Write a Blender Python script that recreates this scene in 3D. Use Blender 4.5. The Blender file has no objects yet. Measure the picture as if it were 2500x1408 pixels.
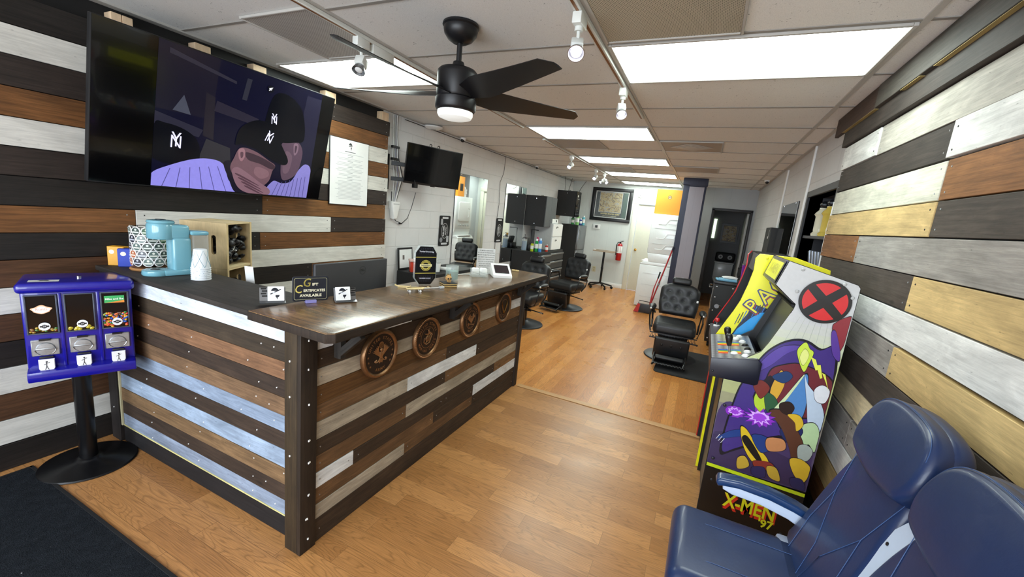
import bpy, bmesh, math, random
from math import sin, cos, pi, radians
from mathutils import Vector, Matrix, Euler
random.seed(7)
SC = bpy.context.scene
COL = SC.collection

# ---------------------------------------------------------------- colour + materials
def lin(h):
    h = h.lstrip('#')
    v = [int(h[i:i+2], 16)/255 for i in (0, 2, 4)]
    return tuple((c/12.92 if c <= .04045 else ((c+.055)/1.055)**2.4) for c in v)

def newmat(name):
    m = bpy.data.materials.new(name); m.use_nodes = True
    nt = m.node_tree; b = nt.nodes['Principled BSDF']
    return m, nt, b

def ramp(nt, stops):
    r = nt.nodes.new('ShaderNodeValToRGB')
    els = r.color_ramp.elements
    while len(els) < len(stops): els.new(.5)
    for e, (p, c) in zip(els, stops):
        e.position = p; e.color = (c, c, c, 1) if isinstance(c, (int, float)) else (*c, 1)
    return r

def mult(nt, a, b, fac=1.0, mode='MULTIPLY'):
    x = nt.nodes.new('ShaderNodeMix'); x.data_type = 'RGBA'; x.blend_type = mode
    x.inputs[0].default_value = fac
    for s, k in ((a, 6), (b, 7)):
        if isinstance(s, tuple): x.inputs[k].default_value = (*s, 1)
        else: nt.links.new(s, x.inputs[k])
    return x.outputs[2]

def noise(nt, vec, scale, detail=4, rough=.55, dist=0):
    n = nt.nodes.new('ShaderNodeTexNoise'); n.inputs['Scale'].default_value = scale
    n.inputs['Detail'].default_value = detail; n.inputs['Roughness'].default_value = rough
    n.inputs['Distortion'].default_value = dist
    if vec is not None: nt.links.new(vec, n.inputs['Vector'])
    return n

def mapping(nt, src, scale=(1, 1, 1), loc=(0, 0, 0), rot=(0, 0, 0)):
    mp = nt.nodes.new('ShaderNodeMapping')
    mp.inputs['Scale'].default_value = scale; mp.inputs['Location'].default_value = loc
    mp.inputs['Rotation'].default_value = rot
    nt.links.new(src, mp.inputs['Vector'])
    return mp.outputs[0]

def coord(nt, which='Object'):
    return nt.nodes.new('ShaderNodeTexCoord').outputs[which]

_m = {}
def plain(name, h, rough=.5, metal=0, var=.06, bump=0, scale=30, coat=0, spec=.5):
    if name in _m: return _m[name]
    m, nt, b = newmat(name)
    n = noise(nt, coord(nt), scale, 3)
    r = ramp(nt, [(.3, 1-var), (.7, 1.0)]); nt.links.new(n.outputs[0], r.inputs[0])
    nt.links.new(mult(nt, lin(h), r.outputs[0]), b.inputs['Base Color'])
    b.inputs['Roughness'].default_value = rough; b.inputs['Metallic'].default_value = metal
    b.inputs['Coat Weight'].default_value = coat; b.inputs['Specular IOR Level'].default_value = spec
    if bump:
        bp = nt.nodes.new('ShaderNodeBump'); bp.inputs['Strength'].default_value = bump
        bp.inputs['Distance'].default_value = .002
        n2 = noise(nt, coord(nt), scale*6, 5)
        nt.links.new(n2.outputs[0], bp.inputs['Height']); nt.links.new(bp.outputs[0], b.inputs['Normal'])
    _m[name] = m
    return m

def emit(name, h, strength):
    if name in _m: return _m[name]
    m, nt, b = newmat(name)
    n = noise(nt, coord(nt), 3, 2); r = ramp(nt, [(.2, .96), (.8, 1.0)]); nt.links.new(n.outputs[0], r.inputs[0])
    nt.links.new(mult(nt, lin(h), r.outputs[0]), b.inputs['Emission Color'])
    b.inputs['Base Color'].default_value = (*lin(h), 1)
    b.inputs['Emission Strength'].default_value = strength; b.inputs['Roughness'].default_value = .4
    _m[name] = m
    return m

def attr_col(nt):
    a = nt.nodes.new('ShaderNodeAttribute'); a.attribute_name = 'col'
    return a

def wood(name, rough=.6, contrast=.5, knots=True, spec=.35, coat=0, streak=1.0, blotch=.12, keep=.62):
    """stained boards: the colour of each board is stored on its faces, the grain follows its length"""
    m, nt, b = newmat(name)
    a = attr_col(nt); uv = coord(nt, 'UV')
    g1 = noise(nt, mapping(nt, uv, (1.4, 26, 1)), 3.0, 6, .62, .6)
    g2 = noise(nt, mapping(nt, uv, (3, 130, 1)), 2.0, 3, .6)
    g3 = noise(nt, mapping(nt, uv, (2.2, 4, 1)), 1.6, 3, .55)
    r1 = ramp(nt, [(.28, 1-.62*contrast), (.62, 1.06)]); nt.links.new(g1.outputs[0], r1.inputs[0])
    r2 = ramp(nt, [(.3, 1-.4*contrast*streak), (.6, 1.0)]); nt.links.new(g2.outputs[0], r2.inputs[0])
    r3 = ramp(nt, [(.25, 1-.42*contrast), (.75, 1.12)]); nt.links.new(g3.outputs[0], r3.inputs[0])
    c = mult(nt, a.outputs['Color'], r1.outputs[0]); c = mult(nt, c, r2.outputs[0]); c = mult(nt, c, r3.outputs[0])
    if knots:
        v = nt.nodes.new('ShaderNodeTexVoronoi'); v.inputs['Scale'].default_value = 2.2
        nt.links.new(mapping(nt, uv, (1, 2.4, 1)), v.inputs['Vector'])
        rk = ramp(nt, [(.025, .3), (.07, 1.0)]); nt.links.new(v.outputs['Distance'], rk.inputs[0])
        c = mult(nt, c, rk.outputs[0], .75)
    bw = nt.nodes.new('ShaderNodeRGBToBW'); nt.links.new(a.outputs['Color'], bw.inputs[0])
    rl = ramp(nt, [(.12, 0.0), (.6, keep)]); nt.links.new(bw.outputs[0], rl.inputs[0])
    mxn = nt.nodes.new('ShaderNodeMix'); mxn.data_type = 'RGBA'; nt.links.new(rl.outputs[0], mxn.inputs[0]); nt.links.new(c, mxn.inputs[6]); nt.links.new(a.outputs['Color'], mxn.inputs[7])
    nb = noise(nt, mapping(nt, uv, (2.5, 9, 1)), 1.3, 5, .68, .8); rb = ramp(nt, [(.32, 1-blotch*1.6), (.5, 1-blotch*.4), (.68, 1+blotch)]); nt.links.new(nb.outputs[0], rb.inputs[0])
    ns = noise(nt, mapping(nt, uv, (18, 60, 1)), 1.6, 2, .5); rs = ramp(nt, [(.24, 1-blotch*2.5), (.31, 1.0)]); nt.links.new(ns.outputs[0], rs.inputs[0])
    fin_ = mult(nt, mult(nt, mxn.outputs[2], rb.outputs[0]), rs.outputs[0])
    nt.links.new(fin_, b.inputs['Base Color'])
    b.inputs['Roughness'].default_value = rough; b.inputs['Specular IOR Level'].default_value = spec
    b.inputs['Coat Weight'].default_value = coat; b.inputs['Coat Roughness'].default_value = .12
    bp = nt.nodes.new('ShaderNodeBump'); bp.inputs['Strength'].default_value = .25; bp.inputs['Distance'].default_value = .003
    nt.links.new(g1.outputs[0], bp.inputs['Height']); nt.links.new(bp.outputs[0], b.inputs['Normal'])
    return m

def printmat(name, rough=.35, emis=0, coat=0):
    """flat printed colours held on the faces"""
    m, nt, b = newmat(name)
    a = attr_col(nt)
    n = noise(nt, coord(nt), 60, 2); r = ramp(nt, [(.3, .95), (.7, 1.0)]); nt.links.new(n.outputs[0], r.inputs[0])
    c = mult(nt, a.outputs['Color'], r.outputs[0])
    nt.links.new(c, b.inputs['Base Color'])
    b.inputs['Roughness'].default_value = rough; b.inputs['Coat Weight'].default_value = coat
    if emis:
        nt.links.new(c, b.inputs['Emission Color']); b.inputs['Emission Strength'].default_value = emis
    return m

def glassmat(name, h, rough=.02, alpha=.25):
    m, nt, b = newmat(name)
    n = noise(nt, coord(nt), 8, 2); r = ramp(nt, [(.3, .97), (.7, 1.0)]); nt.links.new(n.outputs[0], r.inputs[0])
    nt.links.new(mult(nt, lin(h), r.outputs[0]), b.inputs['Base Color'])
    b.inputs['Roughness'].default_value = rough
    b.inputs['Alpha'].default_value = alpha; b.inputs['Specular IOR Level'].default_value = .8
    return m

WOOD_WALL = wood('stained_wall_boards', .6, .8, blotch=.10)
WOOD_R = wood('weathered_wall_boards', .7, .62, blotch=.16, keep=.5)
WOOD_CTR = wood('counter_boards', .72, .66, blotch=.20)
WOOD_TOP = wood('varnished_top', .27, 1.0, False, .5, .35, blotch=.32)
WOOD_RAW = wood('raw_pine', .6, .25)
PRINT = printmat('printed_colour')
PRINT_GLOSS = printmat('printed_gloss', .2, 0, .4)
SCREEN = printmat('screen_picture', .15, .62)

BLACK_LEATHER = plain('black_leather', '#131417', .46, 0, .2, .2, 22, .05)
BLACK_METAL = plain('black_enamel', '#101012', .3, .2, .1)
BLACK_PL = plain('black_plastic', '#131315', .38, 0, .1)
BLACK_MATTE = plain('matt_black', '#0f0f11', .65, 0, .15)
DARK_STEEL = plain('dark_steel', '#3a3b3f', .4, .6, .1)
CHROME = plain('chrome', '#c9ccd0', .12, 1, .03)
STEEL = plain('brushed_steel', '#9b9da0', .32, .9, .08)
GALV = plain('zinc_plate', '#b4b7ba', .38, .75, .25, .2, 60)
WHITE_PL = plain('white_plastic', '#e6e6e4', .4, 0, .03)
WHITE_ENAMEL = plain('white_enamel', '#e2e6e6', .25, 0, .03, 0, 30, .3)
WHITE_PAPER = plain('white_paper', '#e9eae8', .8, 0, .03)
NAVY_LEATHER = plain('navy_leather', '#182c54', .4, 0, .14, .18, 14, .12)
NAVY_PLASTIC = plain('navy_plastic', '#16345f', .3, 0, .06, 0, 20, .3)
PALE_BLUE = plain('pale_blue_plastic', '#b9c6da', .45, 0, .03)
COBALT = plain('cobalt_enamel', '#14128c', .28, 0, .06, 0, 20, .5)
TEAL = plain('teal_gloss', '#74abba', .18, 0, .03, 0, 20, .4)
RED = plain('signal_red', '#b3161b', .3, 0, .08, 0, 30, .3)
GOLDM = plain('brass', '#b98a3e', .25, 1, .05)
BRONZE = plain('cast_bronze', '#8f6a48', .38, .75, .25, .2, 60)
BRONZE_DK = plain('dark_bronze', '#2b201b', .5, .35, .3, .3, 80)
BRONZE_LT = plain('worn_bronze', '#b58a62', .35, .8, .2)
GREY_PAINT = plain('grey_paint', '#b6b8b7', .6, 0, .04)
NAVY_PAINT = plain('navy_paint', '#252b42', .55, 0, .12)
LILAC_GREY = plain('lilac_grey_panel', '#8d8a90', .6, 0, .06)
CHARCOAL = plain('charcoal_paint', '#26262b', .5, 0, .1)
DARKGREY = plain('dark_grey', '#3b3c40', .5, 0, .08)
LAMP_WHITE = plain('lamp_white', '#d8dbd6', .35, 0, .03)
RUBBER = plain('rubber', '#0c0c0d', .8, 0, .2, .3, 40)
OPAL = emit('opal_glass', '#f2f6f4', .35)
TUBE = emit('light_diffuser', '#eefbf4', 11.0)
BULB = emit('spot_bulb', '#fbf4ff', 8.0)
MIRROR = None
def _mirror():
    m, nt, b = newmat('mirror_glass')
    n = noise(nt, coord(nt), 2, 1); r = ramp(nt, [(.3, .93), (.7, .96)]); nt.links.new(n.outputs[0], r.inputs[0])
    nt.links.new(mult(nt, lin('#f4f7f6'), r.outputs[0]), b.inputs['Base Color'])
    b.inputs['Metallic'].default_value = 1; b.inputs['Roughness'].default_value = .02
    return m
MIRROR = _mirror()
CLEAR = glassmat('clear_plastic', '#c3ced2', .04, .22)
GLASS = glassmat('clear_glass', '#e8f2ee', .02, .22)
SMOKE = plain('dark_glass', '#060609', .12, 0, .05)
BLUE_LIQ = glassmat('blue_liquid', '#1d63a5', .1, .85)

# ---------------------------------------------------------------- mesh builder
class B:
    def __init__(s):
        s.bm = bmesh.new(); s.col = s.bm.loops.layers.float_color.new('col'); s.uv = s.bm.loops.layers.uv.new('UVMap')
        s.done = s.bm.faces.layers.int.new('done'); s.mats = []
    def mi(s, m):
        if m not in s.mats: s.mats.append(m)
        return s.mats.index(m)
    def fin(s, m, col=None, mat=None, smooth=True, grain=None):
        k = s.mi(m); c = (1, 1, 1, 1)
        if col is not None: c = (*(lin(col) if isinstance(col, str) else col), 1)
        fs = [f for f in s.bm.faces if f[s.done] == 0]
        off = (random.uniform(0, 50), random.uniform(0, 50))
        if grain is None and fs:
            vs = {v for f in fs for v in f.verts}
            ext = [max(v.co[i] for v in vs)-min(v.co[i] for v in vs) for i in range(3)]
            grain = ext.index(max(ext))
        for f in fs:
            f[s.done] = 1; f.material_index = k; f.smooth = smooth
            n = f.normal; ax = max(range(3), key=lambda i: abs(n[i]))
            oth = [i for i in range(3) if i != ax]
            if grain in oth: u = grain; v = oth[0] if oth[1] == grain else oth[1]
            else: u, v = oth
            for l in f.loops:
                l[s.col] = c
                l[s.uv].uv = (l.vert.co[u]+off[0], l.vert.co[v]+off[1])
        if mat is not None:
            vs = {v for f in fs for v in f.verts}
            for v in vs: v.co = mat @ v.co
        s.bm.normal_update()
        return s
    def mx(s, loc=(0, 0, 0), rot=None):
        M = Matrix.Translation(Vector(loc))
        if rot: M = M @ Euler(rot).to_matrix().to_4x4()
        return M
    def box(s, c, size, m, col=None, rot=None, bev=0, seg=2, grain=None):
        r = bmesh.ops.create_cube(s.bm, size=1)
        for v in r['verts']: v.co = Vector((v.co.x*size[0], v.co.y*size[1], v.co.z*size[2]))
        if bev:
            es = {e for v in r['verts'] for e in v.link_edges}
            bmesh.ops.bevel(s.bm, geom=list(es), offset=bev, segments=seg, profile=.5, affect='EDGES')
        s.bm.normal_update()
        return s.fin(m, col, s.mx(c, rot), grain=grain)
    def bx(s, x0, x1, y0, y1, z0, z1, m, col=None, bev=0, seg=2, grain=None):
        return s.box(((x0+x1)/2, (y0+y1)/2, (z0+z1)/2), (abs(x1-x0), abs(y1-y0), abs(z1-z0)), m, col, None, bev, seg, grain)
    def cyl(s, p0, p1, r0, m, r1=None, seg=16, col=None, caps=True):
        p0 = Vector(p0); p1 = Vector(p1); d = p1-p0
        bmesh.ops.create_cone(s.bm, cap_ends=caps, segments=seg, radius1=r0, radius2=r0 if r1 is None else r1, depth=d.length)
        M = Matrix.Translation((p0+p1)/2) @ d.to_track_quat('Z', 'Y').to_matrix().to_4x4()
        s.bm.normal_update()
        return s.fin(m, col, M)
    def tube(s, pts, r, m, seg=8, col=None, closed=False):
        pts = [Vector(p) for p in pts]; n = len(pts); rings = []
        for i, p in enumerate(pts):
            a = pts[i-1] if (i > 0 or closed) else p; b = pts[(i+1) % n] if (i < n-1 or closed) else p
            d = (b-a).normalized(); up = Vector((0, 0, 1)) if abs(d.z) < .95 else Vector((1, 0, 0))
            x = d.cross(up).normalized(); y = x.cross(d)
            rr = r[i] if isinstance(r, (list, tuple)) else r
            rings.append([s.bm.verts.new(p+(x*cos(t)+y*sin(t))*rr) for t in [2*pi*k/seg for k in range(seg)]])
        for i in range(n if closed else n-1):
            A, C = rings[i], rings[(i+1) % n]
            for k in range(seg): s.bm.faces.new((A[k], A[(k+1) % seg], C[(k+1) % seg], C[k]))
        if not closed:
            s.bm.faces.new(rings[0][::-1]); s.bm.faces.new(rings[-1])
        s.bm.normal_update()
        return s.fin(m, col)
    def lathe(s, prof, c, m, seg=24, col=None, mat=None):
        rings = []
        for r, z in prof:
            if r < 1e-5: rings.append([s.bm.verts.new((0, 0, z))])
            else: rings.append([s.bm.verts.new((r*cos(2*pi*k/seg), r*sin(2*pi*k/seg), z)) for k in range(seg)])
        for A, C in zip(rings, rings[1:]):
            for k in range(seg):
                k2 = (k+1) % seg
                if len(A) == 1 and len(C) == 1: continue
                if len(A) == 1: s.bm.faces.new((A[0], C[k2], C[k]))
                elif len(C) == 1: s.bm.faces.new((A[k], A[k2], C[0]))
                else: s.bm.faces.new((A[k], A[k2], C[k2], C[k]))
        s.bm.normal_update()
        M = Matrix.Translation(Vector(c))
        if mat is not None: M = M @ mat
        return s.fin(m, col, M)
    def prism(s, pts, y0, y1, m, col=None, bev=0, seg=3, mat=None, grain=None):
        """outline in x-z, pushed from y0 (front) to y1"""
        a = [s.bm.verts.new((x, y0, z)) for x, z in pts]; b = [s.bm.verts.new((x, y1, z)) for x, z in pts]
        n = len(pts); fs = []
        f1 = s.bm.faces.new(a); f2 = s.bm.faces.new(b[::-1])
        for i in range(n): fs.append(s.bm.faces.new((a[i], b[i], b[(i+1) % n], a[(i+1) % n])))
        new = [f1, f2]+fs
        bmesh.ops.recalc_face_normals(s.bm, faces=new)
        if bev:
            es = set(f1.edges) | set(f2.edges)
            bmesh.ops.bevel(s.bm, geom=list(es), offset=bev, segments=seg, profile=.5, affect='EDGES')
        s.bm.normal_update()
        return s.fin(m, col, mat, grain=grain)
    def poly(s, pts, y, m, col, mat=None):
        """flat shape in x-z facing -y"""
        vs = [s.bm.verts.new((x, y, z)) for x, z in pts]
        f = s.bm.faces.new(vs); f.normal_update()
        if f.normal.y > 0: f.normal_flip()
        return s.fin(m, col, mat, smooth=False)
    def sph(s, c, r, m, col=None, seg=16, rot=None):
        if isinstance(r, (int, float)): r = (r, r, r)
        q = bmesh.ops.create_uvsphere(s.bm, u_segments=seg, v_segments=max(6, seg//2), radius=1)
        for v in q['verts']: v.co = Vector((v.co.x*r[0], v.co.y*r[1], v.co.z*r[2]))
        s.bm.normal_update()
        return s.fin(m, col, s.mx(c, rot))
    def text(s, body, x, z, y, size, m, col=None, align='CENTER', ang=0, shear=0, bold=0, sx=1.0, ext=0, mat=None):
        key = (body, round(bold, 4), round(shear, 3), align)
        if key not in _txt:
            cu = bpy.data.curves.new('lettering', 'FONT'); cu.body = body; cu.size = 1; cu.align_x = align; cu.align_y = 'CENTER'
            cu.offset = bold; cu.shear = shear; cu.resolution_u = 2; cu.space_line = 1.1
            o = bpy.data.objects.new('lettering', cu); COL.objects.link(o)
            bpy.context.view_layer.update()
            me = bpy.data.meshes.new_from_object(o.evaluated_get(bpy.context.evaluated_depsgraph_get()))
            _txt[key] = ([tuple(v.co) for v in me.vertices], [tuple(p.vertices) for p in me.polygons])
            bpy.data.objects.remove(o); bpy.data.curves.remove(cu); bpy.data.meshes.remove(me)
        vs, ps = _txt[key]
        ca, sa = cos(ang), sin(ang)
        bv = []
        for p in vs:
            px, pz = p[0]*size*sx, p[1]*size
            bv.append(s.bm.verts.new((x+px*ca-pz*sa, y, z+px*sa+pz*ca)))
        for p in ps:
            try: f = s.bm.faces.new([bv[i] for i in p])
            except ValueError: continue
            f.normal_update()
            if f.normal.y > 0: f.normal_flip()
        if ext:
            fs = [f for f in s.bm.faces if f[s.done] == 0]
            r = bmesh.ops.extrude_face_region(s.bm, geom=fs)
            for v in r['geom']:
                if isinstance(v, bmesh.types.BMVert): v.co.y -= ext
        return s.fin(m, col, mat, smooth=False)
    def build(s, name, parent=None, loc=None, rot=None, angle=40):
        me = bpy.data.meshes.new(name); s.bm.faces.layers.int.remove(s.done); s.bm.to_mesh(me); s.bm.free()
        for m in s.mats: me.materials.append(m)
        me.set_sharp_from_angle(angle=radians(angle))
        o = bpy.data.objects.new(name, me); COL.objects.link(o)
        if parent is not None: o.parent = parent
        if loc is not None: o.location = loc
        if rot is not None: o.rotation_euler = rot
        return o
_txt = {}

def thing(name, label, cat, loc=(0, 0, 0), rotz=0, group=None, rot=None):
    o = bpy.data.objects.new(name, None); COL.objects.link(o); o.empty_display_size = .05
    o.location = loc; o.rotation_euler = rot if rot else (0, 0, rotz)
    o['label'] = label; o['category'] = cat
    if group: o['group'] = group
    return o
def tag(o, label, cat, group=None):
    o['label'] = label; o['category'] = cat
    if group: o['group'] = group
    return o
def struct(o):
    o['kind'] = 'structure'; return o
def dup(root, loc=None, rotz=None, label=None, group=None, rot=None):
    r = root.copy(); COL.objects.link(r)
    if loc is not None: r.location = loc
    if rotz is not None: r.rotation_euler = (0, 0, rotz)
    if rot is not None: r.rotation_euler = rot
    if label: r['label'] = label
    if group: r['group'] = group
    for ch in list(root.children):
        c = ch.copy(); COL.objects.link(c); c.parent = r
        for g in list(ch.children):
            d = g.copy(); COL.objects.link(d); d.parent = c
    return r
def rrect(w, h, r, n=5, cx=0, cz=0):
    out = []
    for (sx, sz, a0) in ((1, 1, 0), (-1, 1, 90), (-1, -1, 180), (1, -1, 270)):
        for k in range(n+1):
            a = radians(a0+90*k/n)
            out.append((cx+sx*(w/2-r)+r*cos(a), cz+sz*(h/2-r)+r*sin(a)))
    return out
def smo(p, k=5):
    n = len(p); out = []
    for i in range(n):
        a, b_, c, d = p[i-1], p[i], p[(i+1) % n], p[(i+2) % n]
        for j in range(k):
            t = j/k
            out.append(tuple(.5*((2*b_[q])+(-a[q]+c[q])*t+(2*a[q]-5*b_[q]+4*c[q]-d[q])*t*t+(-a[q]+3*b_[q]-3*c[q]+d[q])*t**3) for q in (0, 1)))
    return out
def grow(p, f):
    cx = sum(q[0] for q in p)/len(p); cz = sum(q[1] for q in p)/len(p)
    return [(cx+(x-cx)*f, cz+(z-cz)*f) for x, z in p]
def circ(r, n=24, cx=0, cz=0, rz=None, a0=0, a1=360):
    rz = r if rz is None else rz
    full = abs(a1-a0) >= 359.9
    return [(cx+r*cos(radians(a0+(a1-a0)*k/(n if full else n-1))), cz+rz*sin(radians(a0+(a1-a0)*k/(n if full else n-1)))) for k in range(n)]
def arc_strip(b, r0, r1, y, m, col, a0=0, a1=360, n=32, cx=0, cz=0):
    for k in range(n):
        t0 = radians(a0+(a1-a0)*k/n); t1 = radians(a0+(a1-a0)*(k+1)/n)
        b.poly([(cx+r0*cos(t0), cz+r0*sin(t0)), (cx+r1*cos(t0), cz+r1*sin(t0)), (cx+r1*cos(t1), cz+r1*sin(t1)), (cx+r0*cos(t1), cz+r0*sin(t1))], y, m, col)
def arc_text(b, body, r, y, size, m, col, a_mid, step, top=True, cx=0, cz=0, bold=.01):
    n = len(body)
    for i, ch in enumerate(body):
        if ch == ' ': continue
        k = i-(n-1)/2
        a = a_mid-step*k if top else a_mid+step*k
        t = radians(a)
        b.text(ch, cx+r*cos(t), cz+r*sin(t), y, size, m, col, 'CENTER', t-pi/2 if top else t+pi/2, bold=bold)
FX = pi/2      # a thing on the left wall: its front looks along +x
FXN = -pi/2    # a thing on the right wall: its front looks along -x
# ================================================================= the room
XL, XR, YF, YB, YD, ZC = -3.06, .775, -1.6, 9.8, 9.35, 2.379

def floormat(name, base, dark, rot, rough, roww, rowl):
    m, nt, b = newmat(name)
    o = coord(nt)
    v = mapping(nt, o, (1, 1, 1), (0, 0, 0), (0, 0, rot))
    br = nt.nodes.new('ShaderNodeTexBrick'); nt.links.new(v, br.inputs['Vector'])
    br.offset = .37; br.offset_frequency = 2; br.squash = 1
    br.inputs['Scale'].default_value = 1; br.inputs['Mortar Size'].default_value = .0012
    br.inputs['Mortar Smooth'].default_value = .3; br.inputs['Bias'].default_value = 0
    br.inputs['Brick Width'].default_value = rowl; br.inputs['Row Height'].default_value = roww
    br.inputs['Color1'].default_value = (0, 0, 0, 1); br.inputs['Color2'].default_value = (1, 1, 1, 1); br.inputs['Mortar'].default_value = (.5, .5, .5, 1)
    rc = ramp(nt, [(0, lin(dark)), (1, lin(base))]); nt.links.new(br.outputs['Color'], rc.inputs[0])
    # per-board shift of the figure
    sh = nt.nodes.new('ShaderNodeVectorMath'); sh.operation = 'MULTIPLY_ADD'
    nt.links.new(br.outputs['Color'], sh.inputs[0]); sh.inputs[1].default_value = (7.3, 3.1, 0); nt.links.new(v, sh.inputs[2])
    vs = mapping(nt, sh.outputs[0], (1.0, 8, 1))
    # cathedral figure: rings of a low noise
    n0 = noise(nt, vs, 1.5, 1.5, .4, .2)
    mu = nt.nodes.new('ShaderNodeMath'); mu.operation = 'MULTIPLY'; mu.inputs[1].default_value = 24; nt.links.new(n0.outputs[0], mu.inputs[0])
    fr = nt.nodes.new('ShaderNodeMath'); fr.operation = 'PINGPONG'; fr.inputs[1].default_value = .5; nt.links.new(mu.outputs[0], fr.inputs[0])
    r1 = ramp(nt, [(.0, .60), (.16, .92), (.5, 1.0)]); nt.links.new(fr.outputs[0], r1.inputs[0])
    g = noise(nt, mapping(nt, sh.outputs[0], (6, 160, 1)), 1.5, 4, .6); r2 = ramp(nt, [(.3, .72), (.65, 1.05)]); nt.links.new(g.outputs[0], r2.inputs[0])
    c = mult(nt, rc.outputs[0], r1.outputs[0], .75); c = mult(nt, c, r2.outputs[0])
    rm = ramp(nt, [(0, 1.0), (1, .6)]); nt.links.new(br.outputs['Fac'], rm.inputs[0])
    c = mult(nt, c, rm.outputs[0])
    nt.links.new(c, b.inputs['Base Color'])
    n3 = noise(nt, o, 3, 3); rr = ramp(nt, [(.3, rough-.05), (.7, rough+.07)]); nt.links.new(n3.outputs[0], rr.inputs[0]); nt.links.new(rr.outputs[0], b.inputs['Roughness'])
    b.inputs['Specular IOR Level'].default_value = .5
    return m
FLOOR_A = floormat('oak_laminate', '#c48d55', '#a3703f', 0, .33, .10, .60)
FLOOR_B = floormat('honey_laminate', '#d6944f', '#b87536', pi/2, .3, .085, .72)

def blockwall(name, base, bw=.40, rh=.203, rot='yz'):
    m, nt, b = newmat(name)
    o = coord(nt)
    sep = nt.nodes.new('ShaderNodeSeparateXYZ'); nt.links.new(o, sep.inputs[0])
    cmb = nt.nodes.new('ShaderNodeCombineXYZ')
    nt.links.new(sep.outputs[1 if rot == 'yz' else 0], cmb.inputs[0]); nt.links.new(sep.outputs[2], cmb.inputs[1])
    br = nt.nodes.new('ShaderNodeTexBrick'); nt.links.new(cmb.outputs[0], br.inputs['Vector'])
    br.inputs['Scale'].default_value = 1; br.inputs['Mortar Size'].default_value = .005; br.inputs['Mortar Smooth'].default_value = .6
    br.inputs['Brick Width'].default_value = bw; br.inputs['Row Height'].default_value = rh
    br.inputs['Color1'].default_value = (1, 1, 1, 1); br.inputs['Color2'].default_value = (.96, .96, .96, 1); br.inputs['Mortar'].default_value = (.88, .88, .88, 1)
    n = noise(nt, o, 5, 4); r = ramp(nt, [(.3, .94), (.7, 1)]); nt.links.new(n.outputs[0], r.inputs[0])
    c = mult(nt, br.outputs['Color'], lin(base)); c = mult(nt, c, r.outputs[0])
    nt.links.new(c, b.inputs['Base Color']); b.inputs['Roughness'].default_value = .55
    n2 = noise(nt, o, 90, 4)
    ad = nt.nodes.new('ShaderNodeMath'); ad.operation = 'MULTIPLY_ADD'; ad.inputs[1].default_value = .18
    nt.links.new(n2.outputs[0], ad.inputs[0])
    iv = nt.nodes.new('ShaderNodeMath'); iv.operation = 'SUBTRACT'; iv.inputs[0].default_value = 1; nt.links.new(br.outputs['Fac'], iv.inputs[1])
    nt.links.new(iv.outputs[0], ad.inputs[2])
    bp = nt.nodes.new('ShaderNodeBump'); bp.inputs['Strength'].default_value = .45; bp.inputs['Distance'].default_value = .006
    nt.links.new(ad.outputs[0], bp.inputs['Height']); nt.links.new(bp.outputs[0], b.inputs['Normal'])
    return m
BLOCK = blockwall('painted_block_wall', '#dedede')
BLOCK_R = blockwall('painted_block_wall_grey', '#c6c4c4')

def panelwall(name, base):
    m, nt, b = newmat(name)
    o = coord(nt)
    w = nt.nodes.new('ShaderNodeTexWave'); w.bands_direction = 'X'; w.inputs['Scale'].default_value = 1.05; w.wave_profile = 'SAW'
    nt.links.new(o, w.inputs['Vector'])
    r = ramp(nt, [(.0, .82), (.02, 1.0)]); nt.links.new(w.outputs['Color'], r.inputs[0])
    n = noise(nt, o, 4, 3); r2 = ramp(nt, [(.3, .95), (.7, 1)]); nt.links.new(n.outputs[0], r2.inputs[0])
    c = mult(nt, mult(nt, lin(base), r.outputs[0]), r2.outputs[0]); nt.links.new(c, b.inputs['Base Color']); b.inputs['Roughness'].default_value = .55
    return m
PANELLING = panelwall('painted_panelling', '#d2d7d4')
PANELLING_D = panelwall('grey_panelling', '#a9adb0')
PANEL_LILAC = panelwall('lilac_panelling', '#94909a')

def ceilmat():
    m, nt, b = newmat('fissured_ceiling_tile')
    o = coord(nt)
    n = noise(nt, mapping(nt, o, (1, 1, 1)), 62, 2, .5, 1.8)
    r = ramp(nt, [(.265, .3), (.31, 1.0)]); nt.links.new(n.outputs[0], r.inputs[0])
    n2 = noise(nt, o, 320, 2); r2 = ramp(nt, [(.3, .86), (.6, 1.0)]); nt.links.new(n2.outputs[0], r2.inputs[0])
    sep = nt.nodes.new('ShaderNodeSeparateXYZ'); nt.links.new(o, sep.inputs[0])
    br = nt.nodes.new('ShaderNodeTexBrick')
    nt.links.new(mapping(nt, o, (1, 1, 1), (.61, -2.18, 0)), br.inputs['Vector']); br.offset = 0
    br.inputs['Scale'].default_value = 1; br.inputs['Brick Width'].default_value = 1.22; br.inputs['Row Height'].default_value = .61; br.inputs['Mortar Size'].default_value = .001
    br.inputs['Color1'].default_value = (1, .985, .965, 1); br.inputs['Color2'].default_value = (.94, .935, .93, 1); br.inputs['Mortar'].default_value = (.6, .6, .6, 1)
    c = mult(nt, mult(nt, lin('#e6e7e6'), r.outputs[0]), r2.outputs[0]); c = mult(nt, c, br.outputs['Color'])
    nt.links.new(c, b.inputs['Base Color']); b.inputs['Roughness'].default_value = .9; b.inputs['Specular IOR Level'].default_value = .15
    bp = nt.nodes.new('ShaderNodeBump'); bp.inputs['Strength'].default_value = .3; bp.inputs['Distance'].default_value = .003
    nt.links.new(r.outputs[0], bp.inputs['Height']); nt.links.new(bp.outputs[0], b.inputs['Normal'])
    return m
CEIL = ceilmat()

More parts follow.
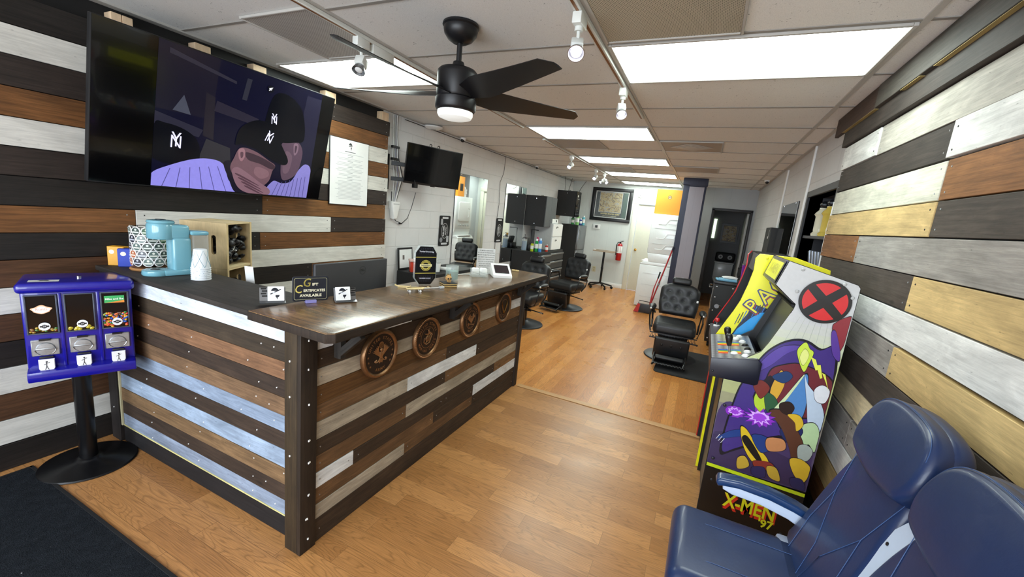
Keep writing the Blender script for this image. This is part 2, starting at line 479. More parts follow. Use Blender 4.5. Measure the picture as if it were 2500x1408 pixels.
b = B()
b.bx(XL-.1, XR+.1, YF, 3.255, -.1, 0, FLOOR_A)
b.bx(XL-.1, XR+.1, 3.255, 11.4, -.1, 0, FLOOR_B)
struct(b.build('floor'))
b = B(); b.bx(-1.31, .735, 3.225, 3.285, 0, .006, plain('seam_strip', '#b98d5c', .4), bev=.003, seg=1)
struct(b.build('trim_1'))
b = B(); b.bx(XL-.1, XR+.1, YF, 11.4, ZC, ZC+.1, CEIL); struct(b.build('ceiling'))
TBAR = plain('ceiling_grid', '#b4b1ab', .5); TBAR_SHADE = plain('ceiling_grid_shaded', '#8f8b85', .6)  # cross bars coloured darker to stand for the shadow gaps between tiles
b = B()
for x in (-1.83, -.61, .61): b.bx(x-.0125, x+.0125, YF, YB, ZC-.007, ZC, TBAR)
y = 2.18-.61*6
while y < 9.7:
    b.bx(XL, XR, y-.010, y+.010, ZC-.004, ZC, TBAR_SHADE); y += .61
b.bx(XL, XL+.03, 3.36, YB, ZC-.008, ZC, TBAR); b.bx(XR-.03, XR, 3.75, YD, ZC-.008, ZC, TBAR)
b.bx(XL, XL+.06, YF, 3.33, ZC-.012, ZC, TBAR)
struct(b.build('trim_2'))

# ---- left wall, its boards and furring blocks
b = B(); b.bx(XL-.1, XL, YF, YB, 0, ZC, BLOCK); b.bx(XL, XL+.004, YF, 3.33, 2.2, ZC-.012, BLACK_MATTE)
wl = struct(b.build('wall_left'))
BK, DK, BR, WH = '#26211e', '#3a302b', '#80552f', '#dedcd4'
RB, BR2 = '#5f4029', '#835930'
zs = [0, .136, .263, .397, .53, .66, .795, .925, 1.058, 1.187, 1.317, 1.455, 1.589, 1.721, 1.854, 1.992, 2.121, 2.255]
E_ = 3.33
rows = [
 [(E_, BK)], [(E_, WH)], [(E_, RB)], [(E_, WH)], [(E_, BK)],
 [(1.35, RB), (E_, WH)], [(1.35, WH), (2.46, BK), (E_, BR)], [(1.42, RB), (E_, WH)],
 [(2.007, BK), (E_, BR)], [(1.273, BR), (2.646, WH), (E_, DK)], [(2.027, BK), (E_, BR2)],
 [(1.9, DK), (E_, DK)], [(1.6, WH), (E_, WH)], [(1.5, BR), (E_, BR)], [(1.7, DK), (E_, WH)],
 [(1.5, WH), (E_, BR)], [(2.62, BK), (E_, DK)]]
b = B()
for k, segs in enumerate(rows):
    y0 = YF
    for y1, c in segs:
        t = random.uniform(-.003, .003); e = random.uniform(-.012, .012) if y1 == E_ else 0
        b.bx(-2.992, -2.97+t, y0+.001, y1+e-.001, zs[k]+.0018, zs[k+1]-.0018, WOOD_WALL, c, bev=.0015, seg=1, grain=1)
        nail = BLACK_MATTE if c == WH else GALV
        for yn in (y0+.04, y1-.04):
            if yn > .5:
                for zn in (zs[k]+.03, zs[k+1]-.03): b.cyl((-2.971+t, yn, zn), (-2.9685+t, yn, zn), .0035, nail, seg=6)
        y0 = y1
b.bx(-3.055, -2.993, YF, 3.31, .02, 2.25, BLACK_MATTE)
b.build('board_cladding', wl, angle=30)
b = B()
for y0, y1 in ((1.23, 1.275), (1.278, 1.323), (1.625, 1.715), (1.985, 2.08), (2.585, 2.69), (3.24, 3.33)):
    b.bx(-3.055, -2.985, y0, y1, 2.235, 2.335, WOOD_RAW, '#e3c6a4', bev=.002, seg=1, grain=2)
b.build('furring_block', wl)

# ---- right wall with the niche opening, weathered boards
NY0, NY1, NZ0, NZ1 = 3.62, 4.56, .85, 1.905
b = B()
b.bx(XR, XR+.1, YF, NY0, 0, ZC, BLOCK_R); b.bx(XR, XR+.1, NY1, 11.4, 0, ZC, BLOCK_R)
b.bx(XR, XR+.1, NY0, NY1, 0, NZ0, BLOCK_R); b.bx(XR, XR+.1, NY0, NY1, NZ1, ZC, BLOCK_R)
wr = struct(b.build('wall_right'))
R_DK, R_WH, R_GR, R_YE, R_BR, R_LG, R_CR = '#554b43', '#eaeae6', '#a8a29b', '#d8ba80', '#94643c', '#bdb8ad', '#e0cfa8'
rz = [.0, .035, .175, .315, .455, .595, .735, .875, 1.014, 1.15, 1.288, 1.43, 1.576, 1.71, 1.86, 2.0, 2.152, 2.27]
S_ = 3.54
rrows = [[(YF, R_DK)], [(YF, R_BR)], [(2.3, R_DK), (YF, R_GR)], [(YF, R_BR)], [(YF, R_YE)], [(YF, R_WH)], [(2.3, R_GR), (YF, R_GR)],
 [(YF, R_CR)], [(1.05, R_DK), (YF, R_GR)], [(2.08, R_GR), (YF, R_YE)], [(YF, R_WH)], [(2.09, R_DK), (YF, R_YE)],
 [(2.84, R_BR), (YF, R_GR)], [(2.06, R_YE), (YF, R_DK)], [(2.07, '#dcdac9'), (YF, '#9a683c')], [(2.09, '#443c36'), (YF, R_WH)], [(2.89, R_WH), (YF, R_LG)]]
# rows are listed from the floor up; the last entry pairs with the topmost interval below the ceiling board
b = B()
ivals = list(zip(rz, rz[1:]))
order = rrows[1:]
for (z0, z1), segs in zip(ivals, order):
    y0 = S_+random.uniform(-.02, .02)
    for y1, c in segs:
        t = random.uniform(-.004, .004)
        b.bx(.74+t, .764, y1+.0015, y0-.0015, z0+random.choice((.002, .003, .006)), z1-random.choice((.002, .003, .005)), WOOD_R, c, bev=.0015, seg=1, grain=1)
        for yn in (y0-.035, y1+.035):
            if yn > .8:
                for zn in (z0+.03, z1-.03): b.cyl((.7415+t, yn, zn), (.7385+t, yn, zn), .0035, BLACK_MATTE if c in (R_WH, R_YE, R_GR) else GALV, seg=6)
        y0 = y1
b.bx(.72, .764, YF, S_+.02, 2.155, 2.262, WOOD_R, '#453d38', bev=.002, seg=1, grain=1)
b.bx(.703, .726, 2.96, 3.74, 2.252, 2.374, WOOD_R, '#4b382f', bev=.002, seg=1, grain=1)
b.bx(.700, .724, YF, 2.955, 2.256, 2.374, WOOD_R, '#57524c', bev=.002, seg=1, grain=1)

for y0_, y1_ in ((1.25, 1.7), (1.78, 2.3), (2.42, 2.62), (2.95, 3.55)): b.bx(.7015, .72, y0_, y1_, 2.2505, 2.2525, WOOD_R, '#b5a066', grain=1)

b.bx(.764, .775, YF, S_-.03, .03, 2.25, BLACK_MATTE)
b.build('board_cladding', wr, angle=30)

# ---- far walls and the two doors
b = B(); b.bx(XL, -1.60, YB, YB+.1, 0, ZC, PANELLING); b.bx(-1.60, -.55, YB, YB+.1, 2.04, ZC, PANELLING); b.bx(-.55, -.34, YB, YB+.1, 0, ZC, PANELLING)
b.bx(XL, -.42, YB-.018, YB, 2.31, 2.335, PANELLING)
struct(b.build('wall_back'))
b = B(); b.bx(-.44, -.34, YD, YB, 0, ZC, PANELLING_D); b.bx(-.34, .05, YD, YD+.1, 0, ZC, PANELLING_D); b.bx(.705, XR, YD, YD+.1, 0, ZC, PANELLING_D); b.bx(.05, .705, YD, YD+.1, 1.965, ZC, PANELLING_D)
struct(b.build('wall_restroom'))
b = B(); b.bx(XL, -1.60, YB-.014, YB, 0, .1, WHITE_PL, bev=.004); struct(b.build('baseboard_back'))
CREAM = plain('cream_door_paint', '#d9d9c9', .4, 0, .03)
b = B(); b.bx(-1.485, -.63, YB+.02, YB+.06, .01, 1.955, CREAM, bev=.003)
d1 = struct(b.build('door_1'))
b = B()
b.bx(-1.60, -1.49, YB-.018, YB+.02, 0, 2.03, CREAM, bev=.008); b.bx(-.625, -.53, YB-.018, YB+.02, 0, 2.03, CREAM, bev=.008)
b.bx(-1.60, -.53, YB-.022, YB+.02, 1.96, 2.06, CREAM, bev=.008)
b.build('door_frame', d1)
b = B(); b.lathe([(0, .055), (.018, .053), (.027, .04), (.026, .026), (.012, .018), (.012, .006), (.03, .004), (.03, 0)], (-1.42, YB+.02, .94), GOLDM, 20, mat=Matrix.Rotation(pi/2, 4, 'X'))
b.build('door_knob', d1)
b = B(); b.bx(.012, .067, YD-.02, YD+.11, 0, 1.965, CHARCOAL, bev=.004); b.bx(.695, .735, YD-.02, YD+.11, 0, 1.965, CHARCOAL, bev=.004); b.bx(.012, .735, YD-.02, YD+.11, 1.94, 1.99, CHARCOAL, bev=.004)
d2 = struct(b.build('door_2'))
b = B(); b.bx(.655, .69, YD+.1, YD+.75, .01, 1.93, GREY_PAINT, bev=.003); b.build('door_leaf', d2)
# restroom beyond the open door
DK_WALL = plain('restroom_grey', '#77787a', .7, 0, .05)
b = B(); b.bx(-.34, XR, 11.3, 11.4, 0, ZC, DK_WALL); b.bx(-.34, -.3, YB, 11.3, 0, ZC, DK_WALL); struct(b.build('wall_far'))
b = B(); b.bx(.105, .17, 11.27, 11.3, 1.37, 1.83, emit('daylit_pane', '#cfe6c4', 1.6)); struct(b.build('window_1'))
# front of the shop, behind the camera
b = B(); b.bx(XL-.1, XR+.1, YF-.1, YF, 0, .45, BLOCK); b.bx(XL-.1, XR+.1, YF-.1, YF, 2.15, ZC, BLOCK)
for x in (XL-.05, -2.1, -1.1, -.1, XR+.05): b.bx(x-.04, x+.04, YF-.08, YF-.02, .45, 2.15, DARK_STEEL)
struct(b.build('wall_front'))

# ---- blue column with its grey panelled face
b = B()
b.bx(-.497, -.135, 7.87, 8.0, 0, ZC-.003, NAVY_PAINT, bev=.003)
b.bx(-.40, -.165, 7.858, 7.872, 0, 2.235, PANEL_LILAC)
b.bx(-.395, -.15, 7.85, 8.02, 2.24, 2.376, NAVY_PAINT, bev=.004); b.bx(-.51, -.12, 7.845, 8.02, 2.262, 2.376, NAVY_PAINT, bev=.004)
struct(b.build('column'))
# ---- surface wiring on the walls
b = B(); b.bx(.758, .775, 4.69, 4.725, .9, 2.37, WHITE_PL, bev=.004); b.bx(.758, .775, 6.10, 6.135, .9, 2.34, WHITE_PL, bev=.004)
struct(b.build('trim_3'))
# ================================================================= reception counter
ctr = thing('reception_counter', 'L-shaped reception counter clad in mixed brown, grey and white boards', 'counter', (-1.33, 1.06, 0))
ox, oy = 1.33, -1.06      # counter parts are built in room coordinates and shifted to its base
def cpart(b, name): return b.build(name, ctr, (ox, oy, 0), angle=30)
C_DK, C_BR, C_GR, C_WH, C_FL, C_TN = '#453527', '#765739', '#b0a491', '#e4e7e8', '#664522', '#87633f'
fz = [.0, .115, .185, .265, .339, .418, .495, .575, .653, .736, .812, .894, .985]
Y0c, Y1c = 1.13, 3.20
frow = [[(Y1c, C_DK)], [(1.73, C_GR), (2.48, C_BR), (Y1c, C_DK)], [(2.0, C_BR), (2.48, C_DK), (Y1c, C_WH)], [(1.35, C_WH), (2.1, C_DK), (2.8, C_DK), (Y1c, C_TN)],
 [(1.73, C_BR), (Y1c, C_GR)], [(2.1, C_DK), (Y1c, C_BR)], [(1.73, C_GR), (2.48, C_WH), (Y1c, C_DK)], [(2.1, C_BR), (Y1c, C_DK)],
 [(2.5, C_FL), (Y1c, C_TN)], [(3.01, C_GR), (Y1c, C_WH)], [(2.3, C_DK), (3.0, C_BR), (Y1c, C_DK)], [(1.22, C_WH), (1.46, C_DK), (1.735, C_WH), (2.3, C_DK), (Y1c, C_BR)]]
b = B()
for k, segs in enumerate(frow):
    y0 = Y0c
    for y1, c in segs:
        t = random.uniform(-.0015, .0015)
        b.bx(-1.36, -1.34+t, y0+.0008, y1-.0008, fz[k]+.001, fz[k+1]-.001, WOOD_CTR, c, bev=.001, seg=1, grain=1)
        for yn in (y0+.03, y1-.03): b.cyl((-1.341+t, yn, (fz[k]+fz[k+1])/2), (-1.3378+t, yn, (fz[k]+fz[k+1])/2), .003, GALV, seg=6)
        y0 = y1
b.bx(-1.40, -1.36, Y0c, Y1c, .01, .985, BLACK_MATTE)
cpart(b, 'front_panel')
sz = [.0, .098, .174, .253, .332, .419, .501, .577, .659, .738, .819, .902, .99]
S_DAYBLUE, S_WH, S_DK, S_BR = '#93a0b4', '#dbe3ee', '#44352a', '#8a5f3e'  # blue cast of the window daylight is put into the grey and white boards
scol = ['#201e1f', S_DAYBLUE, S_DK, '#8a6c4b', '#a0b2c8', S_DK, '#92a2b8', '#84664a', S_DK, '#8f684a', '#463a2c', S_WH]
b = B()
for k, c in enumerate(scol):
    t = random.uniform(-.0015, .0015)
    b.bx(-2.84, -1.425, 1.10+t, 1.12, sz[k]+.001, sz[k+1]-.001, WOOD_CTR, c, bev=.001, seg=1, grain=0)
    if k:
        for xn in (-2.55, -2.1, -1.65, -1.5):
            xn += random.uniform(-.12, .05); zn = (sz[k]+sz[k+1])/2+random.uniform(-.018, .018)
            b.cyl((xn, 1.101, zn), (xn, 1.0975, zn), .0032, WHITE_PL, seg=6)
b.bx(-2.9, -1.425, 1.12, 1.16, .01, .985, BLACK_MATTE)
cpart(b, 'side_panel')
b = B(); b.bx(-2.86, -1.42, 1.0985, 1.102, .0975, .1035, WOOD_RAW, '#d8cf8e', grain=0); b.bx(-2.851, -2.838, 1.092, 1.10, .1, .99, WOOD_RAW, '#cfc7a0', grain=2); cpart(b, 'yellow_trim')
b = B(); b.bx(-2.945, -2.852, 1.085, 1.13, .0, .99, WOOD_CTR, '#2a2422', bev=.002, seg=1, grain=2)
for z in (.2, .45, .7, .9): b.cyl((-2.9, 1.086, z), (-2.9, 1.082, z), .004, WHITE_PL, seg=6)
cpart(b, 'wall_post')
b = B()
b.bx(-1.424, -1.352, 1.055, 1.13, 0, .988, WOOD_CTR, '#40321f', bev=.003, seg=2, grain=2); b.bx(-1.351, -1.328, 1.054, 1.132, 0, .988, WOOD_CTR, '#33271c', bev=.003, seg=2, grain=2)
for z in (.06, .16, .27, .42, .52, .68, .83, .95):
    b.cyl((-1.329, 1.09+random.uniform(-.012, .012), z), (-1.3262, 1.09, z), .0045, WHITE_PL, seg=6)
    if random.random() < .5: b.cyl((-1.39, 1.056, z+.03), (-1.39, 1.0525, z+.03), .0045, WHITE_PL, seg=6)
cpart(b, 'corner_post')
b = B(); b.bx(-1.42, -1.325, 3.20, 3.26, 0, .988, WOOD_CTR, '#3b2f26', bev=.003, seg=2, grain=2); cpart(b, 'end_post')
# bar top with clipped corner, made as an outline in plan
def slab(b, pts, z0, z1, m, col, bev=.002, grain=None):
    M = Matrix(((1, 0, 0, 0), (0, 0, 1, 0), (0, -1, 0, 0), (0, 0, 0, 1)))   # (x, y, z) <- (x, -z, y): the outline's second axis becomes room y
    M = Matrix(((1, 0, 0, 0), (0, 0, 1, 0), (0, 1, 0, 0), (0, 0, 0, 1)))
    b.prism(pts, z0, z1, m, col, bev, 2, M, grain)
b = B()
slab(b, [(-1.60, 1.03), (-1.165, 1.022), (-1.142, 1.046), (-1.15, 3.25), (-1.60, 3.262)], .992, 1.03, WOOD_TOP, '#8d6d4b', .003, grain=1)
slab(b, [(-1.603, 1.027), (-1.164, 1.0195), (-1.1395, 1.045), (-1.1475, 3.253), (-1.603, 3.265)], .9915, 1.026, WOOD_CTR, '#33281f', .002, grain=1)
b.bx(-1.1395, -1.139, 1.05, 3.25, 1.0, 1.02, WOOD_CTR, '#33281f')
cpart(b, 'bar_top')
b = B()
slab(b, [(-2.965, 1.078), (-1.602, 1.062), (-1.602, 1.40), (-2.965, 1.40)], .988, 1.012, WOOD_CTR, '#3a342f', .002, grain=0)
cpart(b, 'side_ledge')
b = B(); b.bx(-2.95, -1.42, 1.41, 1.95, .71, .735, WOOD_CTR, '#4a4038', bev=.002, grain=0); b.bx(-2.05, -1.42, 1.95, 3.2, .71, .735, WOOD_CTR, '#4a4038', bev=.002, grain=1)
b.bx(-2.0, -1.97, 3.1, 3.15, 0, .71, WOOD_CTR, '#3b2f26'); b.bx(-2.94, -2.9, 1.88, 1.93, 0, .71, WOOD_CTR, '#3b2f26')
cpart(b, 'inner_worktop')
for yb in (1.235, 2.11, 3.12):
    b = B()
    b.bx(-1.338, -1.30, yb-.0155, yb+.0155, .84, .99, WOOD_CTR, '#34302c', bev=.002, seg=1, grain=2)
    b.bx(-1.30, -1.19, yb-.0155, yb+.0155, .965, .991, WOOD_CTR, '#34302c', bev=.002, seg=1, grain=0)
    b.box((-1.258, yb, .912), (.155, .028, .030), WOOD_CTR, '#34302c', (0, -radians(42), 0), .002, 1, 0)
    cpart(b, 'bracket')

# ---- bronze medallions on the counter front
def medallion(y, z, label, top, bottom, kind, rope):
    t = thing('bronze_medallion', label, 'medallion', (-1.338, y, z), FX, 'bronze service medallions on the counter front')
    b = B()
    prof = [(0, .012), (.098, .012), (.101, .017), (.107, .021), (.114, .020), (.120, .012), (.120, 0), (0, 0)]
    b.lathe(prof, (0, 0, 0), BRONZE, 48, mat=Matrix.Rotation(pi/2, 4, 'X'))
    if rope:
        for k in range(72):
            a = 2*pi*k/72; b.sph((.113*cos(a), -.018, .113*sin(a)), (.0055, .005, .0035), BRONZE_LT, seg=6, rot=(0, -a+.6, 0))
    b.build('rim', t)
    b = B(); b.prism(circ(.099, 40), -.0135, -.010, BRONZE_DK); b.build('field', t)
    b = B()
    arc_text(b, top, .079, -.0145, .021, BRONZE_LT, None, 90, 11.5 if len(top) > 10 else 14, True, bold=.02)
    b.build('upper_lettering', t); b = B()
    arc_text(b, bottom, .079, -.0145, .021, BRONZE_LT, None, 270, 12.5, False, bold=.02)
    if kind != 'army':
        arc_strip(b, .060, .0625, -.0142, BRONZE_LT, None)
    else:
        for a in (0, -18, -36, 180, 198, 216): b.prism([(.083*cos(radians(a))+.006*cos(radians(90+k*36))*(1 if k % 2 == 0 else .4), .083*sin(radians(a))+.006*sin(radians(90+k*36))*(1 if k % 2 == 0 else .4)) for k in range(10)], -.0155, -.0135, BRONZE_LT)
    b.build('lower_lettering', t)
    b = B()
    def wing(s, sx=1.0, dz=0.0):
        for k in range(5):
            x0 = s*(.010+.006*k)*sx; h = .046-.006*k
            b.prism([(x0, -.012+dz+.004*k), (x0+s*.007, -.006+dz+.004*k), (x0+s*(.016+.002*k), h+dz), (x0+s*.009, h-.004+dz)], -.0185+.0006*k, -.0135, BRONZE_LT, bev=.0008, seg=1)
    if kind == 'army':
        wing(1); wing(-1)
        b.prism([(-.011, .012), (.011, .012), (.011, -.012), (0, -.026), (-.011, -.012)], -.02, -.0135, BRONZE_LT, bev=.002)
        b.sph((0, -.017, .022), (.008, .006, .010), BRONZE_LT, seg=10); b.prism([(.005, .026), (.015, .022), (.005, .019)], -.019, -.0145, BRONZE_LT)
        arc_strip(b, .012, .0165, -.0165, BRONZE_LT, None, cz=.046); b.prism(circ(.012, 16, 0, .046), -.0155, -.0135, BRONZE)
        for s in (-1, 1): b.tube([(s*.006, -.0165, -.018), (s*.02, -.0165, -.034), (s*.036, -.0165, -.036)], .0028, BRONZE_LT, 6); b.sph((s*.034, -.0165, -.028), (.010, .004, .006), BRONZE_LT, seg=8, rot=(0, s*.5, 0))
        b.prism([(-.016, -.026), (.016, -.026), (.010, -.046), (0, -.04), (-.010, -.046)], -.0175, -.0135, BRONZE_LT, bev=.001, seg=1)
    elif kind == 'marine':
        b.sph((0, -.0145, -.006), (.021, .008, .021), BRONZE, seg=20)
        b.tube([(-.034, -.017, .004), (-.037, -.017, -.022), (-.016, -.0185, -.036), (.012, -.0185, -.030), (.033, -.018, .012), (.031, -.018, .024)], .0034, BRONZE_LT, 6)
        b.tube([(-.026, -.0175, -.033), (.024, -.0185, .018)], .0028, BRONZE_LT, 6); b.tube([(.014, -.018, .026), (.038, -.018, .010)], .0028, BRONZE_LT, 6)
        b.prism([(-.036, .030), (-.004, .024), (.004, .034), (.026, .028), (.008, .017), (-.006, .015), (-.020, .020)], -.0195, -.0135, BRONZE_LT, bev=.001, seg=1)
        b.sph((.001, -.018, .040), (.006, .005, .008), BRONZE_LT, seg=10); b.prism([(-.016, .047), (.018, .049), (.018, .052), (-.016, .050)], -.0165, -.0135, BRONZE_LT)
    elif kind == 'navy':
        wing(1, .8, -.006); wing(-1, .8, -.006)
        b.prism([(-.010, .010), (.010, .010), (.009, -.016), (0, -.026), (-.009, -.016)], -.0195, -.0135, BRONZE_LT, bev=.0015); b.sph((0, -.017, .018), (.006, .005, .008), BRONZE_LT, seg=10)
        b.tube([(-.034, -.016, -.024), (.034, -.016, -.040)], .0028, BRONZE_LT, 6); b.tube([(-.028, -.016, -.038), (-.034, -.016, -.024), (-.040, -.016, -.016)], .0028, BRONZE_LT, 6)
        for k in range(26):
            a = 2*pi*k/26; b.sph((.0545*cos(a), -.0145, .0545*sin(a)), .0022, BRONZE_LT, seg=6)
    else:
        for s in (-1, 1):
            b.prism([(s*.004, -.046), (s*.013, -.040), (s*.052, .058), (s*.040, .032), (s*.022, -.004)], -.018, -.0135, GOLDM, bev=.001, seg=1)
            b.prism([(s*.014, -.034), (s*.022, -.026), (s*.047, .024), (s*.034, .004)], -.0195, -.0135, BRONZE_LT, bev=.001, seg=1)
        b.prism([(0, -.026), (.008, -.037), (0, -.05), (-.008, -.037)], -.019, -.0135, GOLDM, bev=.001, seg=1)
    b.build('emblem', t)
medallion(1.49, .785, 'bronze medallion reading UNITED STATES ARMY on the counter front', 'UNITED STATES', 'ARMY', 'army', False)
medallion(1.865, .778, 'bronze medallion with rope rim reading MARINE CORPS', 'UNITED STATES', 'MARINE CORPS', 'marine', True)
medallion(2.342, .788, 'bronze medallion with rope rim reading NAVY', 'UNITED STATES', 'NAVY', 'navy', True)
medallion(2.845, .787, 'bronze medallion with a pair of winged shapes at the far counter end', '', 'AIR FORCE', 'air', False)

# ================================================================= big television
tv = thing('television', 'huge flat television showing a ball game on the striped board wall', 'television', (-2.862, 1.73, 1.457), rot=(0, 0, FX))
TILT = radians(12.4)
W_, H_ = 1.385, .782
def tvp(b, name, dy=0):
    o = b.build(name, tv, (0, dy, 0)); o.rotation_euler = (TILT, 0, 0); return o
b = B(); b.bx(-W_/2, W_/2, 0, .035, 0, H_, BLACK_MATTE, bev=.004); b.bx(-W_*.35, W_*.35, .03, .055, .05, H_*.6, BLACK_PL, bev=.01); tvp(b, 'body')
b = B(); b.bx(-W_/2+.004, W_/2-.004, -.002, .001, .008, H_-.004, plain('dark_screen', '#050507', .12, 0, .1, 0, 30, .3))
tvp(b, 'bezel')
b = B()
# picture area: pillar boxes at both ends stay black
px0, px1, pz0, pz1 = -.43, .575, .010, .776
def P(u, v): return (px0+(px1-px0)*u, pz0+(pz1-pz0)*v)
Lq = [.0]
SMOOTH = [False]
def pp(pts, col):
    Lq[0] += 1
    if SMOOTH[0]: pts = [(min(max(u, 0), 1), min(max(v, 0), 1)) for u, v in smo(pts, 6)]
    b.poly([P(u, v) for u, v in pts], -.0025-.00012*Lq[0], SCREEN, col)
pp([(0, 0), (1, 0), (1, 1), (0, 1)], '#0b0b1e')
pp([(0, .55), (.28, .55), (.3, 1), (0, 1)], '#15131f'); pp([(0, .44), (.22, .40), (.24, .46), (0, .53)], '#22212e'); pp([(.24, .42), (.30, .40), (.29, .72), (.24, .74)], '#1e1b22')
pp([(.29, .62), (.55, .58), (.56, .64), (.3, .7)], '#211e2a'); pp([(.05, .93), (.4, .86), (.4, .88), (.05, .965)], '#26242f'); pp([(.08, .56), (.17, .55), (.13, .68)], '#3a3c48'); pp([(.44, .76), (.47, .76), (.49, .93), (.46, .93)], '#25252f')
pp([(.84, .25), (1, .2), (1, .95), (.88, .95)], '#1b1a2a')
pp([(.22, .20), (.42, .17), (.40, .36), (.26, .40)], '#27262b')
# navy caps, faces and pinstriped jerseys
SMOOTH[0] = True
pp([(.0, .20), (.2, .18), (.235, .27), (.21, .38), (.14, .44), (.05, .46), (0, .44)], '#06070e')
pp([(.74, .48), (.84, .53), (.90, .47), (.908, .36), (.88, .22), (.80, .15), (.765, .19), (.75, .32)], '#493845'); pp([(.78, .42), (.83, .38), (.82, .24), (.78, .22), (.765, .32)], '#584450')
pp([(.832, .50), (.866, .50), (.868, .43), (.848, .395), (.836, .43)], '#695360'); pp([(.842, .48), (.858, .48), (.855, .43), (.846, .42)], '#3c2d38')
pp([(.60, .62), (.64, .86), (.74, .90), (.86, .80), (.905, .56), (.83, .51), (.72, .49), (.62, .55)], '#05060c')
pp([(.68, 0), (1, 0), (1, .27), (.95, .33), (.90, .27), (.85, .15), (.78, .12), (.71, .13)], '#6f69a6')
SMOOTH[0] = False
for k in range(8): pp([(.715+.035*k, 0), (.719+.035*k, 0), (.752+.03*k, .12+.013*k), (.748+.03*k, .12+.013*k)], '#3f3a6c')
SMOOTH[0] = True
pp([(0, 0), (.46, 0), (.41, .10), (.37, .22), (.30, .25), (.2, .23), (.08, .16), (0, .09)], '#7b76c2')
SMOOTH[0] = False
for k in range(6): pp([(.05+.07*k, 0), (.054+.07*k, 0), (.088+.05*k, .14+.012*k), (.084+.05*k, .14+.012*k)], '#47437c')
SMOOTH[0] = True
pp([(.37, .23), (.41, .11), (.46, 0), (.55, 0), (.52, .10), (.45, .20), (.41, .26)], '#17151f')
pp([(.415, .19), (.43, .29), (.465, .38), (.56, .37), (.66, .31), (.71, .275), (.695, .22), (.675, .12), (.60, .05), (.49, .07)], '#5c434b')
pp([(.50, .35), (.60, .33), (.705, .275), (.69, .235), (.60, .27), (.52, .29)], '#33252d'); pp([(.58, .24), (.66, .22), (.67, .17), (.62, .14), (.57, .18)], '#6c5058')
pp([(.452, .36), (.485, .375), (.497, .32), (.48, .27), (.46, .29)], '#7d5c64'); pp([(.465, .34), (.482, .345), (.484, .31), (.472, .295)], '#4c363e')
pp([(.428, .40), (.45, .54), (.55, .63), (.67, .61), (.735, .47), (.80, .34), (.77, .29), (.67, .325), (.57, .385), (.47, .41)], '#05060c')
pp([(.425, .175), (.455, .215), (.52, .18), (.61, .11), (.69, .05), (.68, 0), (.55, 0), (.47, .05)], '#6e525c')
for k in range(4): pp([(.455+.022*k, .150-.032*k), (.47+.022*k, .158-.032*k), (.60+.018*k, .085-.030*k), (.60+.018*k, .078-.030*k)], '#47323b')
SMOOTH[0] = False
# cap letters and the muted-sound mark
Lq[0] += 1; yy = -.0025-.00012*Lq[0]-.0003
for u, v, s, a in ((.105, .335, .10, 0), (.66, .66, .075, .1), (.64, .50, .085, -.35)):
    x, z = P(u, v); b.text('N', x, z, yy, s, SCREEN, '#cfcdf0', ang=a, sx=.8); b.text('Y', x, z+.012, yy-.0002, s*1.15, SCREEN, '#cfcdf0', ang=a, sx=.7)
x, z = P(.61, .905); b.poly(circ(.022, 20, x, z), yy, SCREEN, '#0d0d12')
b.poly([(x-.011, z-.004), (x-.011, z+.004), (x-.005, z+.004), (x+.002, z+.010), (x+.002, z-.010), (x-.005, z-.004)], yy-.0003, SCREEN, '#e8e8f4')
arc_strip(b, .0065, .0082, yy-.0003, SCREEN, '#e8e8f4', -40, 40, 6, x, z); b.poly([(x-.013, z-.011), (x-.011, z-.013), (x+.013, z+.011), (x+.011, z+.013)], yy-.0006, SCREEN, '#e8e8f4')
tvp(b, 'screen')
b = B(); b.bx(-.3, .3, .012, .02, .2, .6, BLACK_METAL); b.build('wall_mount', tv, (0, .085, 0))

# ================================================================= ceiling fan
fan = thing('ceiling_fan', 'matt black five-blade ceiling fan with a white lamp beneath', 'fan', (-1.235, 1.85, ZC-.002))
MB_ = plain('fan_black', '#131316', .42, .15, .1)
b = B(); b.lathe([(0, 0), (.087, 0), (.089, -.01), (.082, -.016), (.083, -.024), (.078, -.045), (.060, -.068), (.035, -.083), (.022, -.086), (0, -.086)], (0, 0, 0), MB_, 32); b.build('canopy', fan)
b = B(); b.cyl((0, 0, -.08), (0, 0, -.19), .0135, MB_, seg=16); b.lathe([(.0, -.168), (.026, -.168), (.031, -.185), (.037, -.205), (0, -.205)], (0, 0, 0), MB_, 24); b.build('downrod', fan)
b = B(); b.lathe([(0, -.200), (.06, -.200), (.088, -.205), (.098, -.216), (.099, -.23), (.099, -.325), (.094, -.334), (.101, -.340), (.101, -.385), (.092, -.397), (.085, -.399), (0, -.399)], (0, 0, 0), MB_, 36); b.build('motor_housing', fan)
b = B(); b.lathe([(0, -.397), (.088, -.397), (.088, -.415), (.080, -.428), (.055, -.436), (0, -.438)], (0, 0, 0), OPAL, 32); b.build('lamp_dome', fan)
bl = B()
n = 14; top = []
for i in range(n+1):
    s = i/n; x = .075+.615*s
    w0 = .085+.06*min(1, s*4.5)-.055*max(0, s-.22)/.78
    le = w0*.5; te = -w0*.5
    if s > .93: te += (s-.93)*.62
    tw = -radians(26-14*s)
    r = []
    for (v, zt) in ((le, .0015), ((le+te)/2, .0035), (te, .0015), (te, -.0015), ((le+te)/2, -.0035), (le, -.0015)):
        r.append(bl.bm.verts.new((x, v*cos(tw)-zt*sin(tw), v*sin(tw)+zt*cos(tw)+.012*s*s)))
    top.append(r)
for A_, C_ in zip(top, top[1:]):
    for k in range(6): bl.bm.faces.new((A_[k], A_[(k+1) % 6], C_[(k+1) % 6], C_[k]))
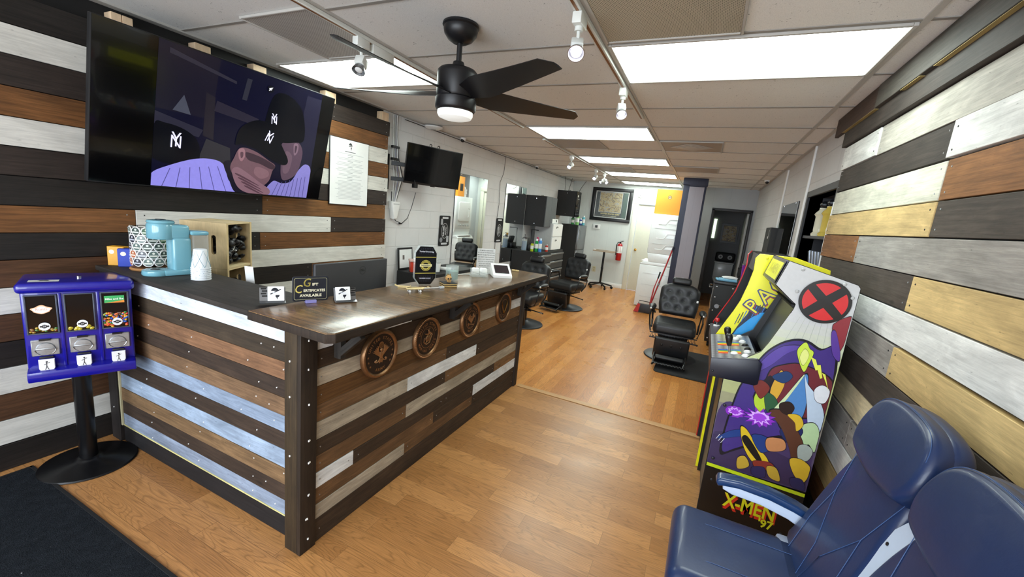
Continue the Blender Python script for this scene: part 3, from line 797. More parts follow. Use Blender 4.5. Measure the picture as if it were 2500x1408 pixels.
bl.bm.faces.new(top[0]); bl.bm.faces.new(top[-1][::-1]); bmesh.ops.recalc_face_normals(bl.bm, faces=bl.bm.faces[:]); bl.bm.normal_update(); bl.fin(MB_)
bl = bl.build('blade', fan, (0, 0, -.315), (0, 0, radians(-98)), angle=60)
for k in range(1, 5):
    o = bl.copy(); COL.objects.link(o); o.parent = fan; o.rotation_euler = (0, 0, radians(-98+72*k))

# ================================================================= ceiling lights, grilles
def panel_light(x0, x1, y0, y1, label):
    t = thing('ceiling_light', label, 'ceiling light', ((x0+x1)/2, (y0+y1)/2, ZC-.012), 0, 'fluorescent ceiling panels')
    w, d = x1-x0, y1-y0
    b = B()
    for a in (-1, 1):
        b.box((a*(w/2-.008), 0, .004), (.016, d, .014), TBAR, bev=.002, seg=1); b.box((0, a*(d/2-.008), .0042), (w-.033, .016, .014), TBAR, bev=.002, seg=1)
    b.build('frame', t)
    b = B(); b.box((0, 0, .004), (w-.03, d-.03, .006), TUBE); b.build('diffuser', t)
    return t
panel_light(-.595, .597, 2.195, 2.775, 'large bright ceiling panel at the upper right, nearest the weathered board wall')
panel_light(-2.93, -1.845, 2.11, 2.66, 'bright ceiling panel above the big television, left of the fan')
panel_light(-1.815, -.625, 4.005, 4.605, 'bright ceiling panel just past the tip of a fan blade')
panel_light(-1.815, -.625, 5.835, 6.435, 'bright ceiling panel fourth from the front of the room')
panel_light(-1.815, -.625, 7.48, 8.06, 'thin-looking bright ceiling panel just in front of the last one')
panel_light(-1.815, -.625, 9.03, 9.62, 'farthest bright ceiling panel, right against the back wall')

def perf(name, h1, h2, ang=.8):
    m, nt, b = newmat(name)
    v = nt.nodes.new('ShaderNodeTexVoronoi'); v.inputs['Scale'].default_value = 1; v.inputs['Randomness'].default_value = 0
    nt.links.new(mapping(nt, coord(nt), (110, 110, 110), (0, 0, 0), (0, 0, ang)), v.inputs['Vector'])
    r = ramp(nt, [(.36, lin(h2)), (.46, lin(h1))]); nt.links.new(v.outputs['Distance'], r.inputs[0])
    nt.links.new(r.outputs[0], b.inputs['Base Color']); b.inputs['Roughness'].default_value = .5; b.inputs['Metallic'].default_value = .1
    return m
PERF = perf('perforated_steel', '#b5af9d', '#1d1a14')
PERF2 = perf('perforated_steel_pale', '#b4b0aa', '#4d4945')
def grille(x0, x1, y0, y1, label, mat, diamond=False):
    t = thing('ceiling_grille', label, 'vent', ((x0+x1)/2, (y0+y1)/2, ZC-.012), 0, 'square vents in the ceiling grid')
    w, d = x1-x0, y1-y0
    b = B(); b.box((0, 0, .006), (w-.02, d-.02, .006), mat); b.build('perforated_plate', t)
    b = B()
    for a in (-1, 1): b.box((a*(w/2-.006), 0, .004), (.012, d, .014), TBAR, bev=.002, seg=1); b.box((0, a*(d/2-.006), .0042), (w-.025, .012, .014), TBAR, bev=.002, seg=1)
    b.build('frame', t)
    if diamond:
        b = B()
        for s, z in ((.30, -.004), (.22, -.008), (.14, -.012)):
            b.box((0, 0, z+.004), (s, s, .004), TBAR, rot=(0, 0, pi/4), bev=.001, seg=1)
        b.build('diffuser_louvre', t)
grille(-.595, .0, 1.585, 2.165, 'perforated return vent beside the nearest right ceiling panel', PERF)
grille(-2.39, -1.845, 1.515, 2.09, 'perforated vent over the television, behind a fan blade', PERF2)
grille(-1.815, -1.24, 4.635, 5.215, 'perforated vent just behind the third ceiling panel', PERF2)
grille(-.595, .0, 4.635, 5.215, 'ceiling vent with a diamond-shaped diffuser near the right wall', plain('tan_vent', '#a5998a', .6), True)
grille(-.595, -.0, 6.465, 7.04, 'small blank vent plate in the far right ceiling', plain('tan_vent2', '#a2978a', .6))
grille(-1.815, -1.24, 6.88, 7.45, 'perforated vent ahead of the second-last ceiling panel', PERF2)

# ---- track lights
def rail(x, y0, y1, label):
    t = thing('light_track', label, 'light track', (x, y0, ZC-.008), 0, 'white light tracks on the ceiling')
    b = B(); b.bx(-.017, .017, 0, y1-y0, -.020, 0, LAMP_WHITE, bev=.002, seg=1); b.build('channel', t)
    b = B(); b.bx(-.006, .006, .02, y1-y0-.02, -.0215, -.0195, plain('copper_strip', '#8a5a2c', .4, .5)); b.build('conductor', t)
    return t
rail(-.628, .6, 3.62, 'white light track running beside the large right ceiling panel')
rail(-1.852, .6, 4.0, 'white light track passing left of the fan')
rail(-1.852, 4.6, 7.9, 'far white light track left of the rear ceiling panels')
def spot(name, loc, label, aim, on=True, double=False):
    t = thing(name, label, 'spotlight', loc, 0, 'white track spotlights')
    b = B(); b.bx(-.02, .02, -.045, .045, -.045, 0, LAMP_WHITE, bev=.004); b.cyl((0, 0, -.045), (0, 0, -.062), .018, LAMP_WHITE, seg=16); b.build('adapter', t)
    for s in ((-1, 1) if double else (0,)):
        d = Vector(aim).normalized()
        if double: d = Vector((aim[0]+s*.8, aim[1], aim[2])).normalized()
        p = Vector((s*.03, 0, -.125)); M = Matrix.Translation(p) @ d.to_track_quat('Z', 'Y').to_matrix().to_4x4()
        a = B(); a.tube([(0, 0, -.055), (s*.012, 0, -.09), tuple(p)], .008, LAMP_WHITE, 8)
        a.box((0, 0, -.030), (.055, .055, .05), LAMP_WHITE, bev=.006); 
        a2 = B(); a.bm.free()
        a2.tube([(0, 0, -.055), (s*.012, .004, -.09), tuple(p)], .008, LAMP_WHITE, 8); a2.build('arm', t)
        h = B(); h.box((0, 0, -.01), (.052, .058, .05), LAMP_WHITE, bev=.006); h.lathe([(.020, .010), (.030, .030), (.036, .050), (.033, .050), (.024, .03), (.0, .02)], (0, 0, 0), STEEL, 20)
        h.sph((0, 0, .042), (.021, .021, .007), BULB if on else WHITE_PL, seg=14)
        o = h.build('lamp_head', t); o.matrix_basis = M
    return t
TZ = ZC-.029
spot('track_spotlight', (-.628, 1.82, TZ), 'white track spotlight nearest the camera, left of the perforated vent', (.25, -.75, -.8))
spot('track_spotlight', (-.628, 2.83, TZ), 'white track spotlight above the floor seam, second on the right track', (.3, -.7, -.85))
spot('track_spotlight', (-1.852, 1.83, TZ), 'white track spotlight hanging behind the long left fan blade', (.15, -.5, -1), False)
spot('track_spotlight', (-1.852, 5.70, TZ), 'lit track spotlight left of the fourth ceiling panel', (-.35, -.75, -.8))
spot('track_spotlight', (-1.852, 7.1, TZ), 'lit track spotlight second from the rear', (-.2, -.8, -.7))
spot('track_spotlight', (-1.852, 7.72, TZ), 'twin-headed lit track spotlight nearest the back wall', (.1, -.7, -.8), True, True)
t = thing('track_power_box', 'white power box clipped to the left light track', 'power box', (-1.852, 2.0, TZ)); b = B(); b.bx(-.02, .02, -.1, .07, -.05, 0, LAMP_WHITE, bev=.004); b.build('housing', t)
b = B(); b.bx(-.0, .006, -.09, .06, -.052, -.048, TBAR); b.build('seam', t)
# ================================================================= gumball machine on its pole
vm = thing('candy_machine', 'cobalt blue three-bay candy machine on a black pole stand', 'candy machine', (-2.752, .912, 0), radians(68.3))
b = B(); b.lathe([(0, .0), (.19, 0), (.193, .004), (.188, .010), (.06, .022), (.05, .032), (.04, .04), (0, .04)], (0, 0, 0), BLACK_METAL, 48); b.build('stand_base', vm)
b = B(); b.cyl((0, 0, .03), (0, 0, .60), .0355, BLACK_METAL, seg=28); b.build('pole', vm)
b = B(); VX = .026
b.bx(VX-.180, VX+.180, -.168, .075, .60, .968, COBALT, bev=.010, seg=3)
for x in (-.062, .062): b.bx(VX+x-.006, VX+x+.006, -.174, -.165, .61, .955, COBALT, bev=.003)
b.build('cabinet', vm)
b = B(); b.bx(VX-.193, VX+.193, -.186, .088, .958, 1.004, COBALT, bev=.018, seg=4); b.cyl((VX+.0, -.06, 1.003), (VX+.0, -.06, 1.012), .009, CHROME, seg=16); b.build('lid', vm)
b = B(); b.prism([(.06, .60), (-.168, .612), (-.205, .60), (-.212, .572), (-.205, .556), (.06, .552)], VX-.18, VX+.18, COBALT, bev=.004, mat=Matrix(((0, 1, 0, 0), (1, 0, 0, 0), (0, 0, 1, 0), (0, 0, 0, 1)))); b.build('catch_tray', vm)
b = B(); M_ = Matrix.Translation((0, 0, 1.0055)) @ Matrix.Rotation(-pi/2, 4, 'X')
b.poly([(VX-.155, -.105), (VX-.06, -.105), (VX-.06, -.15), (VX-.155, -.15)], 0, PRINT, '#e4e4e2', M_)
b.poly([(VX-.128, -.116), (VX-.1, -.110), (VX-.086, -.118), (VX-.094, -.122), (VX-.09, -.134), (VX-.108, -.126), (VX-.122, -.136), (VX-.118, -.122)], -.0004, PRINT, '#1b1b1d', M_)
b.build('sticker', vm)
CANDY = printmat('candy_shell', .25, 0, .5)
cc = ['#c4281e', '#2b55b5', '#d9a41c', '#d8611c', '#2d8a3a', '#5b3320']
for i, x in enumerate((-.119, 0, .119)):
    X = VX+x
    b = B(); b.prism(rrect(.094, .178, .010, 4, X, .861), -.173, -.166, SMOKE); b.build('window_panel', vm)
    b = B()
    for (x0, x1, z0, z1) in ((X-.050, X-.044, .771, .951), (X+.044, X+.050, .771, .951), (X-.050, X+.050, .946, .952), (X-.050, X+.050, .770, .775)): b.bx(x0, x1, -.180, -.170, z0, z1, plain('window_edge', '#4b5160', .15, 0, .05), bev=.002, seg=1)
    wd = b.build('hopper_window', vm)
    b = B(); N = (26, 12, 130)[i]
    for k in range(N):
        cl = random.choice(cc) if i == 2 else random.choice(['#8a6a22', '#3d6a2c', '#7c2a20', '#a8871f', '#6d3a1e'])
        if i == 1: cl = random.choice(['#b9a62a', '#5e3a26', '#b9a62a'])
        h = (.022, .016, .068)[i]
        rr = .0085 if i == 1 else .0062
        b.sph((X+random.uniform(-.041, .041), -.1738-random.uniform(0, .0012), .778+h*random.random()**.8), (rr, .003, rr*.8), CANDY, cl, 8, (0, random.uniform(-.6, .6), 0))
    o = b.build('candy', vm); o['kind'] = 'stuff'
    b = B(); zc = .806 if i < 2 else .803
    b.poly(circ(.0185, 24, X+.004, zc), -.1795, PRINT, '#dfe0e4'); b.poly(circ(.0085, 20, X+.004, zc), -.1799, PRINT, '#16161a')
    b.poly([(X-.010, zc-.0035), (X+.018, zc-.0035), (X+.018, zc+.0035), (X-.010, zc+.0035)], -.1797, PRINT, '#16161a'); b.text('25', X+.004, zc, -.1802, .010, PRINT, '#cfcfd4', bold=.02)
    b.build('round_sticker', vm)
    b = B()
    if i == 0:
        b.poly([(X-.031+.031+.031*cos(t)*(1+.12*sin(5*t)), .885+.018*sin(t)*(1+.15*cos(4*t))) for t in [2*pi*k/36 for k in range(36)]], -.1795, PRINT, '#e9b48c')
        b.poly([(X+.027*cos(t)*(1+.1*sin(5*t)), .884+.014*sin(t)*(1+.15*cos(4*t))) for t in [2*pi*k/36 for k in range(36)]], -.1798, PRINT, '#f2e6e0'); b.text('Runts', X, .886, -.1801, .016, PRINT, '#d9b0a0', bold=.01)
    if i == 2:
        b.poly([(X-.036, .898), (X+.034, .898), (X+.034, .933), (X-.036, .933)], -.1795, PRINT, '#3fa860'); b.poly([(X-.036, .898), (X+.034, .898), (X+.034, .910), (X-.01, .902)], -.1797, PRINT, '#e08a3a')
        b.text('Mike and Ike', X-.001, .917, -.1801, .0125, PRINT, '#eef4ea', bold=.025)
    if i != 1: b.build('brand_sticker', vm)
    else: b.bm.free()
    b = B()
    b.bx(X-.044, X+.044, -.176, -.166, .668, .744, GALV, bev=.003, seg=1); b.lathe([(0, .008), (.028, .006), (.031, .0)], (X, -.176, .700), GALV, 28, mat=Matrix.Rotation(pi/2, 4, 'X'))
    b.tube([(X+.033*cos(radians(a)), -.179, .705+.033*sin(radians(a))) for a in range(190, 351, 20)], .0022, CHROME, 6); b.bx(X-.030, X+.030, -.186, -.176, .697, .706, GALV, bev=.003); b.bx(X-.018, X+.018, -.18, -.17, .739, .747, BLACK_PL)
    b.build('coin_mechanism', vm)
    b = B(); b.bx(X-.022, X+.022, -.180, -.168, .655, .664, DARK_STEEL, bev=.002, seg=1)
    b.prism([(X-.025, .655), (X-.025, .612), (X-.018, .598), (X-.006, .592), (X+.006, .592), (X+.018, .598), (X+.025, .612), (X+.025, .655)], -.192, -.184, WHITE_PL, bev=.002, seg=1)
    fl = b.build('chute_flap', vm)
    b = B(); y = -.1924
    b.sph((X, y, .643), (.0035, .001, .0035), DARK_STEEL, seg=8)
    for p in ([(X, y, .639), (X-.001, y, .622)], [(X-.001, y, .622), (X-.006, y, .606)], [(X-.001, y, .622), (X+.005, y, .606)], [(X-.009, y, .630), (X, y, .636), (X+.009, y, .640)]): b.tube(p, .0011, DARK_STEEL, 5)
    b.build('embossed_figure', vm)

# ================================================================= arcade cabinets
SM = Matrix(((0, 1, 0, 0), (1, 0, 0, 0), (0, 0, 1, 0), (0, 0, 0, 1)))       # outline (depth, height) -> cabinet side
ox, oy = .40, 2.54
ac = thing('arcade_cabinet', 'arcade cabinet with red X emblem and colourful side art, nearest the seats', 'arcade machine', (ox, oy, 0), FXN)
side = [(.194, 0), (.194, .86), (.338, .975), (.424, 1.205), (.427, 1.225), (.412, 1.236), (.331, 1.304), (.365, 1.424), (.640, 1.352), (.652, 1.338), (.636, 0)]
def S(p): return [(x-ox, z) for x, z in p]
ARTG = printmat('glossy_side_print', .3, 0, .25)
for lx, nm in ((.2405, 'side_panel'), (-.2405, 'side_panel')):
    b = B(); b.prism(S(side), lx-.0085, lx+.0085, BLACK_PL, bev=.002, seg=1, mat=SM)
    sp_ = b.build(nm, ac)
    if lx > 0: near = sp_
b = B(); L = .2494
def art(pts, col):
    global L
    L += .00008; b.poly(S(pts), L, ARTG, col, SM)
# graded ground: grey above, pale green in the middle, violet below
bands = [(1.18, '#cbcdcc'), (1.14, '#cccfc8'), (1.10, '#cdd2c1'), (1.06, '#cdd5b6'), (1.02, '#ccd6a8'), (.97, '#c9d598'), (.91, '#c6d28c'), (.85, '#bfc985'), (.79, '#b0b57e'), (.73, '#9c9b78'), (.67, '#868078'), (.61, '#6f6775'), (.54, '#5b5070'), (.46, '#4b4068')]
def clipx(z):
    return (.1965 if z < .86 else .1965+(.338-.1965)*(z-.86)/.115) if z < .975 else .338+.086*(z-.975)/.23
art([(.417, 1.18), (.425, 1.205), (.428, 1.226), (.413, 1.238), (.334, 1.305), (.367, 1.4205), (.639, 1.3495), (.6495, 1.337), (.6470, 1.18)], '#cbcdcd')
for (z1, c), z0 in zip(bands, [z for z, _ in bands[1:]]+[.325]): art([(clipx(z0)+.001, z0), (clipx(z1)+.001, z1), (.6455-.009*(1-z1), z1), (.6455-.009*(1-z0), z0)], c)
for k in range(7): art([(.40+.034*k, .99), (.402+.034*k, .99), (.455+.022*k, 1.17), (.4535+.022*k, 1.17)], '#b4bab0')
ART = [
 ('#4a3a66', [(0.212, 0.659), (0.338, 0.663), (0.633, 0.519), (0.640, 0.33), (0.199, 0.331), (0.199, 0.419)]),
 ('#3c2f55', [(0.206, 0.507), (0.441, 0.495), (0.634, 0.432), (0.640, 0.33), (0.199, 0.331)]),
 ('#43307f', [(0.271, 0.732), (0.315, 0.875), (0.355, 0.966), (0.40, 1.02), (0.442, 1.048), (0.48, 1.058), (0.514, 1.052), (0.56, 1.03), (0.617, 1.042), (0.642, 0.756), (0.637, 0.575), (0.479, 0.575), (0.320, 0.453), (0.252, 0.429)]),
 ('#5a44a0', [(0.32, 0.86), (0.36, 0.955), (0.42, 1.02), (0.50, 1.035), (0.44, 0.99), (0.38, 0.91)]),
 ('#6e2832', [(0.387, 0.883), (0.44, 0.93), (0.510, 0.946), (0.632, 0.896), (0.640, 0.737), (0.492, 0.688), (0.391, 0.766)]),
 ('#1c141d', [(0.34, 0.74), (0.39, 0.86), (0.43, 0.78), (0.40, 0.70)]),
 ('#d9a83a', [(0.405, 0.80), (0.43, 0.90), (0.455, 0.84), (0.44, 0.76), (0.42, 0.72)]),
 ('#24406e', [(0.40, 0.86), (0.45, 0.90), (0.48, 0.88), (0.45, 0.84)]),
 ('#b5d23a', [(0.345, 0.73), (0.362, 0.79), (0.385, 0.76), (0.40, 0.69), (0.37, 0.67)]),
 ('#2f5a3a', [(0.385, 0.77), (0.43, 0.76), (0.455, 0.70), (0.41, 0.68)]),
 ('#7a2f26', [(0.33, 0.80), (0.36, 0.83), (0.40, 0.80), (0.375, 0.74), (0.35, 0.76)]),
 ('#4f86c4', [(0.444, 0.695), (0.48, 0.80), (0.520, 0.897), (0.542, 0.882), (0.556, 0.708), (0.500, 0.604)]),
 ('#cfe0b0', [(0.43, 0.69), (0.47, 0.78), (0.52, 0.90), (0.515, 0.87), (0.46, 0.72)]),
 ('#c9e24a', [(0.476, 0.999), (0.485, 1.04), (0.502, 1.056), (0.520, 1.03), (0.538, 1.014), (0.53, 0.96), (0.516, 0.917)]),
 ('#e6ee8c', [(0.490, 0.982), (0.502, 1.025), (0.523, 0.998), (0.510, 0.946)]),
 ('#bfd2e6', [(0.525, 0.90), (0.545, 0.86), (0.60, 0.80), (0.635, 0.72), (0.626, 0.62), (0.585, 0.66), (0.56, 0.76)]),
 ('#e4e8ee', [(0.575, 0.84), (0.60, 0.87), (0.632, 0.85), (0.625, 0.79), (0.59, 0.79)]),
 ('#b8d7a4', [(0.555, 0.64), (0.60, 0.68), (0.632, 0.64), (0.633, 0.54), (0.604, 0.57), (0.58, 0.55)]),
 ('#1d2a5e', [(0.48, 0.60), (0.53, 0.66), (0.57, 0.62), (0.53, 0.55)]),
 ('#5a3626', [(0.42, 0.68), (0.456, 0.705), (0.51, 0.69), (0.545, 0.63), (0.585, 0.55), (0.56, 0.46), (0.53, 0.53), (0.48, 0.62)]),
 ('#2c1c18', [(0.455, 0.735), (0.49, 0.755), (0.515, 0.73), (0.50, 0.69), (0.465, 0.70)]),
 ('#d9b431', [(0.495, 0.69), (0.54, 0.70), (0.565, 0.66), (0.545, 0.62), (0.53, 0.66)]),
 ('#1f3f86', [(0.222, 0.475), (0.27, 0.53), (0.325, 0.555), (0.34, 0.53), (0.285, 0.50)]),
 ('#e0c02a', [(0.315, 0.565), (0.345, 0.56), (0.40, 0.49), (0.455, 0.44), (0.47, 0.385), (0.40, 0.40), (0.345, 0.47)]),
 ('#15120f', [(0.335, 0.50), (0.355, 0.525), (0.43, 0.43), (0.415, 0.415)]),
 ('#1f3f86', [(0.37, 0.54), (0.43, 0.55), (0.46, 0.50), (0.42, 0.465)]),
 ('#c98a5a', [(0.435, 0.545), (0.50, 0.56), (0.515, 0.51), (0.45, 0.485)]),
 ('#a9b6b0', [(0.565, 0.545), (0.595, 0.565), (0.625, 0.54), (0.615, 0.49), (0.58, 0.48)]),
 ('#d9b431', [(0.545, 0.47), (0.59, 0.485), (0.634, 0.45), (0.618, 0.37), (0.575, 0.40)]),
 ('#c8a83a', [(0.33, 0.40), (0.36, 0.42), (0.385, 0.375), (0.34, 0.345)]),
 ('#8a3226', [(0.40, 0.41), (0.47, 0.425), (0.49, 0.395), (0.42, 0.375)]),
 ('#c8a83a', [(0.46, 0.40), (0.50, 0.405), (0.525, 0.345), (0.48, 0.35)]),
 ('#2c2a5a', [(0.40, 0.375), (0.45, 0.39), (0.46, 0.34), (0.41, 0.335)]),
 ('#2c2a5a', [(0.565, 0.375), (0.61, 0.385), (0.632, 0.335), (0.58, 0.335)]),
 ('#8e2f3a', [(0.584, 1.143), (0.595, 1.175), (0.615, 1.195), (0.645, 1.204), (0.646, 1.118), (0.621, 1.033)]),
 ('#5a3a96', [(0.585, 1.120), (0.60, 1.13), (0.63, 1.05), (0.637, 0.998), (0.606, 1.030)]),
]
for c, p in ART:
    q = [(min(max(x, .1995), .640-.012*(1.1-z)), max(z, .331)) for x, z in smo(p, 5)]
    if c not in ('#4a3a66', '#3c2f55'): art([(min(max(x, .1985), .642-.012*(1.1-z)), max(z, .330)) for x, z in grow(q, 1.05)], '#17131c')
    art(q, c)
def burst(cx, cz, r, n, c, ph=0):
    art([(cx+r*(1 if k % 2 == 0 else .72)*(1+.18*sin(3*k+ph))*cos(pi*k/n)*1.15, cz+r*(1 if k % 2 == 0 else .72)*(1+.18*sin(3*k+ph))*sin(pi*k/n)*.8) for k in range(2*n)], c)
burst(.275, .640, .044, 11, '#8a2fc0'); burst(.275, .640, .030, 9, '#d9a8ff', 1); burst(.275, .640, .020, 9, '#9a3fd0', 2)
burst(.385, .640, .060, 13, '#8a2fc0', 3); burst(.385, .642, .044, 10, '#dcb0ff', 4); burst(.385, .642, .031, 10, '#a044d8', 5)
for q in ([(.530, .995), (.552, .985), (.570, .940), (.560, .935), (.545, .965)], [(.558, .960), (.574, .965), (.592, .905), (.584, .900)], [(.586, .930), (.600, .925), (.626, .850), (.610, .885)]): art(q, '#e4ea5a')
for k in range(3): art([(.215+.012*k, .470-.008*k), (.219+.012*k, .472-.008*k), (.232+.012*k, .500-.008*k), (.229+.012*k, .502-.008*k)], '#c9ccd6')
art([(.198, .331), (.637, .318), (.637, .300), (.198, .313)], '#c9e21e')
art([(.198, .313), (.637, .300), (.635, .004), (.198, .004)], '#050506')
b.build('side_art', near)
b = B(); ex, ez = .532-ox, 1.258
b.poly(circ(.1, 48, ex, ez), .2585, ARTG, '#161416', SM)
for a in (0, 90, 180, 270):
    w0 = [(.086*cos(radians(t)), .086*sin(radians(t))) for t in range(a+12, a+79, 6)]
    c0 = (.028*cos(radians(a+45)), .028*sin(radians(a+45)))
    # wedge pointing up, right, down and left
    ro = radians(45); pts = [c0]+w0
    b.poly([(ex+x*cos(ro)-z*sin(ro), ez+x*sin(ro)+z*cos(ro)) for x, z in pts], .2589, ARTG, '#d3262b', SM)
b.build('emblem', near)
b = B(); TM = SM @ Matrix.Translation((0, 0, 0))
b.text('X-MEN', .425-ox+.004, .147, .2590, .105, ARTG, '#b5201b', shear=.0, bold=.035, sx=.72, mat=SM); b.text('X-MEN', .425-ox+.007, .140, .2592, .105, ARTG, '#d8301f', bold=.035, sx=.72, mat=SM)
b.text('X-MEN', .425-ox, .154, .2595, .105, ARTG, '#e2e21e', bold=.022, sx=.72, mat=SM); b.build('title_lettering', near); b = B(); b.text("'97", .508-ox, .092, .2595, .062, ARTG, '#dce21e', bold=.03, sx=.9, mat=SM)
b.build('year_lettering', near)
for x, z in ((.424, 1.39), (.589, 1.347), (.42, 1.287), (.628, 1.292), (.225, .66), (.222, .36), (.26, .62), (.235, .24), (.58, .07)):
    b = B(); b.sph((.2570, x-ox, z), (.0035, .008, .008), GREY_PAINT if z > .9 else DARK_STEEL, seg=12); b.build('bolt_cap', near)
# cabinet body between the sides
b = B(); b.prism(S([(.21, .02), (.21, .80), (.60, .80), (.63, .02)]), -.232, .232, BLACK_PL, mat=SM); b.prism(S([(.36, .93), (.445, 1.20), (.47, 1.20), (.385, .92)]), -.232, .232, plain('arcade_screen', '#0a0d12', .4), mat=SM)
b.prism(S([(.62, .02), (.632, 1.34), (.643, 1.34), (.630, .02)]), -.232, .232, BLACK_PL, mat=SM); b.prism(S([(.41, 1.22), (.44, 1.19), (.62, 1.2), (.62, 1.23)]), -.232, .232, BLACK_MATTE, mat=SM)
b.build('body', ac)
b = B(); b.prism(S([(.334, 1.300), (.367, 1.421), (.63, 1.352), (.63, 1.33), (.372, 1.40), (.348, 1.309)]), -.232, .232, plain('marquee_frame', '#3a3c6c', .3, 0, .05), bev=.002, seg=1, mat=SM); b.prism(S([(.334, 1.300), (.348, 1.309), (.43, 1.235), (.42, 1.225)]), -.232, .232, BLACK_PL, mat=SM); b.build('marquee_box', ac)
b = B(); mq = Matrix.Translation((0, .349-ox-.0015, 1.362)) @ Matrix.Rotation(-math.atan2(.033, .121), 4, 'X')
b.poly([(-.215, -.058), (.215, -.058), (.215, .058), (-.215, .058)], -.003, PRINT, '#111114', mq); b.poly([(-.19, -.044), (.19, -.044), (.19, .046), (-.19, .046)], -.0036, PRINT, '#d6d41c', mq)
b.text('X-MEN', 0, .002, -.0042, .07, PRINT, '#b9b31a', bold=.03, sx=1.2, mat=mq)
b.build('marquee_sign', ac)
# control deck
b = B(); deck = [(.127, .800), (.122, .893), (.324, .933), (.345, .915), (.345, .81), (.33, .800)]
b.prism(S(deck), -.268, .272, plain('deck_navy', '#0e1122', .35, 0, .08), bev=.004, seg=2, mat=SM); b.sph((.272, .140-ox, .83), (.003, .006, .006), DARK_STEEL, seg=10)
dk = b.build('control_deck', ac)
def plate():
    m, nt, bs = newmat('tread_plate')
    o = coord(nt); br = nt.nodes.new('ShaderNodeTexChecker'); br.inputs['Scale'].default_value = 70
    nt.links.new(mapping(nt, o, (1, .5, 1), (0, 0, 0), (0, 0, pi/4)), br.inputs['Vector'])
    br.inputs['Color1'].default_value = (*lin('#a2a3a8'), 1); br.inputs['Color2'].default_value = (*lin('#5d5e66'), 1)
    nt.links.new(br.outputs[0], bs.inputs['Base Color']); bs.inputs['Roughness'].default_value = .35; bs.inputs['Metallic'].default_value = .3
    return m
TREAD = plate()
DA = math.atan2(.04, .202)
dm = Matrix.Translation((-.01, .223-ox, .9145)) @ Matrix.Rotation(DA, 4, 'X')      # local: x along the deck, y to the back, z off the plate
b = B(); b.box((.012, 0, 0), (.532, .20, .002), TREAD); o = b.build('control_plate', ac); o.matrix_basis = dm
for k, xb in enumerate((.15, .15-.17)):
    b = B(); cols = ['#d8412a', '#e07a20', '#e8c81e', '#3a9a3a', '#2a6fc0', '#1e2f9a']
    for i in range(2):
        for j, c in enumerate(cols): b.box((xb-.028+.048*i, -.052+.014*j-.0, .0016), (.036, .012, .001), PRINT, c) if False else b.box((xb+.036-.0145*j, -.045+.06*i, .0016), (.0135, .046, .001), PRINT, c)
    o = b.build('colour_swatch', ac); o.matrix_basis = dm
    b = B(); b.cyl((xb, -.015, .001), (xb, -.015, .035), .005, STEEL, seg=12); b.lathe([(0, .03), (.010, .032), (.014, .05), (.018, .075), (.017, .088), (.010, .096), (0, .098)], (xb, -.015, 0), BLACK_PL, 20)
    o = b.build('joystick', ac); o.matrix_basis = dm @ Matrix.Translation((xb, -.015, 0)) @ Matrix.Scale(1.0, 4) @ Matrix.Translation((-xb, .015, 0))
for x, y in ((.235, .052), (.16, .066), (.19, .005), (.1, .072), (.02, .066), (-.06, .058), (-.13, .03), (-.18, .05)):
    b = B(); b.lathe([(.017, 0), (.017, .004), (.013, .005), (.013, .009), (.009, .011), (0, .011)], (x, y, .001), WHITE_PL if x > .15 or x < 0 else BLACK_PL, 20); o = b.build('button', ac); o.matrix_basis = dm

# second cabinet behind it
ox, oy = .42, 3.045
p2_ = thing('arcade_cabinet', 'yellow arcade cabinet standing behind the one with the red X', 'arcade machine', (ox, oy, 0), FXN)
prof = [(.182, 0), (.182, .80), (.15, .86), (.148, .889), (.223, 1.062), (.248, 1.13), (.270, 1.23), (.284, 1.321), (.281, 1.392), (.300, 1.420), (.475, 1.421), (.651, 1.372), (.655, 1.34), (.64, 0)]
YEL = plain('arcade_yellow', '#e6e01a', .3, 0, .03, 0, 20, .3)
b = B(); b.prism(S(prof), .208, .222, BLACK_PL, bev=.002, seg=1, mat=SM); b.prism(S([(x+.0, z) for x, z in prof]), .222, .226, YEL, bev=.0015, seg=1, mat=SM)
n2 = b.build('side_panel', p2_)
b = B(); b.prism(S(prof), -.222, -.208, BLACK_MATTE, bev=.002, seg=1, mat=SM); f2 = b.build('side_panel', p2_)
b = B(); b.tube([(-.215, x-ox-.002, z) for x, z in prof[:10]], .005, RED, 6); b.build('red_edging', f2)
b = B(); L = .2268
def art2(pts, col):
    global L
    L += .00012; b.poly(S(pts), L, ARTG, col, SM)
art2([(.21, .85), (.27, 1.0), (.33, 1.12), (.42, 1.10), (.36, .96), (.30, .80)], '#14213a')
art2([(.215, .84), (.26, .955), (.315, 1.03), (.36, 1.075), (.42, 1.09), (.50, 1.05), (.40, .86), (.30, .78)], '#2f9be0')
art2([(.30, .83), (.33, .90), (.38, .93), (.40, .88), (.35, .80)], '#c83038')
for k in range(9): art2([(.24+.016*k, .98+.012*k), (.244+.016*k, .98+.012*k), (.262+.016*k, 1.05+.012*k), (.257+.016*k, 1.05+.012*k)], ('#12306e', '#0d0d12', '#2a6fc0')[k % 3])
L += .0005
for dx, dz, c, bo in ((.004, -.006, '#a3321c', .05), (0, 0, '#2a3a6e', .05), (.002, -.001, '#e8dc2a', .0)):
    for i, ch in enumerate('PAC'):
        b.text(ch, .318+.052*i-ox+dx, 1.105+.075*i+dz, L, .12, ARTG, c, ang=radians(60-6*i), bold=bo, sx=.95, mat=SM); 
    L += .0004
b.build('side_art', n2)
b = B(); b.sph((.2275, .34-ox, 1.40), (.002, .007, .007), YEL, seg=10); b.build('bolt_cap', n2)
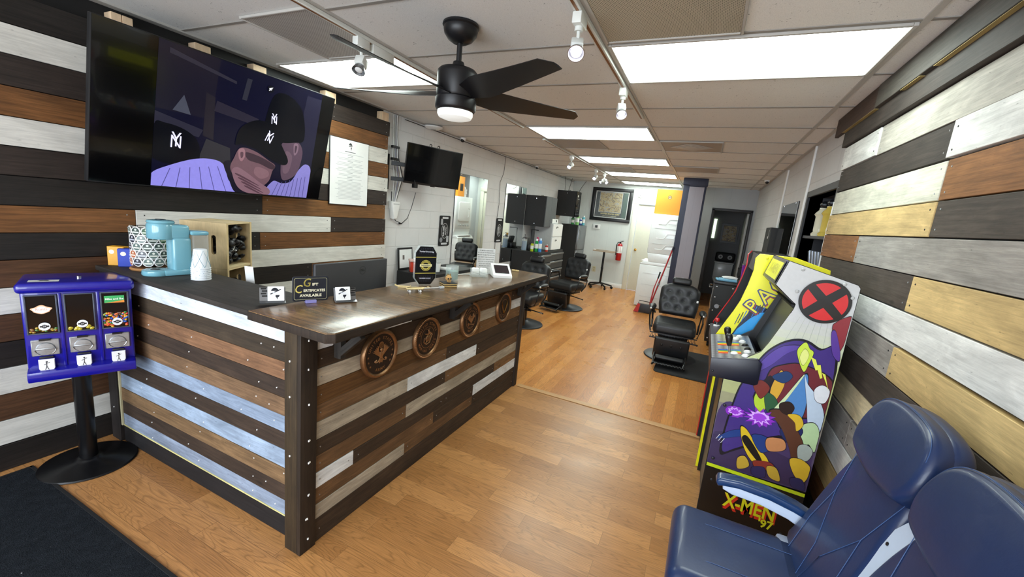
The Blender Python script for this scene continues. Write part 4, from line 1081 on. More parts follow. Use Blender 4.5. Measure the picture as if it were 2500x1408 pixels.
b = B(); b.prism(S([(.20, .02), (.20, .80), (.60, .80), (.63, .02)]), -.208, .208, BLACK_PL, mat=SM); b.prism(S([(.30, .93), (.40, 1.22), (.43, 1.22), (.33, .92)]), -.208, .208, BLACK_MATTE, mat=SM); b.prism(S([(.62, .02), (.64, 1.36), (.652, 1.36), (.635, .02)]), -.208, .208, BLACK_PL, mat=SM); b.prism(S([(.29, 1.31), (.30, 1.415), (.47, 1.416), (.64, 1.368), (.64, 1.33), (.36, 1.33)]), -.208, .208, BLACK_PL, mat=SM); b.build('body', p2_)
b = B(); b.prism(S([(.13, .80), (.128, .872), (.30, .905), (.34, .88), (.33, .80)]), -.225, .206, plain('deck_grey', '#3b3d44', .4, 0, .1), bev=.004, mat=SM); b.build('control_deck', p2_)
b = B(); b.cyl((-.13, .165-ox, .875), (-.13, .165-ox, .91), .004, STEEL, seg=10); b.sph((-.13, .165-ox, .920), .0165, RED, seg=18); b.cyl((-.13, .165-ox, .876), (-.13, .165-ox, .884), .02, WHITE_PL, seg=18); b.build('joystick', p2_)

# ================================================================= row of airline seats
def make_seat(x, y, label):
    t = thing('airline_seat', label, 'seat', (x, y, 0), FXN, 'blue leather seats along the weathered board wall')
    c = B(); W = .412
    c.box((0, -.075, .395), (W, .47, .13), NAVY_LEATHER, bev=.05, seg=6)
    c.bm.normal_update(); sc = c.build('seat_cushion', t, angle=80)
    b = B(); b.tube([(-.10, -.29, .449), (-.095, -.18, .4615), (-.095, .08, .4615)], .001, plain('blue_thread', '#34507f', .6), 5); b.tube([(.10, -.29, .449), (.095, -.18, .4615), (.095, .08, .4615)], .001, _m['blue_thread'], 5); b.build('stitching', sc)
    # backrest: thick pad that leans back, tapering to a waist
    lean = radians(17)
    BM = Matrix.Translation((0, .10, .43)) @ Matrix.Rotation(-lean, 4, 'X')
    outl = [(-.195, 0), (-.208, .12), (-.208, .25), (-.194, .36), (-.172, .45), (-.16, .53), (.16, .53), (.172, .45), (.194, .36), (.208, .25), (.208, .12), (.195, 0)]
    outl = smo(outl, 3); b = B(); b.prism(outl, -.035, .045, NAVY_LEATHER, bev=.028, seg=5); o = b.build('backrest', t, angle=80); o.matrix_basis = BM
    b = B()
    for s in (-1, 1): b.tube([(s*.14, -.0365, .02), (s*.15, -.0365, .16), (s*.125, -.0365, .30), (s*.17, -.0355, .47)], .001, _m['blue_thread'], 5); b.tube([(s*.125, -.0365, .30), (s*.03, -.0365, .14), (s*.01, -.0365, .02)], .0009, _m['blue_thread'], 5)
    b.build('stitching', o)
    hd = [(-.145, .452), (-.180, .475), (-.200, .515), (-.201, .56), (-.185, .61), (-.15, .645), (-.09, .664), (0, .670), (.09, .664), (.15, .645), (.185, .61), (.201, .56), (.200, .515), (.180, .475), (.145, .452), (0, .436)]
    hd = smo(hd, 3); b = B(); b.prism(hd, -.072, .0, NAVY_LEATHER, bev=.024, seg=6); h = b.build('headrest', t, angle=80); h.matrix_basis = BM
    b = B()
    for off in (.0, .007): b.tube([(x_*.935, -.0675+off, .53+(z_-.53)*.95+.004) for x_, z_ in hd[3:-6]], .001, _m['blue_thread'], 5)
    b.build('stitching', h)
    rs = [(-.185, .02), (-.195, .3), (-.165, .46), (-.19, .53), (-.193, .60), (-.155, .648), (-.09, .668), (0, .675), (.09, .668), (.155, .648), (.193, .60), (.19, .53), (.165, .46), (.195, .3), (.185, .02)]
    rs = smo(rs, 3); b = B(); b.prism(rs, .022, .080, NAVY_LEATHER, bev=.022, seg=5); o = b.build('rear_cushion', t, angle=80); o.matrix_basis = Matrix.Translation((0, .10, .43)) @ Matrix.Rotation(-radians(12), 4, 'X')
    b = B(); b.bx(-.20, .20, .04, .11, .30, .46, PALE_BLUE, bev=.01); b.bx(-.19, .19, .12, .17, .40, .80, PALE_BLUE, bev=.006, seg=1) if False else b.box((0, .205, .66), (.386, .012, .46), PALE_BLUE, rot=(-radians(14), 0, 0), bev=.003); b.build('back_frame', t)
    b = B(); b.bx(-.20, .20, -.27, .10, .30, .335, DARK_STEEL, bev=.005); b.build('seat_pan', t)
    for s in (-1, 1):
        b = B(); b.tube([(s*.17, -.22, .31), (s*.17, -.20, .02)], .016, STEEL, 10); b.tube([(s*.17, .08, .31), (s*.17, .14, .02)], .016, STEEL, 10); b.bx(s*.17-.02, s*.17+.02, -.26, .19, 0, .022, STEEL, bev=.004); b.build('leg_frame', t)
    return t
def armrest(t, lx):
    path = [(-.165, .575), (-.10, .588), (.0, .582), (.08, .562), (.16, .530)]
    top = [(-.180, .574), (-.176, .588), (-.165, .594), (-.10, .603), (0, .597), (.09, .577), (.17, .545)]
    bot = [(.175, .520), (.08, .550), (0, .567), (-.10, .573), (-.150, .566), (-.172, .560)]
    b = B(); b.prism(top+bot, lx-.028, lx+.028, NAVY_PLASTIC, bev=.008, seg=3, mat=SM); a = b.build('armrest', t, angle=60)
    pan = [(-.155, .570), (-.10, .578), (0, .572), (.08, .555), (.175, .522), (.175, .475), (.13, .485), (.07, .512), (-.02, .532), (-.12, .537), (-.152, .548)]
    b = B(); b.prism(pan, lx-.018, lx+.018, PALE_BLUE, bev=.006, seg=3, mat=SM); b.build('armrest_panel', a)
    return a
s1 = make_seat(.37, 1.475, 'navy leather seat with a pale blue armrest, beside the arcade cabinet')
s2 = dup(s1, (.37, 1.055, 0), None, 'navy leather seat nearest the camera, only its padded back in view')
armrest(s1, -.232)
lean = radians(17); b = B(); b.prism([(-.236, .20), (-.15, .18), (-.14, .46), (-.205, .47), (-.238, .40)], -.030, -.022, PALE_BLUE, bev=.003, seg=1); b.cyl((-.221, -.032, .36), (-.221, -.026, .36), .005, BLACK_PL, seg=12)
o = b.build('side_plate', s2); o.matrix_basis = Matrix.Translation((0, .10, .43)) @ Matrix.Rotation(-lean, 4, 'X')
# ================================================================= things on the side ledge
ZL, ZB = 1.0125, 1.0305
BOX = printmat('carton_print', .45)
def carton(name, loc, rz, w, d, h, col, label, words, wc, cat='box'):
    t = thing(name, label, cat, loc, rz)
    b = B(); b.bx(-w/2, w/2, -d/2, d/2, 0, h, BOX, col, bev=.002, seg=1); b.build('carton', t)
    b = B()
    for tx, x, z, s, a in words: b.text(tx, x, z, -d/2-.0006, s, BOX, wc, ang=a, bold=.015)
    b.poly(circ(.012, 18, -w*.22, h*.72), -d/2-.0005, BOX, '#e9e4d6'); b.build('label_print', t)
    return t
carton('coffee_box', (-2.928, 1.165, ZL), radians(40), .075, .05, .105, '#e0a024', 'orange coffee carton at the wall end of the ledge', [('COFFEE', .018, .05, .016, pi/2)], '#3a2a10')
carton('coffee_box', (-2.872, 1.188, ZL), radians(58), .085, .05, .098, '#1f3fb4', 'blue coffee carton between the orange carton and the pod carousel', [('FRENCH', .012, .055, .014, pi/2), ('VANILLA', .026, .055, .014, pi/2)], '#dfe6f6')
# pod carousel
CX, CY = -2.735, 1.228
t = thing('pod_carousel', 'black wire coffee pod carousel on a round wooden base', 'carousel', (CX, CY, ZL))
b = B(); b.lathe([(0, 0), (.088, 0), (.092, .006), (.088, .014), (0, .014)], (0, 0, 0), WOOD_RAW, 40, '#a9794a'); b.build('wooden_base', t)
b = B()
for z in (.03, .232): b.tube([(.078*cos(2*pi*k/28), .078*sin(2*pi*k/28), z) for k in range(28)], .002, BLACK_METAL, 5, closed=True)
for k in range(10):
    a0 = 2*pi*k/10
    for s in (1, -1): b.tube([(.078*cos(a0+s*.9*f_), .078*sin(a0+s*.9*f_), .03+.202*f_) for f_ in [q/6 for q in range(7)]], .0016, BLACK_METAL, 5)
b.cyl((0, 0, .012), (0, 0, .10), .02, BLACK_METAL, seg=12); b.build('wire_basket', t)
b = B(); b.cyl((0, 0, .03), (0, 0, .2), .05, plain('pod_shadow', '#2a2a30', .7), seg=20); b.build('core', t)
POD = printmat('pod_lid', .3)
pod = thing('coffee_pod', 'white coffee pod with a dark foil lid held in the wire carousel', 'coffee pod', (0, 0, 0), 0, 'coffee pods in the carousel')
b = B(); b.lathe([(0, .0), (.0225, .0), (.0240, -.002), (.021, -.006), (.017, -.036), (0, -.036)], (0, 0, 0), WHITE_PL, 20, mat=Matrix.Rotation(pi/2, 4, 'X')); b.build('cup', pod)
lids = []
for c1, c2 in (('#5d6f6a', '#d8d8cc'), ('#3a4a44', '#cfd4cc'), ('#2f5a3a', '#c9d6c0'), ('#8a6a44', '#ead9b8'), ('#b36a4a', '#f0d8c4'), ('#33343c', '#b9bcc6')):
    b = B(); b.poly(circ(.0195, 24), -.0006, POD, c1); b.poly([(-.017, -.002), (.017, -.002), (.016, -.009), (-.016, -.009)], -.0009, POD, c2); b.poly(circ(.006, 12, 0, .008), -.0009, POD, c2)
    lids.append(b.build('foil_lid', pod if not lids else None))
first = True; ip = 0
for row in range(5):
    for k in range(11):
        a = 2*pi*(k+.5*(row % 2))/11
        # only the half of the carousel that faces the room
        if cos(a-radians(-35)) < -.25: continue
        d = (cos(a), sin(a)); loc = (CX+.0835*d[0], CY+.0835*d[1], ZL+.048+.041*row)
        rz = math.atan2(d[0], -d[1])
        nm = ('bottom', 'second', 'middle', 'fourth', 'top')[row]
        if first: o = pod; first = False
        else:
            o = pod.copy(); COL.objects.link(o)
            c = pod.children[0].copy(); COL.objects.link(c); c.parent = o
            l = lids[ip % 6].copy(); COL.objects.link(l); l.parent = o
        o.location = loc; o.rotation_euler = (0, 0, rz)
        ip += 1
for l in lids[1:]: bpy.data.objects.remove(l)
# coffee maker
t = thing('coffee_maker', 'glossy teal single-cup coffee maker with a clear water tank', 'coffee maker', (-2.545, 1.225, ZL), radians(-6))
b = B(); b.prism([(-.058, -.115), (.058, -.115), (.058, .10), (-.058, .10)], 0, .022, TEAL, bev=.008, mat=SM) if False else b.lathe([(0, 0), (.058, 0), (.062, .006), (.060, .024), (.052, .029), (0, .029)], (-.012, -.055, 0), TEAL, 36); b.bx(-.05, .05, -.04, .085, 0, .03, TEAL, bev=.006); b.cyl((-.012, -.06, .029), (-.012, -.06, .031), .02, BLACK_PL, seg=20); b.build('drip_base', t)
b = B(); b.bx(-.047, .047, .0, .085, .02, .20, TEAL, bev=.014, seg=4); b.build('column', t)
b = B(); b.lathe([(0, .188), (.056, .190), (.060, .196), (.060, .258), (.056, .268), (0, .270)], (-.010, -.028, 0), TEAL, 40); b.bx(-.05, .045, -.01, .08, .19, .265, TEAL, bev=.014, seg=4); b.build('brew_head', t)
b = B(); b.lathe([(0, .268), (.054, .268), (.059, .274), (.055, .284), (.03, .288), (0, .288)], (-.010, -.028, 0), TEAL, 40); b.lathe([(.0, .2885), (.022, .2885), (.022, .29), (0, .29)], (-.01, -.028, 0), BLACK_PL, 20); b.build('lid', t)
b = B(); b.prism(rrect(.092, .152, .012, 4, .012, .14), .088, .160, CLEAR, bev=.004, seg=2); b.prism(rrect(.084, .055, .01, 4, .012, .094), .092, .156, glassmat('tank_water', '#b9c4c8', .05, .35)); wt = b.build('water_tank', t)
b = B(); b.bx(-.036, .060, .080, .164, .212, .236, TEAL, bev=.010); b.build('tank_lid', t)
b = B(); b.bx(-.038, .062, .078, .164, 0, .066, TEAL, bev=.010); b.build('tank_base', t)
# paper cups nested upside down
cup = thing('paper_cup', 'lowest white paper cup of the upside-down stack beside the coffee maker', 'paper cup', (-2.345, 1.265, ZL), 0, 'nested paper cups on the ledge')
CUPW = plain('cup_paper', '#e2e6ea', .55, 0, .02)
b = B(); b.lathe([(.0415, .0), (.0440, .001), (.0440, .005), (.0415, .006), (.029, .098), (.0275, .100), (.0, .097)], (0, 0, 0), CUPW, 32); b.build('paper_wall', cup)
b = B()
for s in (1, -1):
    for k in range(6):
        a0 = 2*pi*k/6; b.tube([((.0422-.0128*f_)*cos(a0+s*1.0*f_), (.0422-.0128*f_)*sin(a0+s*1.0*f_), .008+.085*f_) for f_ in [q/6 for q in range(7)]], .0008, plain('cup_print', '#6d97a6', .5), 4)
b.build('printed_lattice', cup)
names = ['second', 'third', 'fourth', 'fifth', 'sixth', 'seventh']
for k, nme in enumerate(names):
    dup(cup, (-2.345, 1.265, ZL+.0098*(k+1)), k*.4, ('%s white paper cup from the bottom of the upside-down stack' % nme) if nme != 'seventh' else 'topmost white paper cup of the upside-down stack beside the coffee maker')

# wooden crates holding black capes, behind the ledge
PINE = '#d6bd8e'
def crate(loc, h, label):
    t = thing('wooden_crate', label, 'crate', loc, radians(30), 'pine crates stacked behind the ledge')
    # local: +x is the open side, -y the solid end with the hand hole; origin at the near corner's base centre
    A_, D_ = .26, .26
    for y, nm in ((-D_/2, 'end_panel'), (D_/2, 'end_panel')):
        b = B(); hole = [(-.02+.014*cos(a), h*.52+(.045 if sin(a) > 0 else -.045)+.014*sin(a)) for a in [2*pi*k/20 for k in range(20)]]
        # board with an oval hand hole: left, right, above and below pieces
        HX = .055; b.bx(-A_/2, HX-.014, y-.009, y+.009, 0, h, WOOD_RAW, PINE, grain=2); b.bx(HX+.014, A_/2, y-.009, y+.009, 0, h, WOOD_RAW, PINE, grain=2)
        b.bx(HX-.014, HX+.014, y-.009, y+.009, 0, h*.52-.058, WOOD_RAW, PINE, grain=2); b.bx(HX-.014, HX+.014, y-.009, y+.009, h*.52+.058, h, WOOD_RAW, PINE, grain=2)
        for s in (-1, 1):
            for q in (-1, 1): b.prism([(HX+q*.014, h*.52+s*.058), (HX+q*.014, h*.52+s*.044), (HX+q*.0125, h*.52+s*.050), (HX+q*.008, h*.52+s*.0555), (HX, h*.52+s*.058)], y-.009, y+.009, WOOD_RAW, PINE)
        b.build(nm, t)
    for k in range(4):
        for z in (h-.004, .004):
            b = B(); b.bx(-A_/2+.066*k, -A_/2+.066*k+.060, -D_/2, D_/2, z-.004, z+.004, WOOD_RAW, '#dcc699', grain=1); b.build('slat', t)
        b = B(); b.bx(-A_/2-.004, -A_/2+.004, -D_/2, D_/2, .012+(h-.02)/4*k, .012+(h-.02)/4*k+.055, WOOD_RAW, PINE, grain=1); b.build('slat', t)
    return t
cc_ = (-2.575-.13*cos(radians(30))-.13*sin(radians(30))*.98, 1.54-.13*sin(radians(30))+.13*cos(radians(30)))
crate((*cc_, .735), .272, 'lower pine crate, mostly hidden behind the ledge')
crate((*cc_, 1.008), .275, 'upper pine crate with an oval hand hole, holding black capes')
CAPE = plain('black_nylon', '#0d0d10', .45, 0, .3, .5, 18)
def heap(loc, w, h, label):
    t = thing('folded_cape', label, 'cape', loc, radians(30), 'black capes in the crates')
    b = B(); random.seed(3)
    for k in range(120):
        b.sph((random.uniform(-w, w), random.uniform(-.100, .100), .022+h*random.random()), (random.uniform(.022, .036), random.uniform(.02, .032), random.uniform(.012, .024)), CAPE, seg=8, rot=(random.uniform(-.7, .7), random.uniform(-.7, .7), random.uniform(0, 3)))
    b.build('bunched_cloth', t)
    b = B(); b.tube([(.08, -.05, .06), (.095, -.03, .10), (.088, .01, .13)], .002, WHITE_PL, 5); b.sph((.085, .01, .09), (.008, .008, .005), WHITE_PL, seg=8); b.build('white_tie', t)
heap((cc_[0]+.02, cc_[1], 1.018), .098, .215, 'bunch of black capes stuffed in the upper crate')
heap((cc_[0]+.02, cc_[1], .745), .085, .13, 'bunch of black capes in the lower crate')
t = thing('tag_card', 'small white card with grey print leaning behind the ledge', 'card', (-2.255, 1.462, .98), radians(20))
b = B(); b.box((0, 0, .05), (.05, .002, .10), WHITE_PAPER, rot=(.12, 0, 0)); b.build('card', t)
b = B(); b.box((0, -.003, .075), (.02, .0005, .02), plain('ink', '#55565a', .7), rot=(.12, 0, 0)); b.build('print_block', t)

# ================================================================= things on the bar top
def card_holder(loc, rz, label, flip):
    t = thing('card_holder', label, 'card holder', loc, rz, 'business card holders beside the gift sign')
    ln = radians(18)
    H_M = Matrix.Rotation(-ln, 4, 'X')
    b = B(); b.box((0, .0, .034), (.098, .002, .062), STEEL, rot=(-ln, 0, 0)); b.box((0, -.020, .006), (.098, .022, .002), STEEL, rot=(.25, 0, 0)); b.box((0, .032, .022), (.08, .002, .05), DARK_STEEL, rot=(.55, 0, 0)); b.build('metal_stand', t)
    b = B(); s = 1 if flip else -1
    for k in range(5): b.box((s*-.034+.004*(k % 2), -.0025, .018+.011*k), (.020, .0015, .006), BLACK_PL, rot=(-ln, 0, 0))
    b.build('cut_pattern', t)
    c = thing('business_cards', label.replace('metal card holder', 'white business cards in the metal holder'), 'business cards', loc, rz, 'card stacks in the holders')
    b = B(); b.box((s*.012, -.0105, .040), (.062, .014, .062), WHITE_PAPER, rot=(-ln, 0, 0)); b.build('card_stack', c)
    b = B(); M2 = Matrix.Translation((s*.012, -.0105, .040)) @ Matrix.Rotation(-ln, 4, 'X')
    b.poly([(.014*cos(a)-.004, .012+.013*sin(a)) for a in [pi*k/10 for k in range(11)]], -.0075, PRINT, '#1a1f2a', M2)
    b.poly([(-.022, .0), (.018, .020), (.020, .017), (-.020, -.004)], -.0078, PRINT, '#1a1f2a', M2); b.poly([(-.016, .008), (.012, .002), (.010, -.002), (-.010, .0)], -.0078, PRINT, '#dfe3ea', M2)
    b.poly([(-.002, -.006), (.014, -.006), (.011, -.014), (.006, -.016), (.004, -.026), (.001, -.016), (-.002, -.014)], -.0075, PRINT, '#1a1f2a', M2); b.build('emblem', c)
card_holder((-1.655, 1.172, ZB), radians(57), 'metal card holder left of the gift certificate sign', True)
card_holder((-1.478, 1.405, ZB), radians(63), 'metal card holder right of the gift certificate sign', False)
# gift sign
t = thing('counter_sign', 'black counter sign reading GIFT CERTIFICATES AVAILABLE in gold and cream', 'sign', (-1.552, 1.280, ZB), radians(64.5))
SIGN = plain('sign_black', '#20232b', .35, 0, .04)
b = B(); b.prism(rrect(.150, .112, .010, 4, 0, .064), 0, .004, SIGN, bev=.001, seg=1); b.build('board', t)
b = B()
for pts in (rrect(.136, .097, .008, 5, 0, .064),):
    inner = rrect(.1335, .0945, .0075, 5, 0, .064)
    n = len(pts)
    for k in range(n): b.poly([pts[k], pts[(k+1) % n], inner[(k+1) % n], inner[k]], -.0006, PRINT, '#b9b48e')
b.build('border_line', t)
GC, CRM = '#cdbb62', '#e8e2c4'
b = B()
for dx, dy in ((0, 0), (.0006, 0)): b.text('G', -.018+dx, .090, -.0008, .052, PRINT, GC, shear=.18, bold=.006, sx=.85)
b.text('IFT', .018, .083, -.0008, .0165, PRINT, CRM, bold=.03, sx=1.15); b.text('C', -.052, .062, -.0008, .052, PRINT, GC, shear=.18, bold=.006, sx=.85)
b.text('ERTIFICATES', .015, .0555, -.0008, .0165, PRINT, CRM, bold=.03, sx=.98); b.text('AVAILABLE', 0, .0335, -.0008, .0165, PRINT, CRM, bold=.03, sx=1.12); b.build('lettering', t)
b = B(); b.bx(-.022, .022, -.012, .016, 0, .014, glassmat('violet_acrylic', '#9a97d8', .08, .75), bev=.001, seg=1); b.build('acrylic_foot', t)
# monitor
t = thing('computer_monitor', 'dark grey computer monitor seen from the back behind the bar', 'monitor', (-1.75, 1.73, .735), FX)
MONG = plain('monitor_grey', '#4b4b4e', .5, .1, .05)
b = B(); b.bx(-.262, .262, 0, .012, .12, .425, MONG, bev=.003, seg=1); b.bx(-.262, .262, .012, .022, .12, .425, BLACK_PL, bev=.003, seg=1); b.bx(-.14, .14, -.03, 0, .13, .25, MONG, bev=.01); b.build('panel', t)
b = B(); b.bx(-.03, .03, -.03, -.01, .01, .2, MONG, bev=.004); b.bx(-.12, .12, -.09, .09, 0, .012, MONG, bev=.005); b.build('stand', t)
b = B(); arc_strip(b, .0215, .0235, -.0006, PRINT, '#0a0a0b', cx=.06, cz=.37); b.text('DELL', .06, .37, -.0006, .018, PRINT, '#0a0a0b', bold=.035, sx=.82); b.build('round_logo', t)
# award plaque
t = thing('award_plaque', 'black octagonal acrylic award with a gold seal standing on the bar', 'award', (-1.500, 2.045, ZB), radians(54.5))
octo = [(-.036, 0), (.036, 0), (.066, .042), (.066, .196), (.040, .236), (-.040, .236), (-.066, .196), (-.066, .042)]
b = B(); b.prism([(x*1.06, z*1.012) for x, z in octo], .001, .022, GLASS, bev=.003, seg=1); b.build('acrylic_block', t)
b = B(); b.prism([(x*.97, .003+z*.975) for x, z in octo], -.0025, .0, plain('award_black', '#0b0b0e', .25, 0, .05, 0, 30, .3)); b.build('face_plate', t)
b = B(); y = -.0030
for z in (.068, .165): b.poly([(-.063, z), (.063, z+.003), (.063, z+.008), (-.063, z+.005)], y, PRINT, '#a89a4a')
for k in range(9):
    for j in range(5):
        for zc in (.188, .020):
            xx = -.044+.011*k; zz = zc+.008*j
            if abs(xx) < .05-(max(0, zz-.196)+max(0, .042-zz))*.6: b.poly([(xx, zz), (xx+.004, zz+.003), (xx+.004, zz+.004), (xx, zz+.001)], y, PRINT, '#565a78')
b.build('pattern_bands', t)
b = B(); b.poly(circ(.033, 36, 0, .119), y, PRINT, '#b5a44c'); b.poly(circ(.0295, 36, 0, .119), y-.0002, PRINT, '#15140f'); b.poly(circ(.027, 36, 0, .119), y-.0004, PRINT, '#b5a44c'); b.poly(circ(.0185, 30, 0, .119), y-.0006, PRINT, '#15140f')
b.poly([(-.037, .111), (.037, .113), (.037, .128), (-.037, .126)], y-.0008, PRINT, '#d9cf9a'); b.text('BusinessRate', 0, .1195, y-.001, .0105, PRINT, '#1c1c16', bold=.02)
arc_text(b, 'BEST OF', .0225, y-.001, .0075, PRINT, '#15140f', 90, 16, True, cz=.119, bold=.02);
for k_ in (-1, 0, 1): b.poly([(k_*.009+.0028*(1 if q % 2 == 0 else .42)*cos(pi/2+q*pi/5), .103+.0028*(1 if q % 2 == 0 else .42)*sin(pi/2+q*pi/5)) for q in range(10)], y-.001, PRINT, '#e8dc9a')
b.build('gold_seal', t)
b = B(); b.text('Tactical Grooming', 0, .203, y-.0008, .0115, PRINT, '#e4e4ec', bold=.015); b.text("1st Place", 0, .076, y-.0008, .0105, PRINT, '#e4e4ec', shear=.3) if False else None
b.text('BARBER SHOP', 0, .040, y-.0008, .011, PRINT, '#c8c8d6', bold=.01); b.build('lettering', t)
# little wooden skateboards and sticks
BEECH = plain('beech', '#dcc48c', .5, 0, .1)
t = thing('mini_skateboard', 'tiny wooden skateboard on white wheels at the front of the bar', 'toy skateboard', (-1.408, 1.832, ZB), radians(56))
b = B(); b.prism([(-.052, .022), (-.042, .016), (.042, .016), (.052, .022), (.052, .0255), (.041, .0195), (-.041, .0195), (-.052, .0255)], -.013, .013, BEECH, bev=.001, seg=1); b.build('deck', t)
for x in (-.03, .03):
    for yy in (-.011, .011): b = B(); b.cyl((x, yy-.003, .006), (x, yy+.003, .006), .006, WHITE_PL, seg=14); b.build('wheel', t)
    b = B(); b.bx(x-.004, x+.004, -.011, .011, .005, .017, STEEL, bev=.001, seg=1); b.build('truck', t)
t = thing('mini_skateboard', 'tiny wooden skateboard lying upside down left of the award', 'toy skateboard', (-1.525, 1.875, ZB), radians(30))
b = B(); b.prism([(-.045, .012), (-.036, .006), (.036, .006), (.045, .012), (.045, .016), (.035, .010), (-.035, .010), (-.045, .016)], -.012, .012, BEECH, bev=.001, seg=1); b.build('deck', t)
b = B(); b.bx(-.028, .028, -.013, .013, .0, .006, BEECH, bev=.001, seg=1); b.build('trucks', t)
t = thing('wooden_stick', 'flat pale wooden stick lying beside the tiny skateboard', 'stick', (-1.47, 1.93, ZB), radians(48)); b = B(); b.bx(-.075, .06, -.006, .006, 0, .006, BEECH, bev=.002, seg=1); b.build('shaft', t); b = B(); b.bx(.06, .075, -.008, .008, 0, .009, BEECH, bev=.002, seg=1); b.build('head', t)
t = thing('white_brush', 'small white brush with a clear handle beside the award', 'brush', (-1.395, 1.985, ZB), radians(62)); b = B(); b.bx(-.06, .05, -.004, .004, .002, .008, WHITE_PL, bev=.002, seg=1); b.build('handle', t); b = B(); b.bx(.04, .072, -.010, .010, 0, .014, GREY_PAINT, bev=.003, seg=1); b.build('bristle_head', t)
# coasters with a small figurine
for k, (rz, lb) in enumerate(((.9, 'lower square wooden coaster under the figurine'), (.95, 'upper square wooden coaster under the figurine'))):
    t = thing('wooden_coaster', lb, 'coaster', (-1.395, 2.145, ZB+.0105*k), rz, 'square wooden coasters')
    b = B(); b.bx(-.043, .043, -.043, .043, .0, .0065, WOOD_RAW, '#d9b878', bev=.002, seg=1); b.build('plate', t)
    b = B(); b.bx(-.0435, .0435, -.0435, .0435, .0065, .0095, BLACK_PL); b.build('cork_edge', t)
t = thing('skull_figurine', 'small tan carved figurine sitting on wooden coasters', 'figurine', (-1.395, 2.145, ZB+.0212), radians(55))
TAN = plain('carved_tan', '#c79a5c', .5, 0, .3, .4, 60)
b = B(); b.sph((0, .002, .026), (.020, .021, .019), TAN, seg=16); b.box((0, -.008, .010), (.024, .022, .018), TAN, bev=.005); b.build('head', t)
b = B()
for s in (-1, 1): b.sph((s*.008, -.017, .025), (.0055, .004, .005), BLACK_MATTE, seg=10); 
b.box((0, -.019, .012), (.018, .002, .003), BLACK_MATTE); b.build('eye_sockets', t)
b = B()
for s in (-.010, 0, .010): b.lathe([(.005, 0), (.003, .008), (0, .018)], (s, .004, .040), GOLDM, 8)
b.build('spikes', t)
# candle
t = thing('glass_candle', 'sea-green candle in a clear tumbler on the bar', 'candle', (-1.495, 2.335, ZB))
b = B(); b.lathe([(0, .0), (.042, .0), (.0435, .004), (.0435, .098), (.0405, .098), (.0405, .008), (0, .008)], (0, 0, 0), GLASS, 36); b.build('tumbler', t)
b = B(); b.cyl((0, 0, .0085), (0, 0, .062), .040, plain('sea_green_wax', '#5d8f88', .45, 0, .04), seg=36); b.build('wax', t)
b = B(); b.cyl((0, 0, .062), (0, 0, .072), .0012, BLACK_PL, seg=6); b.build('wick', t)
# packets box
t = thing('packet_holder', 'clear holder with two white paper packets on the bar', 'packet holder', (-1.455, 2.635, ZB), radians(48))
b = B(); b.bx(-.062, .062, -.025, -.023, 0, .04, GLASS); b.bx(-.062, .062, .023, .025, 0, .06, GLASS); b.bx(-.062, .062, -.025, .025, 0, .003, GLASS); b.build('acrylic_tray', t)
for k, x in enumerate((-.03, .03)):
    t = thing('paper_packet', ('left' if k == 0 else 'right')+' white folded packet in the clear holder', 'packet', (-1.455+x*cos(radians(48)), 2.635+x*sin(radians(48)), ZB+.004), radians(48), 'white packets in the holder')
    b = B(); b.box((0, 0, .032), (.055, .036, .056), WHITE_PAPER, rot=(-.12, .05, 0), bev=.012, seg=3); b.build('folded_paper', t)
    b = B(); b.box((0, -.019, .022), (.05, .002, .002), BLACK_PL, rot=(0, .15, 0)); b.build('fold_line', t)
# card reader
t = thing('card_reader', 'white card payment terminal with a dark screen at the far bar end', 'card reader', (-1.36, 2.80, ZB), radians(38))
b = B(); b.prism([(-.085, 0), (.075, 0), (.075, .085), (.06, .088), (-.085, .018)], -.072, .072, WHITE_PL, bev=.004, seg=2, mat=SM); b.build('body', t)
b = B(); RM = Matrix.Translation((0, -.012, .0545)) @ Matrix.Rotation(math.atan2(.070, .145), 4, 'X'); b.box((0, 0, .001), (.108, .105, .003), plain('reader_screen', '#2a2328', .15, 0, .05), bev=.002, seg=1, ) ; o = b.build('screen', t); o.matrix_basis = RM
t = thing('reader_cable', 'white cable running from the card terminal along the bar', 'cable', (-1.42, 2.80, ZB)); b = B(); b.tube([(0.0, .05, .006), (-.05, -.02, .006), (-.08, -.14, .005), (-.14, -.20, .004), (-.17, -.30, .004)], .004, WHITE_PL, 8); b.build('cord', t); b = B(); b.cyl((-.168, -.29, .004), (-.174, -.315, .004), .0055, WHITE_PL, seg=8); b.build('plug', t)
# surcharge notice
t = thing('notice_sign', 'clear upright notice with lines of small black capitals', 'sign', (-1.53, 2.86, ZB), radians(50))
b = B(); b.bx(-.075, .075, 0, .003, .0, .185, glassmat('notice_acrylic', '#f2f4f4', .1, .45)); b.bx(-.075, .075, -.03, .04, 0, .003, GLASS); b.build('acrylic_stand', t)
b = B()
for k, ln_ in enumerate(['WE IMPOSE A SURCHARGE', 'OF 3.5% ON THE TRANSACTION', 'AMOUNT ON MASTERCARD AND', 'VISA CREDIT CARD PRODUCTS,', 'WHICH IS NOT GREATER THAN', 'OUR COST OF ACCEPTANCE.', 'WE DO NOT SURCHARGE', 'MASTERCARD AND VISA', 'DEBIT CARDS.']): b.text(ln_, 0, .170-.0172*k, -.0005, .0112, PRINT, '#1b1b1e', bold=.012, sx=.85)
b.build('lettering', t)
t = thing('wooden_token', 'small yellow wooden piece at the far bar corner', 'token', (-1.40, 3.16, ZB), .3); b = B(); b.bx(-.03, .03, -.012, .012, 0, .012, BEECH, bev=.003); b.build('block', t); b = B(); b.cyl((0, 0, .012), (0, 0, .015), .008, GOLDM, seg=12); b.build('stud', t)
